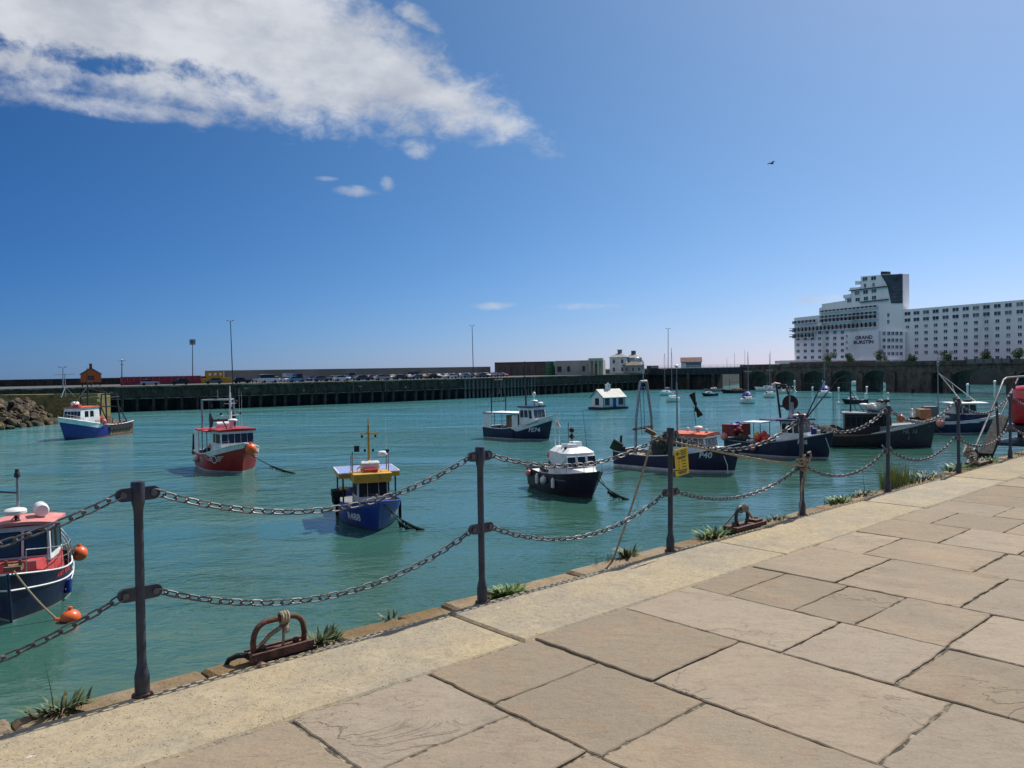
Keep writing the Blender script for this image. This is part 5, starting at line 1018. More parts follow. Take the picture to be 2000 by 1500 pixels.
def hipped(name, c, rz, L, Wd, z0, zw, zr, wall, roofm, parent=None, over=.5, nw=(3, 2), fl=2):
    r = empty(name, (c[0], c[1], z0), rz, parent); mb = MB(); mb.box((0, 0, (zw-z0)/2), (L, Wd, zw-z0)); mb.build('wall', wall, r)
    mb = MB(); h = zw-z0; rr = zr-z0; a, b_ = L/2+over, Wd/2+over; k = max(.2, a-b_)
    mb.add([V2(-a, -b_, h), V2(a, -b_, h), V2(a, b_, h), V2(-a, b_, h), V2(-k, 0, rr), V2(k, 0, rr)], [(0, 1, 5, 4), (1, 2, 5), (2, 3, 4, 5), (3, 0, 4), (3, 2, 1, 0)]); rf = mb.build('roof', roofm, r)
    for f in range(fl):
        for i in range(nw[0]): wall_window(r, (-L/2+L*(i+.5)/nw[0], -Wd/2-.005, 1.5+f*2.9), .8, 1.4, 'y')
        for i in range(nw[1]): wall_window(r, (-L/2-.005, -Wd/2+Wd*(i+.5)/nw[1], 1.5+f*2.9), .8, 1.4, 'x')
    return r, rf
M_greyroof = M('grey_lead_roof', (.20, .20, .21), .7, 0, .2, 1)
def whx(u, v, Y): p = dp(u, v, Y); return (p.x, p.y)
hz, rf = hipped('white_harbour_house', whx(1211, 720, 286), rad(-18), 6.2, 8, DECK+.2, 5.6, 7.3, M_housewhite, M_greyroof, nw=(2, 2)); tag(hz, 'white two-storey house with hipped roofs and two chimneys', 'house')
mb = MB(); mb.box((0, 0, 7.6), (1.5, 1.0, 2.0)); mb.box((0, 0, 8.65), (1.8, 1.3, .25)); mb.build('chimney', M_greyroof, rf)
def add_block(root, base, x, y, L, Wd, h, r_, roofm=M_greyroof, wall=M_housewhite, wins=0):
    mb = MB(); mb.box((x, y, h/2), (L, Wd, h)); mb.build('wall', wall, root); mb = MB(); a, b_ = L/2+.6, Wd/2+.6; k = max(.2, a-b_)
    mb.add([V2(x-a, y-b_, h), V2(x+a, y-b_, h), V2(x+a, y+b_, h), V2(x-a, y+b_, h), V2(x-k, y, r_), V2(x+k, y, r_)], [(0, 1, 5, 4), (1, 2, 5), (2, 3, 4, 5), (3, 0, 4), (3, 2, 1, 0)]); o = mb.build('roof', roofm, root)
    for i in range(wins): wall_window(root, (x-L/2+L*(i+.5)/wins, y-Wd/2-.006, h*.5), .9, 1.3, 'y')
    return o
rf2 = add_block(hz, 0, 4.6, 3.0, 5.0, 7, 5.7, 7.2, wins=2); mb = MB(); mb.box((4.6, 3.0, 7.5), (1.6, 1.0, 1.6)); mb.build('chimney', M_brown, rf2)
rf3 = add_block(hz, 0, 5.5, -2.2, 6.8, 5, 2.9, 4.3, M_brown, M('grey_wing_render', (.30, .28, .26), .8), 3)
fn, _, _, _ = block('brown_fence', 1264, 1286, 714, 722, 284, 287, M_brown, .3, DECK, label='brown fence beside the white harbour house', cat='fence')
c = dp(1350, 712, 298); sh, w_, rf = gabled('red_roofed_house', V2(c.x, c.y), rad(-12), 7.5, 5.5, 1.1, 3.5, 5.1, M_housewhite, M('maroon_tile_roof', (.12, .045, .045), .8, 0, .2, 1), .3); tag(sh, 'small house with maroon roof above the swing bridge', 'house')
mb = MB(); mb.box((.8, -2.78, 1.2), (5.6, .06, 1.7)); mb.build('grey_cladding', M('blue_grey_boards', (.14, .16, .20), .7), sh)
mb = MB(); mb.box((-3.78, -1.0, .9), (.06, 1.0, 1.6)); mb.build('door', B_dark, sh); mb = MB(); mb.box((-3.78, .9, 2.2), (.06, .9, .9)); mb.build('window', B_glass, sh)
# ground behind the pier root and around the hotel
mb = MB(); ring = [V2(40, 290), V2(60, 296), V2(82, 304), V2(118, 380), V2(167, 272), V2(230, 120), V2(600, 120), V2(600, 900), V2(40, 900)]
mb.hexa([V2(p.x, p.y, -9) for p in ring], [V2(p.x, p.y, 1.05) for p in ring]); tag(mb.build('town_ground', M_tarmac, tri=True), 'town ground behind the viaduct', None, None, 'structure')
# swing bridge
A_, B2 = V2(50, 286), V2(79.2, 263); t_ = (B2-A_).normalized(); ln = (B2-A_).length; br = empty('swing_bridge', (A_.x, A_.y, 0), atan2(t_.y, t_.x)); tag(br, 'dark steel swing bridge joining pier and viaduct', 'bridge')
M_bridge = M('blue_black_bridge_steel', (.018, .022, .034), .6, .1, .3, .6)
mb = MB(); mb.box((ln/2, 2.5, -.35), (ln, 5, .5)); mb.build('deck', M_bridge, br); mb = MB(); mb.box((ln/2, -.15, .0), (ln, .3, 2.3)); mb.build('girder', M_bridge, br)
for i in range(18): mb = MB(); mb.box((ln*(i+.5)/18, -.36, .0), (.18, .14, 2.3)); mb.build('stiffener', M_bridge, br)
mb = MB(); mb.bar((0, 0, 2.1), (ln, 0, 2.1), .05, 5); mb.bar((0, 0, 1.6), (ln, 0, 1.6), .04, 5)
for i in range(16): mb.bar((ln*i/15, 0, 1.1), (ln*i/15, 0, 2.1), .05, 5)
mb.build('handrail', B_white, br); mb = MB(); mb.box((ln*.36, 3.5, -4.6), (ln*.72, 5, 8)); mb.build('abutment', M_pier, br)
for x in (.2, .45, .7, .97): mb = MB(); mb.box((ln*x, -.2, -4.6), (1.0, 1.2, 8)); mb.build('pier_pile', M_pile, br)
# viaduct with arches
K0 = V2(78.8, 263.3); KD = V2(.515, -.857).normalized(); KN = V2(KD.y, -KD.x)
def on_line(u, v, P_, D_, N_):
    d = ray(u, v); o = V2(0, 0, EYE); k = (P_-V2(0, 0)).dot(N_)/d.dot(N_); q = o+d*k; return (q-P_).dot(D_), q.z
vk = lambda u: on_line(u, 740, K0, KD, KN)[0]
M_via = M('sooty_viaduct_stone', (.088, .070, .058), .9, 0, .5, .7, (.036, .030, .027), .4, .10, 1.6, stretch=(1, 1, .5))
arches = [(vk(a), vk(b_)) for a, b_ in ((1462, 1500), (1514, 1556), (1569, 1614), (1626, 1674), (1688, 1736), (1819, 1847), (1857, 1968), (1985, 2110))]
outl = [(-1.2, -9.0)]
for (a, b_) in arches:
    r = (b_-a)/2; sp = -2.6-.0*r; rise = min(r*.9, 2.3); outl.append((a, -9.0)); n_ = 12
    outl += [((a+b_)/2-r*cos(pi*k/n_), sp+rise*sin(pi*k/n_)) for k in range(n_+1)]; outl.append((b_, -9.0))
outl += [(170, -9.0), (170, 1.25), (-1.2, 1.25)]
via = empty('railway_viaduct', (K0.x, K0.y, 0), atan2(KD.y, KD.x)); tag(via, 'long dark stone railway viaduct with arches in front of the hotel', 'viaduct')
mb = MB(); mb.poly([(x, 0, z) for x, z in outl], (0, 9, 0)); mb.build('arched_wall', M_via, via, tri=True)
mb = MB(); mb.box((84, -.05, 1.1), (171, .5, .3)); mb.build('cornice', M_via, via); mb = MB(); mb.box((84, .2, 1.62), (171, .35, .78)); mb.build('parapet', M_via, via)
for (a, b_) in arches:
    r = (b_-a)/2; rise = min(r*.9, 2.3); n_ = 14; mb = MB()
    for k in range(n_):
        q = [((a+b_)/2-(r+e)*cos(pi*kk/n_), -2.6+(rise+e)*sin(pi*kk/n_)) for kk, e in ((k+.06, .0), (k+.94, .0), (k+.94, .55), (k+.06, .55))]
        mb.poly([(x, -.12, z) for x, z in q], (0, .3, 0))
    mb.build('arch_ring', M('arch_ring_stone', (.095, .078, .066), .9, 0, .4, .5), via)
for u in (1506, 1562, 1620, 1681, 1742, 1813, 1852, 1976): mb = MB(); mb.box((vk(u), -.35, -5.0), (2.0 if u not in (1742, 1813) else 2.6, .8, 8)); mb.build('pier_buttress', M_via, via)
M_drygrass = M('dry_grass', (.17, .13, .05), .9, 0, .4, 3, (.09, .10, .035), .5)
mb = MB(); R2 = random.Random(3)
for i in range(900):
    x = R2.uniform(vk(1540), vk(1765)); h = R2.uniform(.2, .8)*(1.2 if sin(x*.9) > 0 else .7); y = R2.uniform(.5, 2.5); mb.add([V2(x-.16, y, 1.2), V2(x+.16, y, 1.2), V2(x+R2.uniform(-.25, .25), y-.1, 1.9+h)], [(0, 1, 2)])
tag(mb.build('grass', M_drygrass, None), 'dry brown grass growing along the viaduct top', 'grass', None, 'stuff'); bpy.data.objects['grass'].matrix_world = Matrix.Translation((K0.x, K0.y, 0)) @ Matrix.Rotation(atan2(KD.y, KD.x), 4, 'Z')
mb = MB(); mb.box(((vk(1888)+vk(1975))/2, -.12, 1.75), (vk(1975)-vk(1888), .12, 1.1)); mb.build('concrete_parapet_panel', M('grey_parapet_concrete', (.14, .135, .14), .85), via)
for u in (1888, 1905, 1922, 1940, 1957, 1975): mb = MB(); mb.box((vk(u), -.2, 1.85), (.3, .2, 1.4)); mb.build('parapet_post', M_via, via)
# white marker posts in front of the arches
for k, (u, vb, vt) in enumerate(((1587, 761, 756), (1638, 763, 757), (1693, 764, 755), (1890, 774, 750), (1943, 775, 744))):
    p = gp(u, vb+4); mb = MB(); z = dp(u, vt, p.y).z-WATER; mb.lathe([(.22, -1), (.22, z-.4), (.3, z-.38), (.3, z), (.1, z+.1)], (0, 0, 0), 10); o = mb.build('marker_post', B_white, None, True, (p.x, p.y, WATER))
    tag(o, f'white marker post standing in the water, {ordinal(k)} from the swing bridge', 'post', 'white posts before the viaduct')
# ---------------------------------------------------------------- hotel
G0 = V2(142.6, 390); GD = V2(.414, -.910).normalized(); GN = V2(-GD.y, GD.x)*-1
hp = lambda u, v: on_line(u, v, G0, GD, GN)
M_hotel = M('white_hotel_render', (.80, .80, .81), .8, 0, .06, .05, (.62, .61, .60), .2, stretch=(1, 1, .3)); M_hdark = M('dark_balcony_metal', (.035, .036, .042), .6, 0, .2, .3); M_hglass = M('hotel_window_glass', (.045, .055, .075), .15, 0, .5, .2, None, 0, 0, 1, .6, rnd=.5)
M_hcurt = M('curtained_window_glass', (.16, .165, .18), .25, 0, .4, .2, (.05, .06, .08), .4, rnd=.3)
M_smoke = M('smoked_curtain_glass', (.025, .026, .032), .2, 0, .3, .1)
hotel = empty('hotel_block', (G0.x, G0.y, 0), atan2(GD.y, GD.x)); tag(hotel, 'large white stepped hotel with long window wing behind the viaduct', 'hotel')
HB = 1.1
def hblock(name, u0, u1, vt0, vt1, vb=None, depth=14, fwd=0.0, mat=None):
    """facade block between two picture columns; top given at each end"""
    w0, z0 = hp(u0, vt0); w1, z1 = hp(u1, vt1); zb = HB if vb is None else hp((u0+u1)/2, vb)[1]
    mb = MB(); mb.hexa([V2(w0, -fwd, zb), V2(w1, -fwd, zb), V2(w1, depth, zb), V2(w0, depth, zb)], [V2(w0, -fwd, z0), V2(w1, -fwd, z1), V2(w1, depth, z1), V2(w0, depth, z0)]); return mb.build(name, mat or M_hotel, hotel)
def glass_shaft():
    a, b_, c, d_ = hp(1721.5, 537), hp(1763, 535.7), hp(1763, 592), hp(1741, 592); mid = hp(1734, 558)
    mb = MB(); mb.poly([(w, -.3, z) for w, z in (a, b_, c, d_, mid)], (0, .5, 0)); g = mb.build('glass_shaft', M('grey_curtain_glass', (.075, .08, .095), .25, 0, .35, .12, (.03, .032, .04), .4), hotel, tri=True)
    for k in range(9):
        f = (k+.5)/9; z = a[1]+(c[1]-a[1])*f; w0 = a[0]+(mid[0]-a[0])*min(1, f*2.6) if f < .38 else mid[0]+(d_[0]-mid[0])*(f-.38)/.62
        mb = MB(); mb.box(((w0+b_[0])/2, -.33, z), (b_[0]-w0-.2, .08, .16)); mb.build('glazing_bar', M_hdark, g)
hblock('tower_wall', 1551, 1605.5, 621, 615); hblock('tower_wall', 1605, 1650.5, 594, 587, None, 14.02); hblock('tower_wall', 1650, 1662.5, 576, 573, None, 14.04); hblock('tower_wall', 1662, 1681.5, 563, 560, None, 14.06)
hblock('tower_wall', 1681, 1723.5, 540, 536.5, None, 3.9); hblock('tower_wall', 1723, 1763.2, 535.8, 535, None, 3.95); glass_shaft()
hblock('plant_room', 1717, 1730, 530, 530, 537, 3, -1.0, M_hdark); hblock('balcony_block', 1672, 1681.2, 549, 549, 556, 12, .6); hblock('balcony_block', 1661, 1681, 562, 561, 566, 12, .5); hblock('balcony_block', 1648.5, 1663, 576, 575, 582, 12, .5)
hblock('roof_shoulder', 1600, 1606, 602, 600, 615, 13, .0); hblock('wing_wall', 1763.3, 2110, 605, 576, None, 13.9)
hblock('sign_wall', 1661, 1724, 650, 645.5, None, 10, 2.6); hblock('link_block', 1724, 1772, 645.5, 648, None, 10, 1.4); hblock('podium', 1535, 1600, 703.5, 703, None, 12, 4.0); hblock('podium_roof', 1528, 1760, 704.5, 702, 708, 12, 5.0)
def hwin(u, v, wu, hv, fwd=0.0, name='window'):
    w0, z = hp(u-wu/2, v); w1, _ = hp(u+wu/2, v); h = abs(hp(u, v-hv/2)[1]-hp(u, v+hv/2)[1]); mb = MB(); y = -fwd
    mb.hexa([V2(w0, y, z-h/2), V2(w1, y, z-h/2), V2(w1, y, z+h/2), V2(w0, y, z+h/2)], [V2(w0, y-.05, z-h/2), V2(w1, y-.05, z-h/2), V2(w1, y-.05, z+h/2), V2(w0, y-.05, z+h/2)], 0)
    fr = .10; mb.hexa([V2((w0+w1)/2-fr/2, y, z-h/2), V2((w0+w1)/2+fr/2, y, z-h/2), V2((w0+w1)/2+fr/2, y, z+h/2), V2((w0+w1)/2-fr/2, y, z+h/2)], [V2((w0+w1)/2-fr/2, y-.1, z-h/2), V2((w0+w1)/2+fr/2, y-.1, z-h/2), V2((w0+w1)/2+fr/2, y-.1, z+h/2), V2((w0+w1)/2-fr/2, y-.1, z+h/2)], 1)
    mb.hexa([V2(w0-.1, y, z-h/2-.16), V2(w1+.1, y, z-h/2-.16), V2(w1+.1, y, z-h/2), V2(w0-.1, y, z-h/2)], [V2(w0-.1, y-.18, z-h/2-.16), V2(w1+.1, y-.18, z-h/2-.16), V2(w1+.1, y-.18, z-h/2), V2(w0-.1, y-.18, z-h/2)], 1)
    return mb.build(name, [random.choice((M_hglass, M_hglass, M_hglass, M_hcurt)), M_hotel], hotel)
zc = lambda x, y: (1500+x/4, 500+y/4)
cols = [1090, 1160, 1235, 1310, 1387, 1466, 1545, 1625, 1707, 1792, 1878, 1968, 2060, 2155]
for i, cx in enumerate(cols):
    f = (cx-1090)/(1968-1090); ytop = 452+(378-452)*f; step = 50.5+(58.5-50.5)*f
    for r in range(8 if cx > 1330 else 7):
        if r == 7 and cx > 1920: continue
        u, v = zc(cx, ytop+r*step+(2 if r > 1 else 0)); wide = r < 2
        if cx < 1110 and r > 2: continue
        hwin(u, v, (11 if wide else 6.4)*(1+.18*f), (6.5 if wide else 5.6)*(1+.15*f))
for r, y in enumerate((600, 645, 692, 741, 791)):
    for k, x in enumerate((235, 291, 347, 404, 463, 522, 581)):
        if r == 0 and k < 3: continue
        hwin(*zc(x, y-(k-3)*1.0), 5.6, 5.4)
for r, y in enumerate((604, 657, 710, 762)):
    for x in (925, 962, 993, 1025, 1058): hwin(*zc(x, y+1), 5.4, 6.5, 1.4)
for (x, y, w) in ((758, 182, 9), (825, 176, 9), (758, 232, 4), (825, 225, 4), (697, 292, 9), (762, 284, 9), (828, 275, 9), (635, 350, 8), (700, 342, 8), (765, 334, 8), (828, 327, 8), (940, 462, 4), (940, 514, 4)): hwin(*zc(x, y), w, 7)
for k in range(3): hwin(*zc(648, 625+48*k), 2.5, 5, 2.6)
for (x0, y0, x1, y1, ht) in ((420, 432, 862, 398, 14), (420, 475, 862, 448, 18), (207, 528, 862, 478, 30) if False else (420, 505, 862, 480, 26), (207, 522, 385, 508, 22), (207, 580, 862, 538, 34), (207, 632, 375, 618, 30)):
    # balcony rows: slab, dark recess with dividing walls, rail
    (u0, v0), (u1, v1) = zc(x0, y0), zc(x1, y1); w0, z0 = hp(u0, v0); w1, z1 = hp(u1, v1); h = ht/4*.25
    zt = (z0+z1)/2; mb = MB(); mb.box(((w0+w1)/2, -.02, zt+h*.15), (w1-w0, .06, h)); mb.build('balcony_recess', M_smoke, hotel)
    mb = MB(); mb.box(((w0+w1)/2, -.75, zt-h*.45), (w1-w0, 1.5, .2)); mb.build('balcony_slab', M_hotel, hotel)
    mb = MB(); n_ = max(4, int((w1-w0)/2.3))
    mb.bar(V2(w0, -1.45, zt+.45), V2(w1, -1.45, zt+.45), .07, 4); mb.bar(V2(w0, -1.45, zt+.1), V2(w1, -1.45, zt+.1), .05, 4)
    for i in range(n_*2+1): x = w0+(w1-w0)*i/(n_*2); mb.bar(V2(x, -1.45, zt-h*.4), V2(x, -1.45, zt+.45), .06, 4)
    mb.build('balcony_rail', M_hdark, hotel)
    for i in range(n_+1): x = w0+(w1-w0)*i/n_; mb = MB(); mb.box((x, -.7, zt+h*.1), (.16, 1.3, h)); mb.build('balcony_divider', M_hotel, hotel)
for (y, xl) in ((243, 640), (343, 720)):     # dark projecting storey edges
    (u0, v0), (u1, v1) = zc(xl, y+(22 if y < 300 else 14)), zc(945, y); w0, z0 = hp(u0, v0); w1, z1 = hp(u1, v1); mb = MB(); mb.box(((w0+w1)/2, -.4, (z0+z1)/2), (w1-w0, .9, .35)); mb.build('storey_edge', M_hdark, hotel)
for (x0, x1, y) in ((172, 208, 585), (172, 208, 632)): (u0, v0), (u1, v1) = zc(x0, y), zc(x1, y); w0, z0 = hp(u0, v0); w1, z1 = hp(u1, v1); mb = MB(); mb.box(((w0+w1)/2, 2, z0), (w1-w0, 5, .5)); mb.box(((w0+w1)/2, 2, z0+1.2), (w1-w0, 5, .15)); mb.build('end_balcony', M_hdark, hotel)
for body, y in (('GRAND', 652), ('BURSTIN', 688)):
    vs, fs, w = text_shape(body, 4.4, .035); (u0, v0), (u1, v1) = zc(715 if body == 'GRAND' else 703, y), zc(850 if body == 'GRAND' else 858, y-2)
    wa, za = hp(u0, v0); wb, zb = hp(u1, v1); hh = abs(hp(u0, v0)[1]-hp(u0, v0-6.6)[1]); cap = max(v.y for v in vs)
    m_ = MB(); m_.add([V2(wa+(wb-wa)*v.x/w, -2.68, za+v.y/cap*hh) for v in vs], fs); m_.build('sign_lettering', M('navy_sign_letters', (.012, .016, .07), .5), hotel)
mb = MB(); mb.box((hp(1900, 700)[0], -6, 1.6), (110, .4, 1.6)); mb.build('shop_front', M('red_shop_front', (.16, .04, .045), .6), hotel); mb = MB(); mb.box((hp(1650, 706)[0], -9.3, 1.9), (50, .4, 2.0)); mb.build('shop_front', MATS['red_shop_front'], hotel)
# trees in front of the hotel
M_leaf = M('tree_leaves', (.060, .085, .028), .7, 0, .45, .8, (.11, .13, .04), .4); M_bark = M('tree_bark', (.07, .05, .035), .9, 0, .3, 4)
def tree(u, vt, vb, Y, wpx, label, seed):
    R = random.Random(seed); p = dp(u, vb, Y); top = dp(u, vt, Y).z; h = top-1.0; r = empty('street_tree', (p.x, p.y, 1.0)); wr = wpx/1510*Y/2
    mb = MB(); mb.tube([(0, 0, 0), (.1, 0, h*.35), (0, .1, h*.65)], [.28, .2, .08], 7)
    for k in range(4): a = k*1.6+R.random(); mb.tube([(.08, 0, h*.3), (cos(a)*wr*.6, sin(a)*wr*.6, h*.7)], [.12, .04], 5)
    mb.build('trunk', M_bark, r, True); mb = MB()
    cl = [(R.uniform(-1, 1)*wr*.65, R.uniform(-1, 1)*wr*.65, h*R.uniform(.32, .86)) for _ in range(13)]
    for i in range(1500):
        c = R.choice(cl); d = Vector((R.gauss(0, 1), R.gauss(0, 1), R.gauss(0, 1))).normalized()*(R.random()**.4)*wr*.42; q = Vector(c)+d
        if q.z > h*1.0: continue
        a = Vector((R.gauss(0, 1), R.gauss(0, 1), R.gauss(0, .6))).normalized(); b_ = a.cross(Vector((R.gauss(0, 1), R.gauss(0, 1), R.gauss(0, 1)))).normalized(); s_ = R.uniform(.10, .24)
        mb.add([q-a*s_, q+b_*s_*.6, q+a*s_, q-b_*s_*.6], [(0, 1, 2, 3)])
    mb.build('crown', M_leaf, r); tag(r, label, 'tree', 'trees before the hotel')
for k, (u, vt, w, Y, lb_) in enumerate(((1619, 686, 29, 300, 'leftmost round tree before the hotel tower'), (1660, 689, 22, 290, 'small brownish tree left of the hotel lettering'), (1719, 682, 27, 275, 'dense dark tree just right below the hotel lettering'), (1781, 690, 20, 262, 'faint low tree where tower and wing of the hotel meet'), (1850, 681, 27, 255, 'square-topped bushy tree before the middle of the hotel wing'), (1923, 685, 27, 242, 'spreading low tree before the hotel wing'), (1990, 680, 30, 235, 'tree at the right edge above the viaduct'))):
    tree(u, vt, 706, Y, w, lb_, 60+k)
# low roofs, masts and railings beyond the swing bridge
for k, (u, v) in enumerate(((1420, 699), (1435, 689), (1455, 683), (1505, 685))):
    p = dp(u, 716, 330); z = dp(u, v, 330).z; mb = MB(); mb.bar((0, 0, 0), (0, 0, z-1.0), .09, 5, 0, .05); o = mb.build('flag_pole', B_steel, None, True, (p.x, p.y, 1.0)); tag(o, f'thin pale pole beyond the swing bridge, {ordinal(k)} from the red-roofed house', 'pole', 'poles beyond the swing bridge')
# ---------------------------------------------------------------- floating cottage
c1, c2, c3 = gp(1152, 800), gp(1200, 801), gp(1220, 798)
cx = V2(18.9, 152.5); ct, w_, rf = gabled('floating_cottage', cx, rad(33), 6.3, 4.4, WATER+.45, WATER+2.75, WATER+4.35, M_housewhite, M('cream_cottage_roof', (.60, .58, .52), .8, 0, .1, .8), .35); tag(ct, 'small white cottage with blue door and chimney floating on a raft', 'cottage')
ct.scale = (.86, .86, .86); mb = MB(); mb.box((0, 0, -.28), (7.4, 5.4, .56)); mb.build('raft', M('dark_raft', (.02, .022, .035), .7), ct); mb = MB(); mb.box((0, .0, 3.95), (.85, .85, 2.2)); mb.box((0, 0, 5.1), (1.05, 1.05, .14)); mb.lathe([(.18, 0), (.16, .35)], (0, 0, 5.17), 8); mb.build('chimney', M_housewhite, rf)
wall_window(ct, (-2.1, -2.205, 1.25), 1.15, 1.45, 'y', None, B_navy, 1); wall_window(ct, (1.95, -2.205, 1.25), 1.3, 1.45, 'y', None, B_navy, 1); wall_window(ct, (-3.155, .1, 1.25), 1.2, 1.4, 'x', None, B_navy, 1)
mb = MB(); mb.box((.05, -2.22, 1.0), (.95, .06, 2.0)); mb.build('door', M('blue_door_paint', (.03, .05, .22), .5), ct)
for sd in (-1, 1): mb = MB(); mb.tube([(sd*3.52, -2.5, 2.0), (sd*3.52, 0, 4.0), (sd*3.52, 2.5, 2.0)], .09, 4); mb.build('verge_board', B_navy, ct)
for x in (-3.15, -.95, 1.0, 3.15): mb = MB(); mb.box((x, -2.215, 1.15), (.16, .05, 2.3)); mb.build('corner_board', B_navy if abs(x) > 3 else B_white, ct)
# ---------------------------------------------------------------- small craft before the bridge
def yacht(name, bow, head, L, B_, hullm, label, mast=0.0, cover=None, cabin=True, stripe=None, cat='yacht', canopy=None, fb=.95):
    L *= 1.18; B_ *= 1.2; b = Boat(name, label, bow, head, L, B_, fb*.95, fb*.9, fb*1.25, .7, .7, 2.2, 1.5, .3, 'small craft near the bridge', cat)
    b.hull(hullm, stripe, None, cap=hullm, deck=B_white, dz=.06, stripe_h=.12, capr=.04)
    if cabin: b.house(-L*.12, L*.22, B_*.32, B_*.22, fb*.9, fb*.9+.62, B_white, .35, .1, .08, 'cabin', wins=[('s', .1, .5, .35, .75), ('s', .6, .85, .35, .75), ('p', .1, .5, .35, .75)])
    if mast:
        mb = MB(); mb.bar((L*.08, 0, fb*.9), (L*.08, 0, mast), .07, 6, 0, .045); mb.bar((L*.08, 0, mast*.62), (L*.08, .8, mast*.62), .025, 4); mb.bar((L*.08, 0, mast*.62), (L*.08, -.8, mast*.62), .025, 4); m_ = b.part('mast', mb, B_steel)
        mb = MB(); mb.bar((L*.08, 0, mast), (L*.48, 0, fb*1.2), .015, 4); mb.bar((L*.08, 0, mast), (-L*.48, 0, fb), .015, 4); mb.build('stay', B_rubber, m_)
        mb = MB(); mb.tube([(L*.06, 0, fb+1.1), (-L*.15, 0, fb+1.15), (-L*.36, 0, fb+1.05)], [.16, .2, .12], 8); b.part('furled_sail_cover', mb, cover or B_bluetarp)
    if canopy: mb = MB(); mb.tube([(-L*.12, 0, fb+.2), (-L*.2, 0, fb+.55), (-L*.36, 0, fb+.4)], [B_*.3, B_*.36, B_*.3], 10); b.part('spray_hood', mb, canopy)
    return b
yacht('moored_yacht', (1309, 786), -110, 7.2, 2.5, B_white, 'white yacht with blue sail cover in front of another', 12.5, B_bluetarp)
yacht('moored_yacht', (1291, 773), -125, 7.0, 2.4, B_white, 'white yacht half hidden behind another yacht', 12.0, B_bluetarp)
yacht('moored_dinghy', (1374, 774), -150, 4.6, 2.0, B_navy, 'small dark blue open boat with white deck', 0, None, True, None, 'boat', None, .75)
b = yacht('moored_dinghy', (1378, 765), -165, 6.0, 2.2, B_grey, 'grey covered launch beside the workboat', 0, None, False, None, 'boat', None, .8); b.heap((0, 0, .8), (2.2, .8, .8), M('pale_canvas', (.42, .39, .34), .8), 'canvas_cover', 16, 71)
b = yacht('harbour_workboat', (1412, 768), 178, 7.0, 2.8, B_black, 'black workboat with tan gear in front of the swing bridge', 0, None, False, None, 'boat', None, .9); b.heap((-.5, 0, 1.0), (2.4, 1.0, .9), B_rusty, 'tan_gear', 18, 72); mb = MB(); mb.bar((1.5, 0, 1), (1.5, 0, 4.2), .06); mb.bar((1.5, 0, 3.2), (-2.0, 0, 3.5), .05); b.part('davit', mb, B_dark)
yacht('moored_yacht', (1465, 789), -100, 6.8, 2.5, B_white, 'white yacht with blue cockpit cover nearest the cottage side of the bridge', 11.0, B_bluetarp, True, None, 'yacht', B_bluetarp)
yacht('motor_cruiser', (1478, 764), 165, 7.5, 2.8, B_white, 'white motor cruiser with pinkish cabin by the first arch', 0, None, True, B_rose, 'motorboat', M('pink_canvas', (.45, .26, .25), .7), 1.1)
yacht('moored_yacht', (1505, 777), -105, 6.6, 2.4, B_white, 'white yacht with slim mast before the first arches', 11.0, B_bluetarp)
yacht('moored_dinghy', (1544, 768), 10, 4.0, 1.8, M('cream_grp', (.55, .50, .40), .4), 'small cream open boat behind the slim-masted yacht', 0, None, True, None, 'boat', None, .7)
yacht('motor_cruiser', (1609, 777), -115, 7.4, 2.7, B_white, 'white motorboat with tall wheelhouse and blue cover before the middle arches', 11.5, B_bluetarp, True, None, 'motorboat', B_bluetarp, 1.15)
yacht('moored_dinghy', (1650, 789), -170, 4.6, 1.9, B_black, 'black and white open boat framed by the trawler derricks', 0, None, True, None, 'boat', None, .85)
for k, (u, v, lab) in enumerate(((1590, 752, 'white launch seen through the second arch'), (1665, 754, 'white launch seen through the third arch'), (1722, 756, 'white launch with green cabin seen through the fourth arch'), (1556, 752, 'white launch seen through the first arch'))):
    b = yacht('distant_launch', (u, v), -150+20*k, 6.5, 2.5, B_white, lab, 0, None, True, None, 'boat', None, 1.3)
p = gp(1835, 760); b = yacht('distant_launch', (1832, 761), 175, 7.5, 2.6, B_white, 'pale flat launch seen through the narrow arch', 0, None, False, None, 'boat', None, 1.6)
for k, (u, v) in enumerate(((1637, 789), (1734, 770), (1691, 771))):
    p = gp(u, v); mb = MB(); mb.ball((0, 0, .15), .38, .9, 12); mb.lathe([(.08, .45), (.08, .7)], (0, 0, 0), 6); o = mb.build('mooring_buoy', B_buoyw, None, True, (p.x, p.y, WATER)); tag(o, ('small white mooring buoy left of the black and white open boat', 'small white mooring buoy under the solid viaduct pier', 'small white mooring buoy before the fourth arch')[k], 'buoy', 'white mooring buoys')
# dark marker flag on a pole
p = gp(1781, 800); mb = MB(); mb.bar((0, 0, -.5), (0, 0, 3.6), .03, 5); o = mb.build('flag_buoy', B_dark, None, True, (p.x, p.y, WATER)); mb = MB(); mb.hexa([V2(0, 0, 2.7), V2(.55, .1, 3.0), V2(.7, .1, 3.6), V2(.1, 0, 3.5)], [V2(0, .04, 2.7), V2(.55, .14, 3.0), V2(.7, .14, 3.6), V2(.1, .04, 3.5)]); mb.build('flag', B_rubber, o); mb = MB(); mb.ball((0, 0, 0), .3, .7, 10); mb.build('float', B_buoyo, o, True); tag(o, 'black flag on a thin fishing marker buoy', 'buoy')
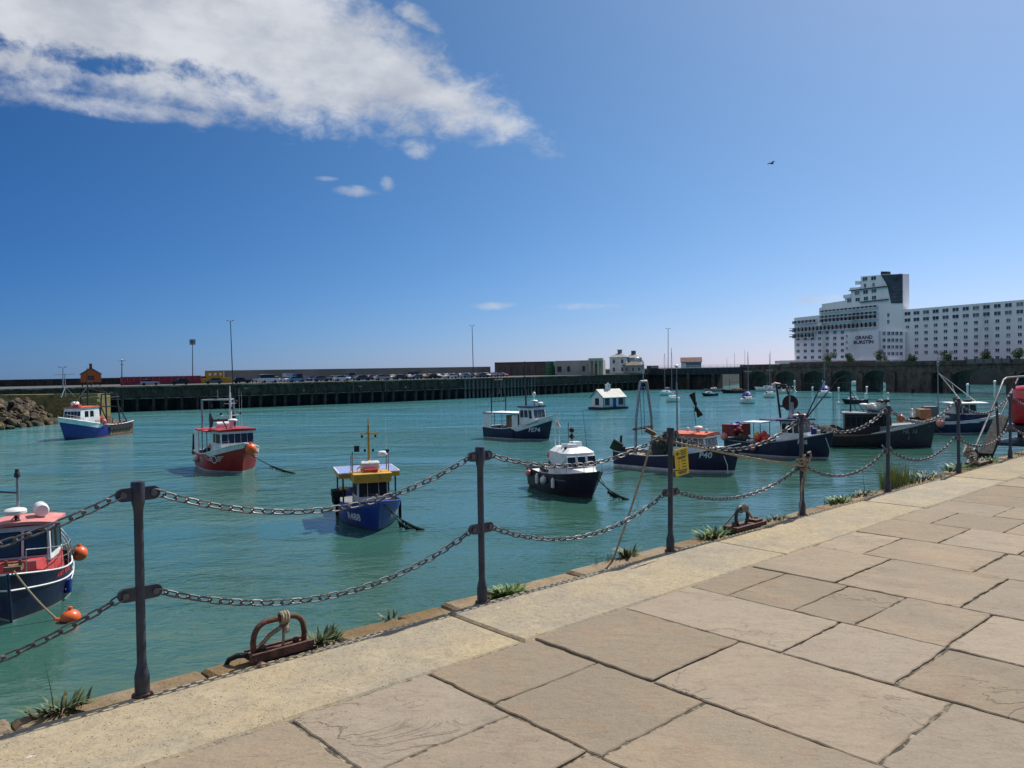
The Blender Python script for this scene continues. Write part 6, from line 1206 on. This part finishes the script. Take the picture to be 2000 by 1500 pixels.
# ---------------------------------------------------------------- rock bank and stub jetty on the left
M_rock = M('wet_armour_rock', (.052, .037, .022), .85, 0, .55, .7, (.16, .11, .038), .36, .06, 3, rnd=.55)
def rock_mesh(seed):
    R = random.Random(seed); bm = bmesh.new(); bmesh.ops.create_icosphere(bm, subdivisions=2, radius=1.0)
    pl = [(Vector((R.gauss(0, 1), R.gauss(0, 1), R.gauss(0, 1))).normalized(), R.uniform(.55, .85)) for _ in range(9)]
    for v in bm.verts:
        for n_, d in pl:
            e = v.co.dot(n_)-d
            if e > 0: v.co -= n_*e
        v.co *= R.uniform(.96, 1.04)
    me = bpy.data.meshes.new('rock'); bm.to_mesh(me); bm.free(); me.materials.append(M_rock); return me
RM = [rock_mesh(i) for i in range(7)]; R3 = random.Random(5)
bank = empty('rock_bank', (-86, 126, WATER)); tag(bank, 'bank of dark boulders with yellow lichen at the water edge', 'rocks')
base = gp(0, 842); tip = gp(122, 829)
mb = MB(); ring_b = [V2(-81, 96), V2(-80.0, 128), V2(-82, 138), V2(-120, 138), V2(-140, 100)]; ring_t = [V2(-88, 96), V2(-87, 128), V2(-86, 136), V2(-120, 137), V2(-140, 100)]
mb.hexa([V2(p.x+86, p.y-126, -1.5) for p in ring_b], [V2(p.x+86, p.y-126, 4.0) for p in ring_t]); mb.build('core', M_pier, bank)
for i in range(280):
    f = R3.random(); h = R3.uniform(-.1, 4.2); yy = 98+40*f; xx = -79.6-1.45*h+(-.6 if yy > 132 else 0)*(yy-132)*.4+R3.uniform(-.4, .4)
    o = link_mesh('rock', RM[i % 7], bank, (xx+86, yy-126, h), (R3.uniform(0, 6), R3.uniform(0, 6), R3.uniform(0, 6))); s_ = R3.uniform(.5, 1.05); o.scale = (s_*R3.uniform(.8, 1.3), s_, s_*R3.uniform(.6, .9))
for i in range(40):
    o = link_mesh('rock', RM[i % 7], bank, (-1.5-R3.uniform(0, 9), R3.uniform(-25, 10), 3.95), (R3.uniform(0, 6), R3.uniform(0, 6), R3.uniform(0, 6))); s_ = R3.uniform(.6, 1.1); o.scale = (s_*1.2, s_, s_*.6)
M_yst = M('yellow_lichened_stone', (.26, .195, .065), .9, 0, .35, .5, (.10, .085, .05), .45, .05, 2)
jt = empty('stub_jetty', (-78, 143, WATER)); tag(jt, 'short yellowish stone jetty end behind the blue and white trawler', 'jetty')
a_, b_ = dp(112, 776, 141), dp(192, 768, 139); zt = -1.35-WATER; t_ = V2(b_.x-a_.x, b_.y-a_.y); L_ = t_.length; az_ = atan2(t_.y, t_.x)
jt.location = ((a_.x+b_.x)/2, (a_.y+b_.y)/2, WATER); q = Matrix.Rotation(az_, 3, 'Z') @ V2(-7, 1.6)
mb = MB(); mb.box((q.x, q.y, (zt-3)/2-.03), (L_+14, 2.6, zt+3), az_); mb.build('core', M_yst, jt); nrow = 7
for r in range(nrow):
    x = -L_/2-.5; hh = (zt+.6)/nrow
    while x < L_/2-.4:
        w = R3.uniform(.9, 1.7); p = V2(x+w/2, R3.uniform(-.06, .06)); q = Matrix.Rotation(az_, 3, 'Z') @ p; m_ = MB(); m_.box((0, 0, 0), (w-.05, .6, hh-.05)); m_.build('stone_block', M_yst, jt, False, (q.x, q.y, -.5+hh*(r+.5)), (0, 0, az_)); x += w

# ================================================================ SMALL THINGS ALONG THE QUAY EDGE
def on_quay(u, v, t):           # point on the upright plane at distance t from the post line
    d = ray(u, v); o = Vector((0, 0, EYE)); k = (Q(0, t)-o).dot(E2)/d.dot(E2); return o+d*k
def st(p): return (p-P0).dot(E1), (p-P0).dot(E2)
def qempty(name, s, t, z=0.0): return empty(name, Q(s, t, z), QROT)
# ---- rusty hoop with cream rope (local x along the quay, -y inland)
r = qempty('mooring_hoop', .765, -.10); tag(r, 'rusty iron mooring hoop with cream rope knot on the kerb', 'mooring hoop', 'mooring hoops on the quay edge')
mb = MB(); mb.box((0, 0, .022), (.37, .13, .035)); mb.box((0, -.052, .042), (.37, .022, .018)); mb.box((0, .052, .042), (.37, .022, .018)); mb.build('base_plate', M_rust, r)
for x in (-.1, .1): mb = MB(); mb.lathe([(.018, .03), (.022, .062), (.012, .07)], (x, .0, 0), 6); mb.build('bolt', M_rust, r)
mb = MB(); pts = [(-.155, 0, .03), (-.158, 0, .10)]+[(-.155+.085-.085*cos(a), 0, .11+.095*sin(a)) for a in [pi/2*k/7 for k in range(1, 8)]]+[(.06+.09*sin(a), 0, .125+.08*cos(a)) for a in [pi/2*k/7 for k in range(0, 8)]]+[(.155, 0, .09), (.15, 0, .03)]
mb.tube(pts, .0165, 10); mb.build('hoop', M_rust, r, True)
rope = qempty('cream_rope_knot', .775, -.10, .19); tag(rope, 'cream rope knotted over the rusty hoop', 'rope')
for k in range(3): mb = MB(); mb.tube([(.012+.017*k-.01, .027*cos(a), .015+.03*sin(a)) for a in [2*pi*i/12 for i in range(12)]], .0095, 6, 0, True); mb.build('rope_turn', M_rope, rope, True)
mb = MB(); R4 = random.Random(2)
for k in range(7): a = k*.9; mb.tube([(.015+.028*cos(a+q)*sin(q*1.3+k), .026*sin(a+q), -.045-.022*cos(q+k)) for q in [2*pi*i/10 for i in range(10)]], .010, 6, 0, True)
mb.build('knot', M_rope, rope, True)
mb = MB()
for dy in (-.012, .012): mb.tube([(0, dy, -.04), (-.06, dy+.02, -.075), (-.12, dy+.03, -.13), (-.19, dy+.05, -.165)], .009, 6)
mb.tube([(.015, 0, -.06), (.01, -.005, -.12), (.005, 0, -.165)], .008, 6); mb.build('rope_end', M_rope, rope, True)
mb = MB(); mb.tube([(0, 0, .02), (-.03, .03, .035), (-.06, .07, .03), (-.09, .12, .0), (-.11, .17, -.08), (-.12, .2, -.4), (-.13, .22, -1.5)], [.012, .016, .016, .014, .013, .012, .012], 7); o = mb.build('tarred_rope', M_ropegrey, None, True, Q(.60, -.09), (0, 0, QROT)); tag(o, 'black tarred rope slipping over the edge from the rusty hoop', 'rope')
# ---- round ring further along
r = qempty('mooring_hoop', 5.70, -.12); tag(r, 'dark iron mooring ring bound with grey rope near the roped post', 'mooring hoop', 'mooring hoops on the quay edge')
mb = MB(); mb.box((0, 0, .02), (.52, .17, .04)); mb.box((.16, 0, .05), (.12, .13, .03)); mb.build('base_plate', M_rust, r)
for x in (-.2, .2): mb = MB(); mb.lathe([(.024, .03), (.024, .075), (.012, .08)], (x, 0, 0), 6); mb.build('bolt', M_rust, r)
mb = MB(); mb.tube([(-.06+.105*cos(a), 0, .115+.105*sin(a)) for a in [2*pi*k/22 for k in range(22)]], .0175, 8, 0, True); mb.build('hoop', B_dark, r, True)
rope = qempty('grey_rope_binding', 5.66, -.12, .21); tag(rope, 'grey frayed rope wound round the dark mooring ring', 'rope'); M_ropeg = M('grey_rope', (.30, .28, .25), .9, 0, .3, 40, (.16, .13, .1), .4, .006, 150)
for k in range(4): mb = MB(); x = -.04+.03*k; mb.tube([(x, .03*cos(a), -.012*abs(k-1.5)+.032*sin(a)) for a in [2*pi*i/10 for i in range(10)]], .011, 6, 0, True); mb.build('rope_turn', M_ropeg, rope, True)
mb = MB(); mb.tube([(.03, -.02, -.02), (.08, -.03, -.08), (.12, -.03, -.12)], .014, 6); mb.tube([(-.06, .02, -.02), (-.16, .06, -.12), (-.24, .12, -.22), (-.26, .16, -.9)], .008, 6); mb.build('rope_end', M_ropeg, rope, True)
r = qempty('mooring_hoop', 12.35, -.16); tag(r, 'far mooring ring wrapped in pale rope below the gangway rails', 'mooring hoop', 'mooring hoops on the quay edge')
mb = MB(); mb.box((.1, 0, .02), (.5, .2, .04)); mb.build('base_plate', M_rust, r); mb = MB(); mb.tube([(-.02+.12*cos(a), 0, .13+.12*sin(a)) for a in [2*pi*k/20 for k in range(20)]], .02, 8, 0, True); mb.build('hoop', B_dark, r, True)
rope = qempty('pale_rope_heap', 12.2, -.17, .02); tag(rope, 'tangle of pale rope round the far mooring ring', 'rope')
for k in range(9): mb = MB(); mb.tube([(.02*k-.1+.1*cos(a), .02*k-.08+.06*sin(a+k), .04+.028*k+.03*sin(2*a+k)) for a in [2*pi*i/12 for i in range(12)]], .013, 6, 0, True); mb.build('rope_turn', M_ropeg if k % 3 else M_rope, rope, True)
# ---- long mooring rope: quay edge -> chain by the notice -> roped post
rope = empty('long_mooring_rope', Q(6.69, -.04, .53), QROT); tag(rope, 'taut beige rope from the roped post to the chain by the yellow notice', 'rope')
w2l = lambda p: Matrix.Rotation(-QROT, 3, 'Z') @ (p-Q(6.69, -.04, .53))
a, b_, c = Q(6.66, .0, .535), Q(4.17, -.055, 1.02), Q(3.82, -.22, .0); mb = MB()
mb.tube([w2l(a.lerp(b_, i/14)+Vector((0, 0, -.022*4*(i/14)*(1-i/14)))) for i in range(15)], .0115, 7); mb.build('taut_length', M_rope, rope, True)
mb = MB(); mb.tube([w2l(b_.lerp(c, i/10)+Vector((0, 0, -.03*4*(i/10)*(1-i/10)))) for i in range(11)]+[w2l(Q(3.80, -.30, -.1)), w2l(Q(3.8, -.31, -.9))], .009, 6); mb.build('down_length', M_rope, rope, True)
for k in range(5): mb = MB(); mb.tube([(.040*cos(q)*(1+.1*k), .040*sin(q)*(1+.1*k), -.03+.022*k+.02*sin(q+k)) for q in [2*pi*i/14 for i in range(14)]], .0125, 6, 0, True); mb.build('rope_turn', M_rope, rope, True)
mb = MB(); mb.tube([(-.03, -.05, .03), (-.075, -.06, .09), (-.07, -.06, .13), (-.035, -.055, .12)], .012, 6); mb.tube([(.03, -.05, .02), (.085, -.06, .10), (.07, -.06, .15), (.03, -.05, .14)], .012, 6)
mb.tube([(-.02, -.06, -.02), (-.07, -.07, -.12), (-.10, -.07, -.22), (-.13, -.06, -.27), (-.12, -.06, -.2), (-.09, -.06, -.12)], .011, 6); mb.build('bow_loops', M_rope, rope, True)
mb = MB(); mb.tube([(-.05, -.06, -.05), (-.10, -.05, -.2), (-.11, -.05, -.34), (-.17, -.06, -.44), (-.21, -.07, -.505), (-.27, -.04, -.52), (-.33, .0, -.522)], .0075, 6); mb.build('loose_tail', M_rope, rope, True)
# ---- yellow warning notice on the fourth post
sg = empty('warning_notice', Q(4.43, .02, .79), QROT); tag(sg, 'yellow plastic warning notice tied to an iron post', 'notice'); TIL = Matrix.Rotation(rad(-5), 3, 'Y')
M_sgn = M('yellow_notice_plastic', (.70, .52, .012), .4, 0, .08, 6); M_ink = M('black_notice_print', (.05, .045, .01), .5, 0, .1, 6); M_inkr = M('red_notice_print', (.55, .10, .015), .5, 0, .1, 6)
mb = MB(); mb.box((0, -.03, 0), (.185, .006, .235), 0, 0, TIL); mb.build('board', M_sgn, sg)
mb = MB()
def dash(x, z, w, h, mi): c_ = TIL @ Vector((x, 0, z)); mb.box((c_.x, -.0345, c_.z), (w, .002, h), 0, mi, TIL)
for (x, z, w) in ((.03, .095, .085), (.03, .078, .075), (.03, .062, .08), (.0, .042, .13), (.0, .03, .10), (.025, .005, .065), (.03, -.022, .05), (.028, -.048, .06), (.005, -.073, .12), (0, -.088, .13), (0, -.1, .10)): dash(x, z, w, .007, 0)
for (x, z, w, h) in ((-.058, .085, .03, .006), (-.058, .068, .03, .006), (-.045, .077, .006, .024), (-.071, .077, .006, .024), (-.058, .077, .008, .03), (-.045, .005, .012, .014), (-.045, -.022, .012, .014), (-.045, -.048, .012, .014)): dash(x, z, w, h, 1)
mb.build('print', [M_ink, M_inkr], sg)
for z in (.075, -.07): mb = MB(); mb.tube([(-.06+.031*cos(a), .012+.031*sin(a)-.03, z) for a in [2*pi*i/12 for i in range(12)]], .003, 5, 0, True); mb.build('cable_tie', M_ink, sg)
# ---- weeds rooted in the edge joint
M_w1 = M('bright_weed_leaf', (.10, .17, .030), .6, 0, .35, 12, (.16, .20, .05), .4); M_w2 = M('dark_weed_leaf', (.070, .105, .035), .65, 0, .35, 12, (.10, .06, .03), .3); M_gr = M('sea_grass_blade', (.16, .22, .045), .6, 0, .35, 9, (.28, .24, .09), .4)
def weed(s, t, n, h, spread, mat, label, kind='leafy', z=-.03, seed=0, name='weed_tuft'):
    R = random.Random(seed*7+3); mb = MB()
    for i in range(int(n*(2.8 if kind == 'leafy' else 1.8)) if n > 5 else n):
        a = R.uniform(0, 2*pi); r0 = R.random()**.7*spread*.5; L = h*R.uniform(.3, 1.0)*(.72 if kind == 'leafy' else .85); lean = R.uniform(.35, 1.3) if kind == 'leafy' else R.uniform(.05, .38)
        wd = L*(.11 if kind == 'leafy' else .020)*R.uniform(.7, 1.3); p = Vector((cos(a)*r0*1.4, sin(a)*r0*.6, 0)); dr = Vector((cos(a+R.uniform(-.6, .6)), sin(a+R.uniform(-.6, .6)), 0)); sd = Vector((-dr.y, dr.x, 0)); N = 4; vs = []
        for k in range(N+1):
            f = k/N; q = p+dr*(L*lean*f**1.4)+Vector((0, 0, L*f*(1-.35*lean*f))); w = wd*(sin(pi*min(1, f*.85+.12))**.8 if kind == 'leafy' else (1-f*.95)); vs += [q-sd*w, q+sd*w]
        mb.add(vs, [(2*k, 2*k+1, 2*k+3, 2*k+2) for k in range(N)])
    o = mb.build(name, mat, None, True, Q(s, t, z), (0, 0, QROT)); tag(o, label, 'plant', 'weeds along the quay edge'); return o
weed(-.33, -.19, 34, .13, .2, M_w2, 'low leafy weed at the edge left of the first chain post', 'leafy', -.03, 1); o = weed(-.36, -.20, 1, .34, .01, M_w2, 'single dry stalk rising from the low leafy weed', 'grass', -.02, 2, 'dry_stalk')
weed(1.03, -.15, 46, .15, .2, M_w2, 'dark leafy weed right beside the rusty hoop', 'leafy', -.03, 3); weed(2.52, -.13, 120, .115, .22, M_w1, 'bright green weed tuft at the foot of a chain post', 'leafy', -.03, 4)
weed(1.62, -.25, 10, .10, .12, M_w2, 'tiny dark sprig on the coping edge', 'leafy', -.03, 5); weed(3.78, -.24, 50, .15, .3, M_gr, 'small grassy tuft where the slack rope meets the edge', 'grass', -.03, 6); weed(4.0, -.22, 22, .20, .1, M_w2, 'upright dark weed just before the yellow notice', 'leafy', -.04, 7)
weed(5.25, -.20, 40, .16, .35, M_w1, 'straggling weed left of the dark mooring ring', 'leafy', -.04, 8); weed(6.38, -.18, 46, .09, .3, M_w2, 'flat weed patch left of the roped post', 'leafy', -.03, 9); weed(7.85, -.2, 70, .12, .38, M_w1, 'low green weed patch midway past the roped post', 'leafy', -.03, 10)
weed(8.5, -.2, 70, .10, .4, M_w2, 'reddish low weed before the grass-side post', 'leafy', -.03, 11); weed(9.32, -.20, 190, .50, .36, M_gr, 'tall clump of green sea grass', 'grass', -.05, 12, 'grass_clump'); weed(9.75, -.22, 120, .42, .42, M_gr, 'second shorter grass clump behind the tall one', 'grass', -.05, 13, 'grass_clump')
weed(10.45, -.2, 80, .14, .8, M_w2, 'long low weed strip between the grass and the next post', 'leafy', -.03, 14); weed(11.75, -.2, 80, .16, .6, M_w1, 'weed strip below the gangway rails', 'leafy', -.03, 15); weed(12.95, -.2, 60, .16, .5, M_w1, 'weed patch beyond the far mooring ring', 'leafy', -.03, 16); weed(14.15, -.05, 90, .16, .8, M_gr, 'grass strip past the last chain post', 'grass', -.03, 17)
for k, (s, t, h) in enumerate(((7.55, -.22, .34), (7.8, -.22, .36), (8.62, -.22, .5))): weed(s, t, 2, h, .03, M_w2, ('first', 'second', 'third')[k]+' thin dry stalk on the edge past the roped post', 'grass', -.03, 30+k, 'dry_stalk')
# fallen leaf
mb = MB(); mb.add([(-.035, 0, .004), (0, -.02, .018), (.035, .002, .01), (.0, .022, .022), (0, 0, .006)], [(0, 1, 4), (1, 2, 4), (2, 3, 4), (3, 0, 4)]); o = mb.build('dead_leaf', M('dry_leaf', (.42, .27, .16), .8), None, False, Q(.60, .02, .002), (0, 0, .4)); tag(o, 'curled dry leaf lying beside the rusty hoop', 'leaf')
# ---- gangway rails, platform and red tank at the far end
gw = empty('gangway', Q(13.2, -.6, 0), 0); tag(gw, 'steel gangway with sloping tube rails leading off the quay', 'gangway'); L2 = lambda p: p-Q(13.2, -.6, 0); T = -.45
pg = lambda u, v, t=T: L2(on_quay(u, v, t))
mb = MB(); mb.tube([pg(1888, 905), pg(1907, 868), pg(1946, 779), pg(1960, 742), pg(1966, 738), pg(2000, 735), pg(2060, 732)], .019, 8); mb.build('hand_rail', M_link, gw, True)
mb = MB(); mb.tube([pg(1924, 880, -.75), pg(1946, 830, -.75), pg(1967, 784, -.75), pg(1990, 735, -.75)], .018, 8); mb.build('hand_rail', M_post, gw, True)
mb = MB(); mb.bar(pg(1946, 785), pg(1951, 868), .022, 8); mb.build('stanchion', M_post, gw, True); mb = MB(); mb.bar(pg(1906, 868), pg(1909, 905), .024, 8); mb.build('stanchion', M_post, gw, True); mb = MB(); mb.bar(pg(1980, 738), pg(1981, 760), .022, 8); mb.build('stanchion', M_rust, gw, True)
p0_, p1_ = pg(1938, 896), pg(1970, 822); mb = MB(); dv = V2(E2.x, E2.y)*-.22
mb.hexa([p0_, p1_, p1_+dv, p0_+dv], [p0_+Vector((0, 0, .09)), p1_+Vector((0, 0, .09)), p1_+dv+Vector((0, 0, .09)), p0_+dv+Vector((0, 0, .09))]); mb.build('ramp', B_rubber, gw)
c = on_quay(2016, 790, -.75); s_c, _ = st(c); mb = MB(); q = L2(Q(s_c, -.75, 0)); Rq = Matrix.Rotation(QROT, 3, 'Z')
zt = on_quay(2005, 828, -.75).z
mb.box((q.x, q.y, zt-.09), (1.7, 1.0, .10), 0, 0, Rq); mb.box((q.x, q.y, -.06), (1.8, 1.05, .06), 0, 0, Rq)
for (x, y) in ((-.75, -.42), (.75, -.42), (-.75, .42), (.75, .42)): v = Rq @ Vector((x, y, 0)); mb.box((q.x+v.x, q.y+v.y, zt/2-.1), (.09, .09, zt), 0, 0, Rq)
mb.build('platform', B_dark, gw)
tk = empty('red_tank', Q(s_c, -.75, zt-.04)); tag(tk, 'glossy red rounded tank on the dark platform at the right edge', 'tank'); M_tank = M('glossy_red_plastic', (.48, .012, .016), .22, 0, .12, 3, coat=.5); ht = on_quay(2010, 748, -.75).z-zt
mb = MB(); rr = .42; mb.lathe([(rr*.7, 0), (rr*.92, .05), (rr, .14), (rr, ht*.62)], (0, 0, 0), 28); mb.build('lower_shell', M_tank, tk, True)
mb = MB(); mb.lathe([(rr*1.06, ht*.62), (rr*1.08, ht*.66), (rr*1.0, ht*.70), (rr*.97, ht*.78), (rr*.85, ht*.9), (rr*.6, ht*.97), (.05, ht*1.0)], (0, 0, 0), 28); mb.build('domed_lid', M_tank, tk, True)
mb = MB(); mb.lathe([(rr*1.1, ht*.615), (rr*1.1, ht*.635)], (0, 0, 0), 28); mb.build('seam_flange', M_tank, tk, True)
# ---- distant gull
c = dp(1507, 319, 70); mb = MB(); mb.ball((0, 0, 0), .09, 1.0, 8, 0, Matrix.Diagonal((2.6, 1, 1)))
for sd in (-1, 1): mb.add([(-.08, sd*.05, .03), (.10, sd*.05, .03), (.06, sd*.35, .12), (-.06, sd*.6, .06), (-.14, sd*.3, .10)], [(0, 1, 2, 3, 4)]); mb.add([(-.08, sd*.05, .02), (.10, sd*.05, .02), (.06, sd*.35, .11), (-.06, sd*.6, .05), (-.14, sd*.3, .09)], [(4, 3, 2, 1, 0)])
o = mb.build('gull', M('gull_plumage', (.18, .18, .19), .7), None, False, c, (0, 0, .3)); tag(o, 'small dark gull flying in the clear sky', 'bird')
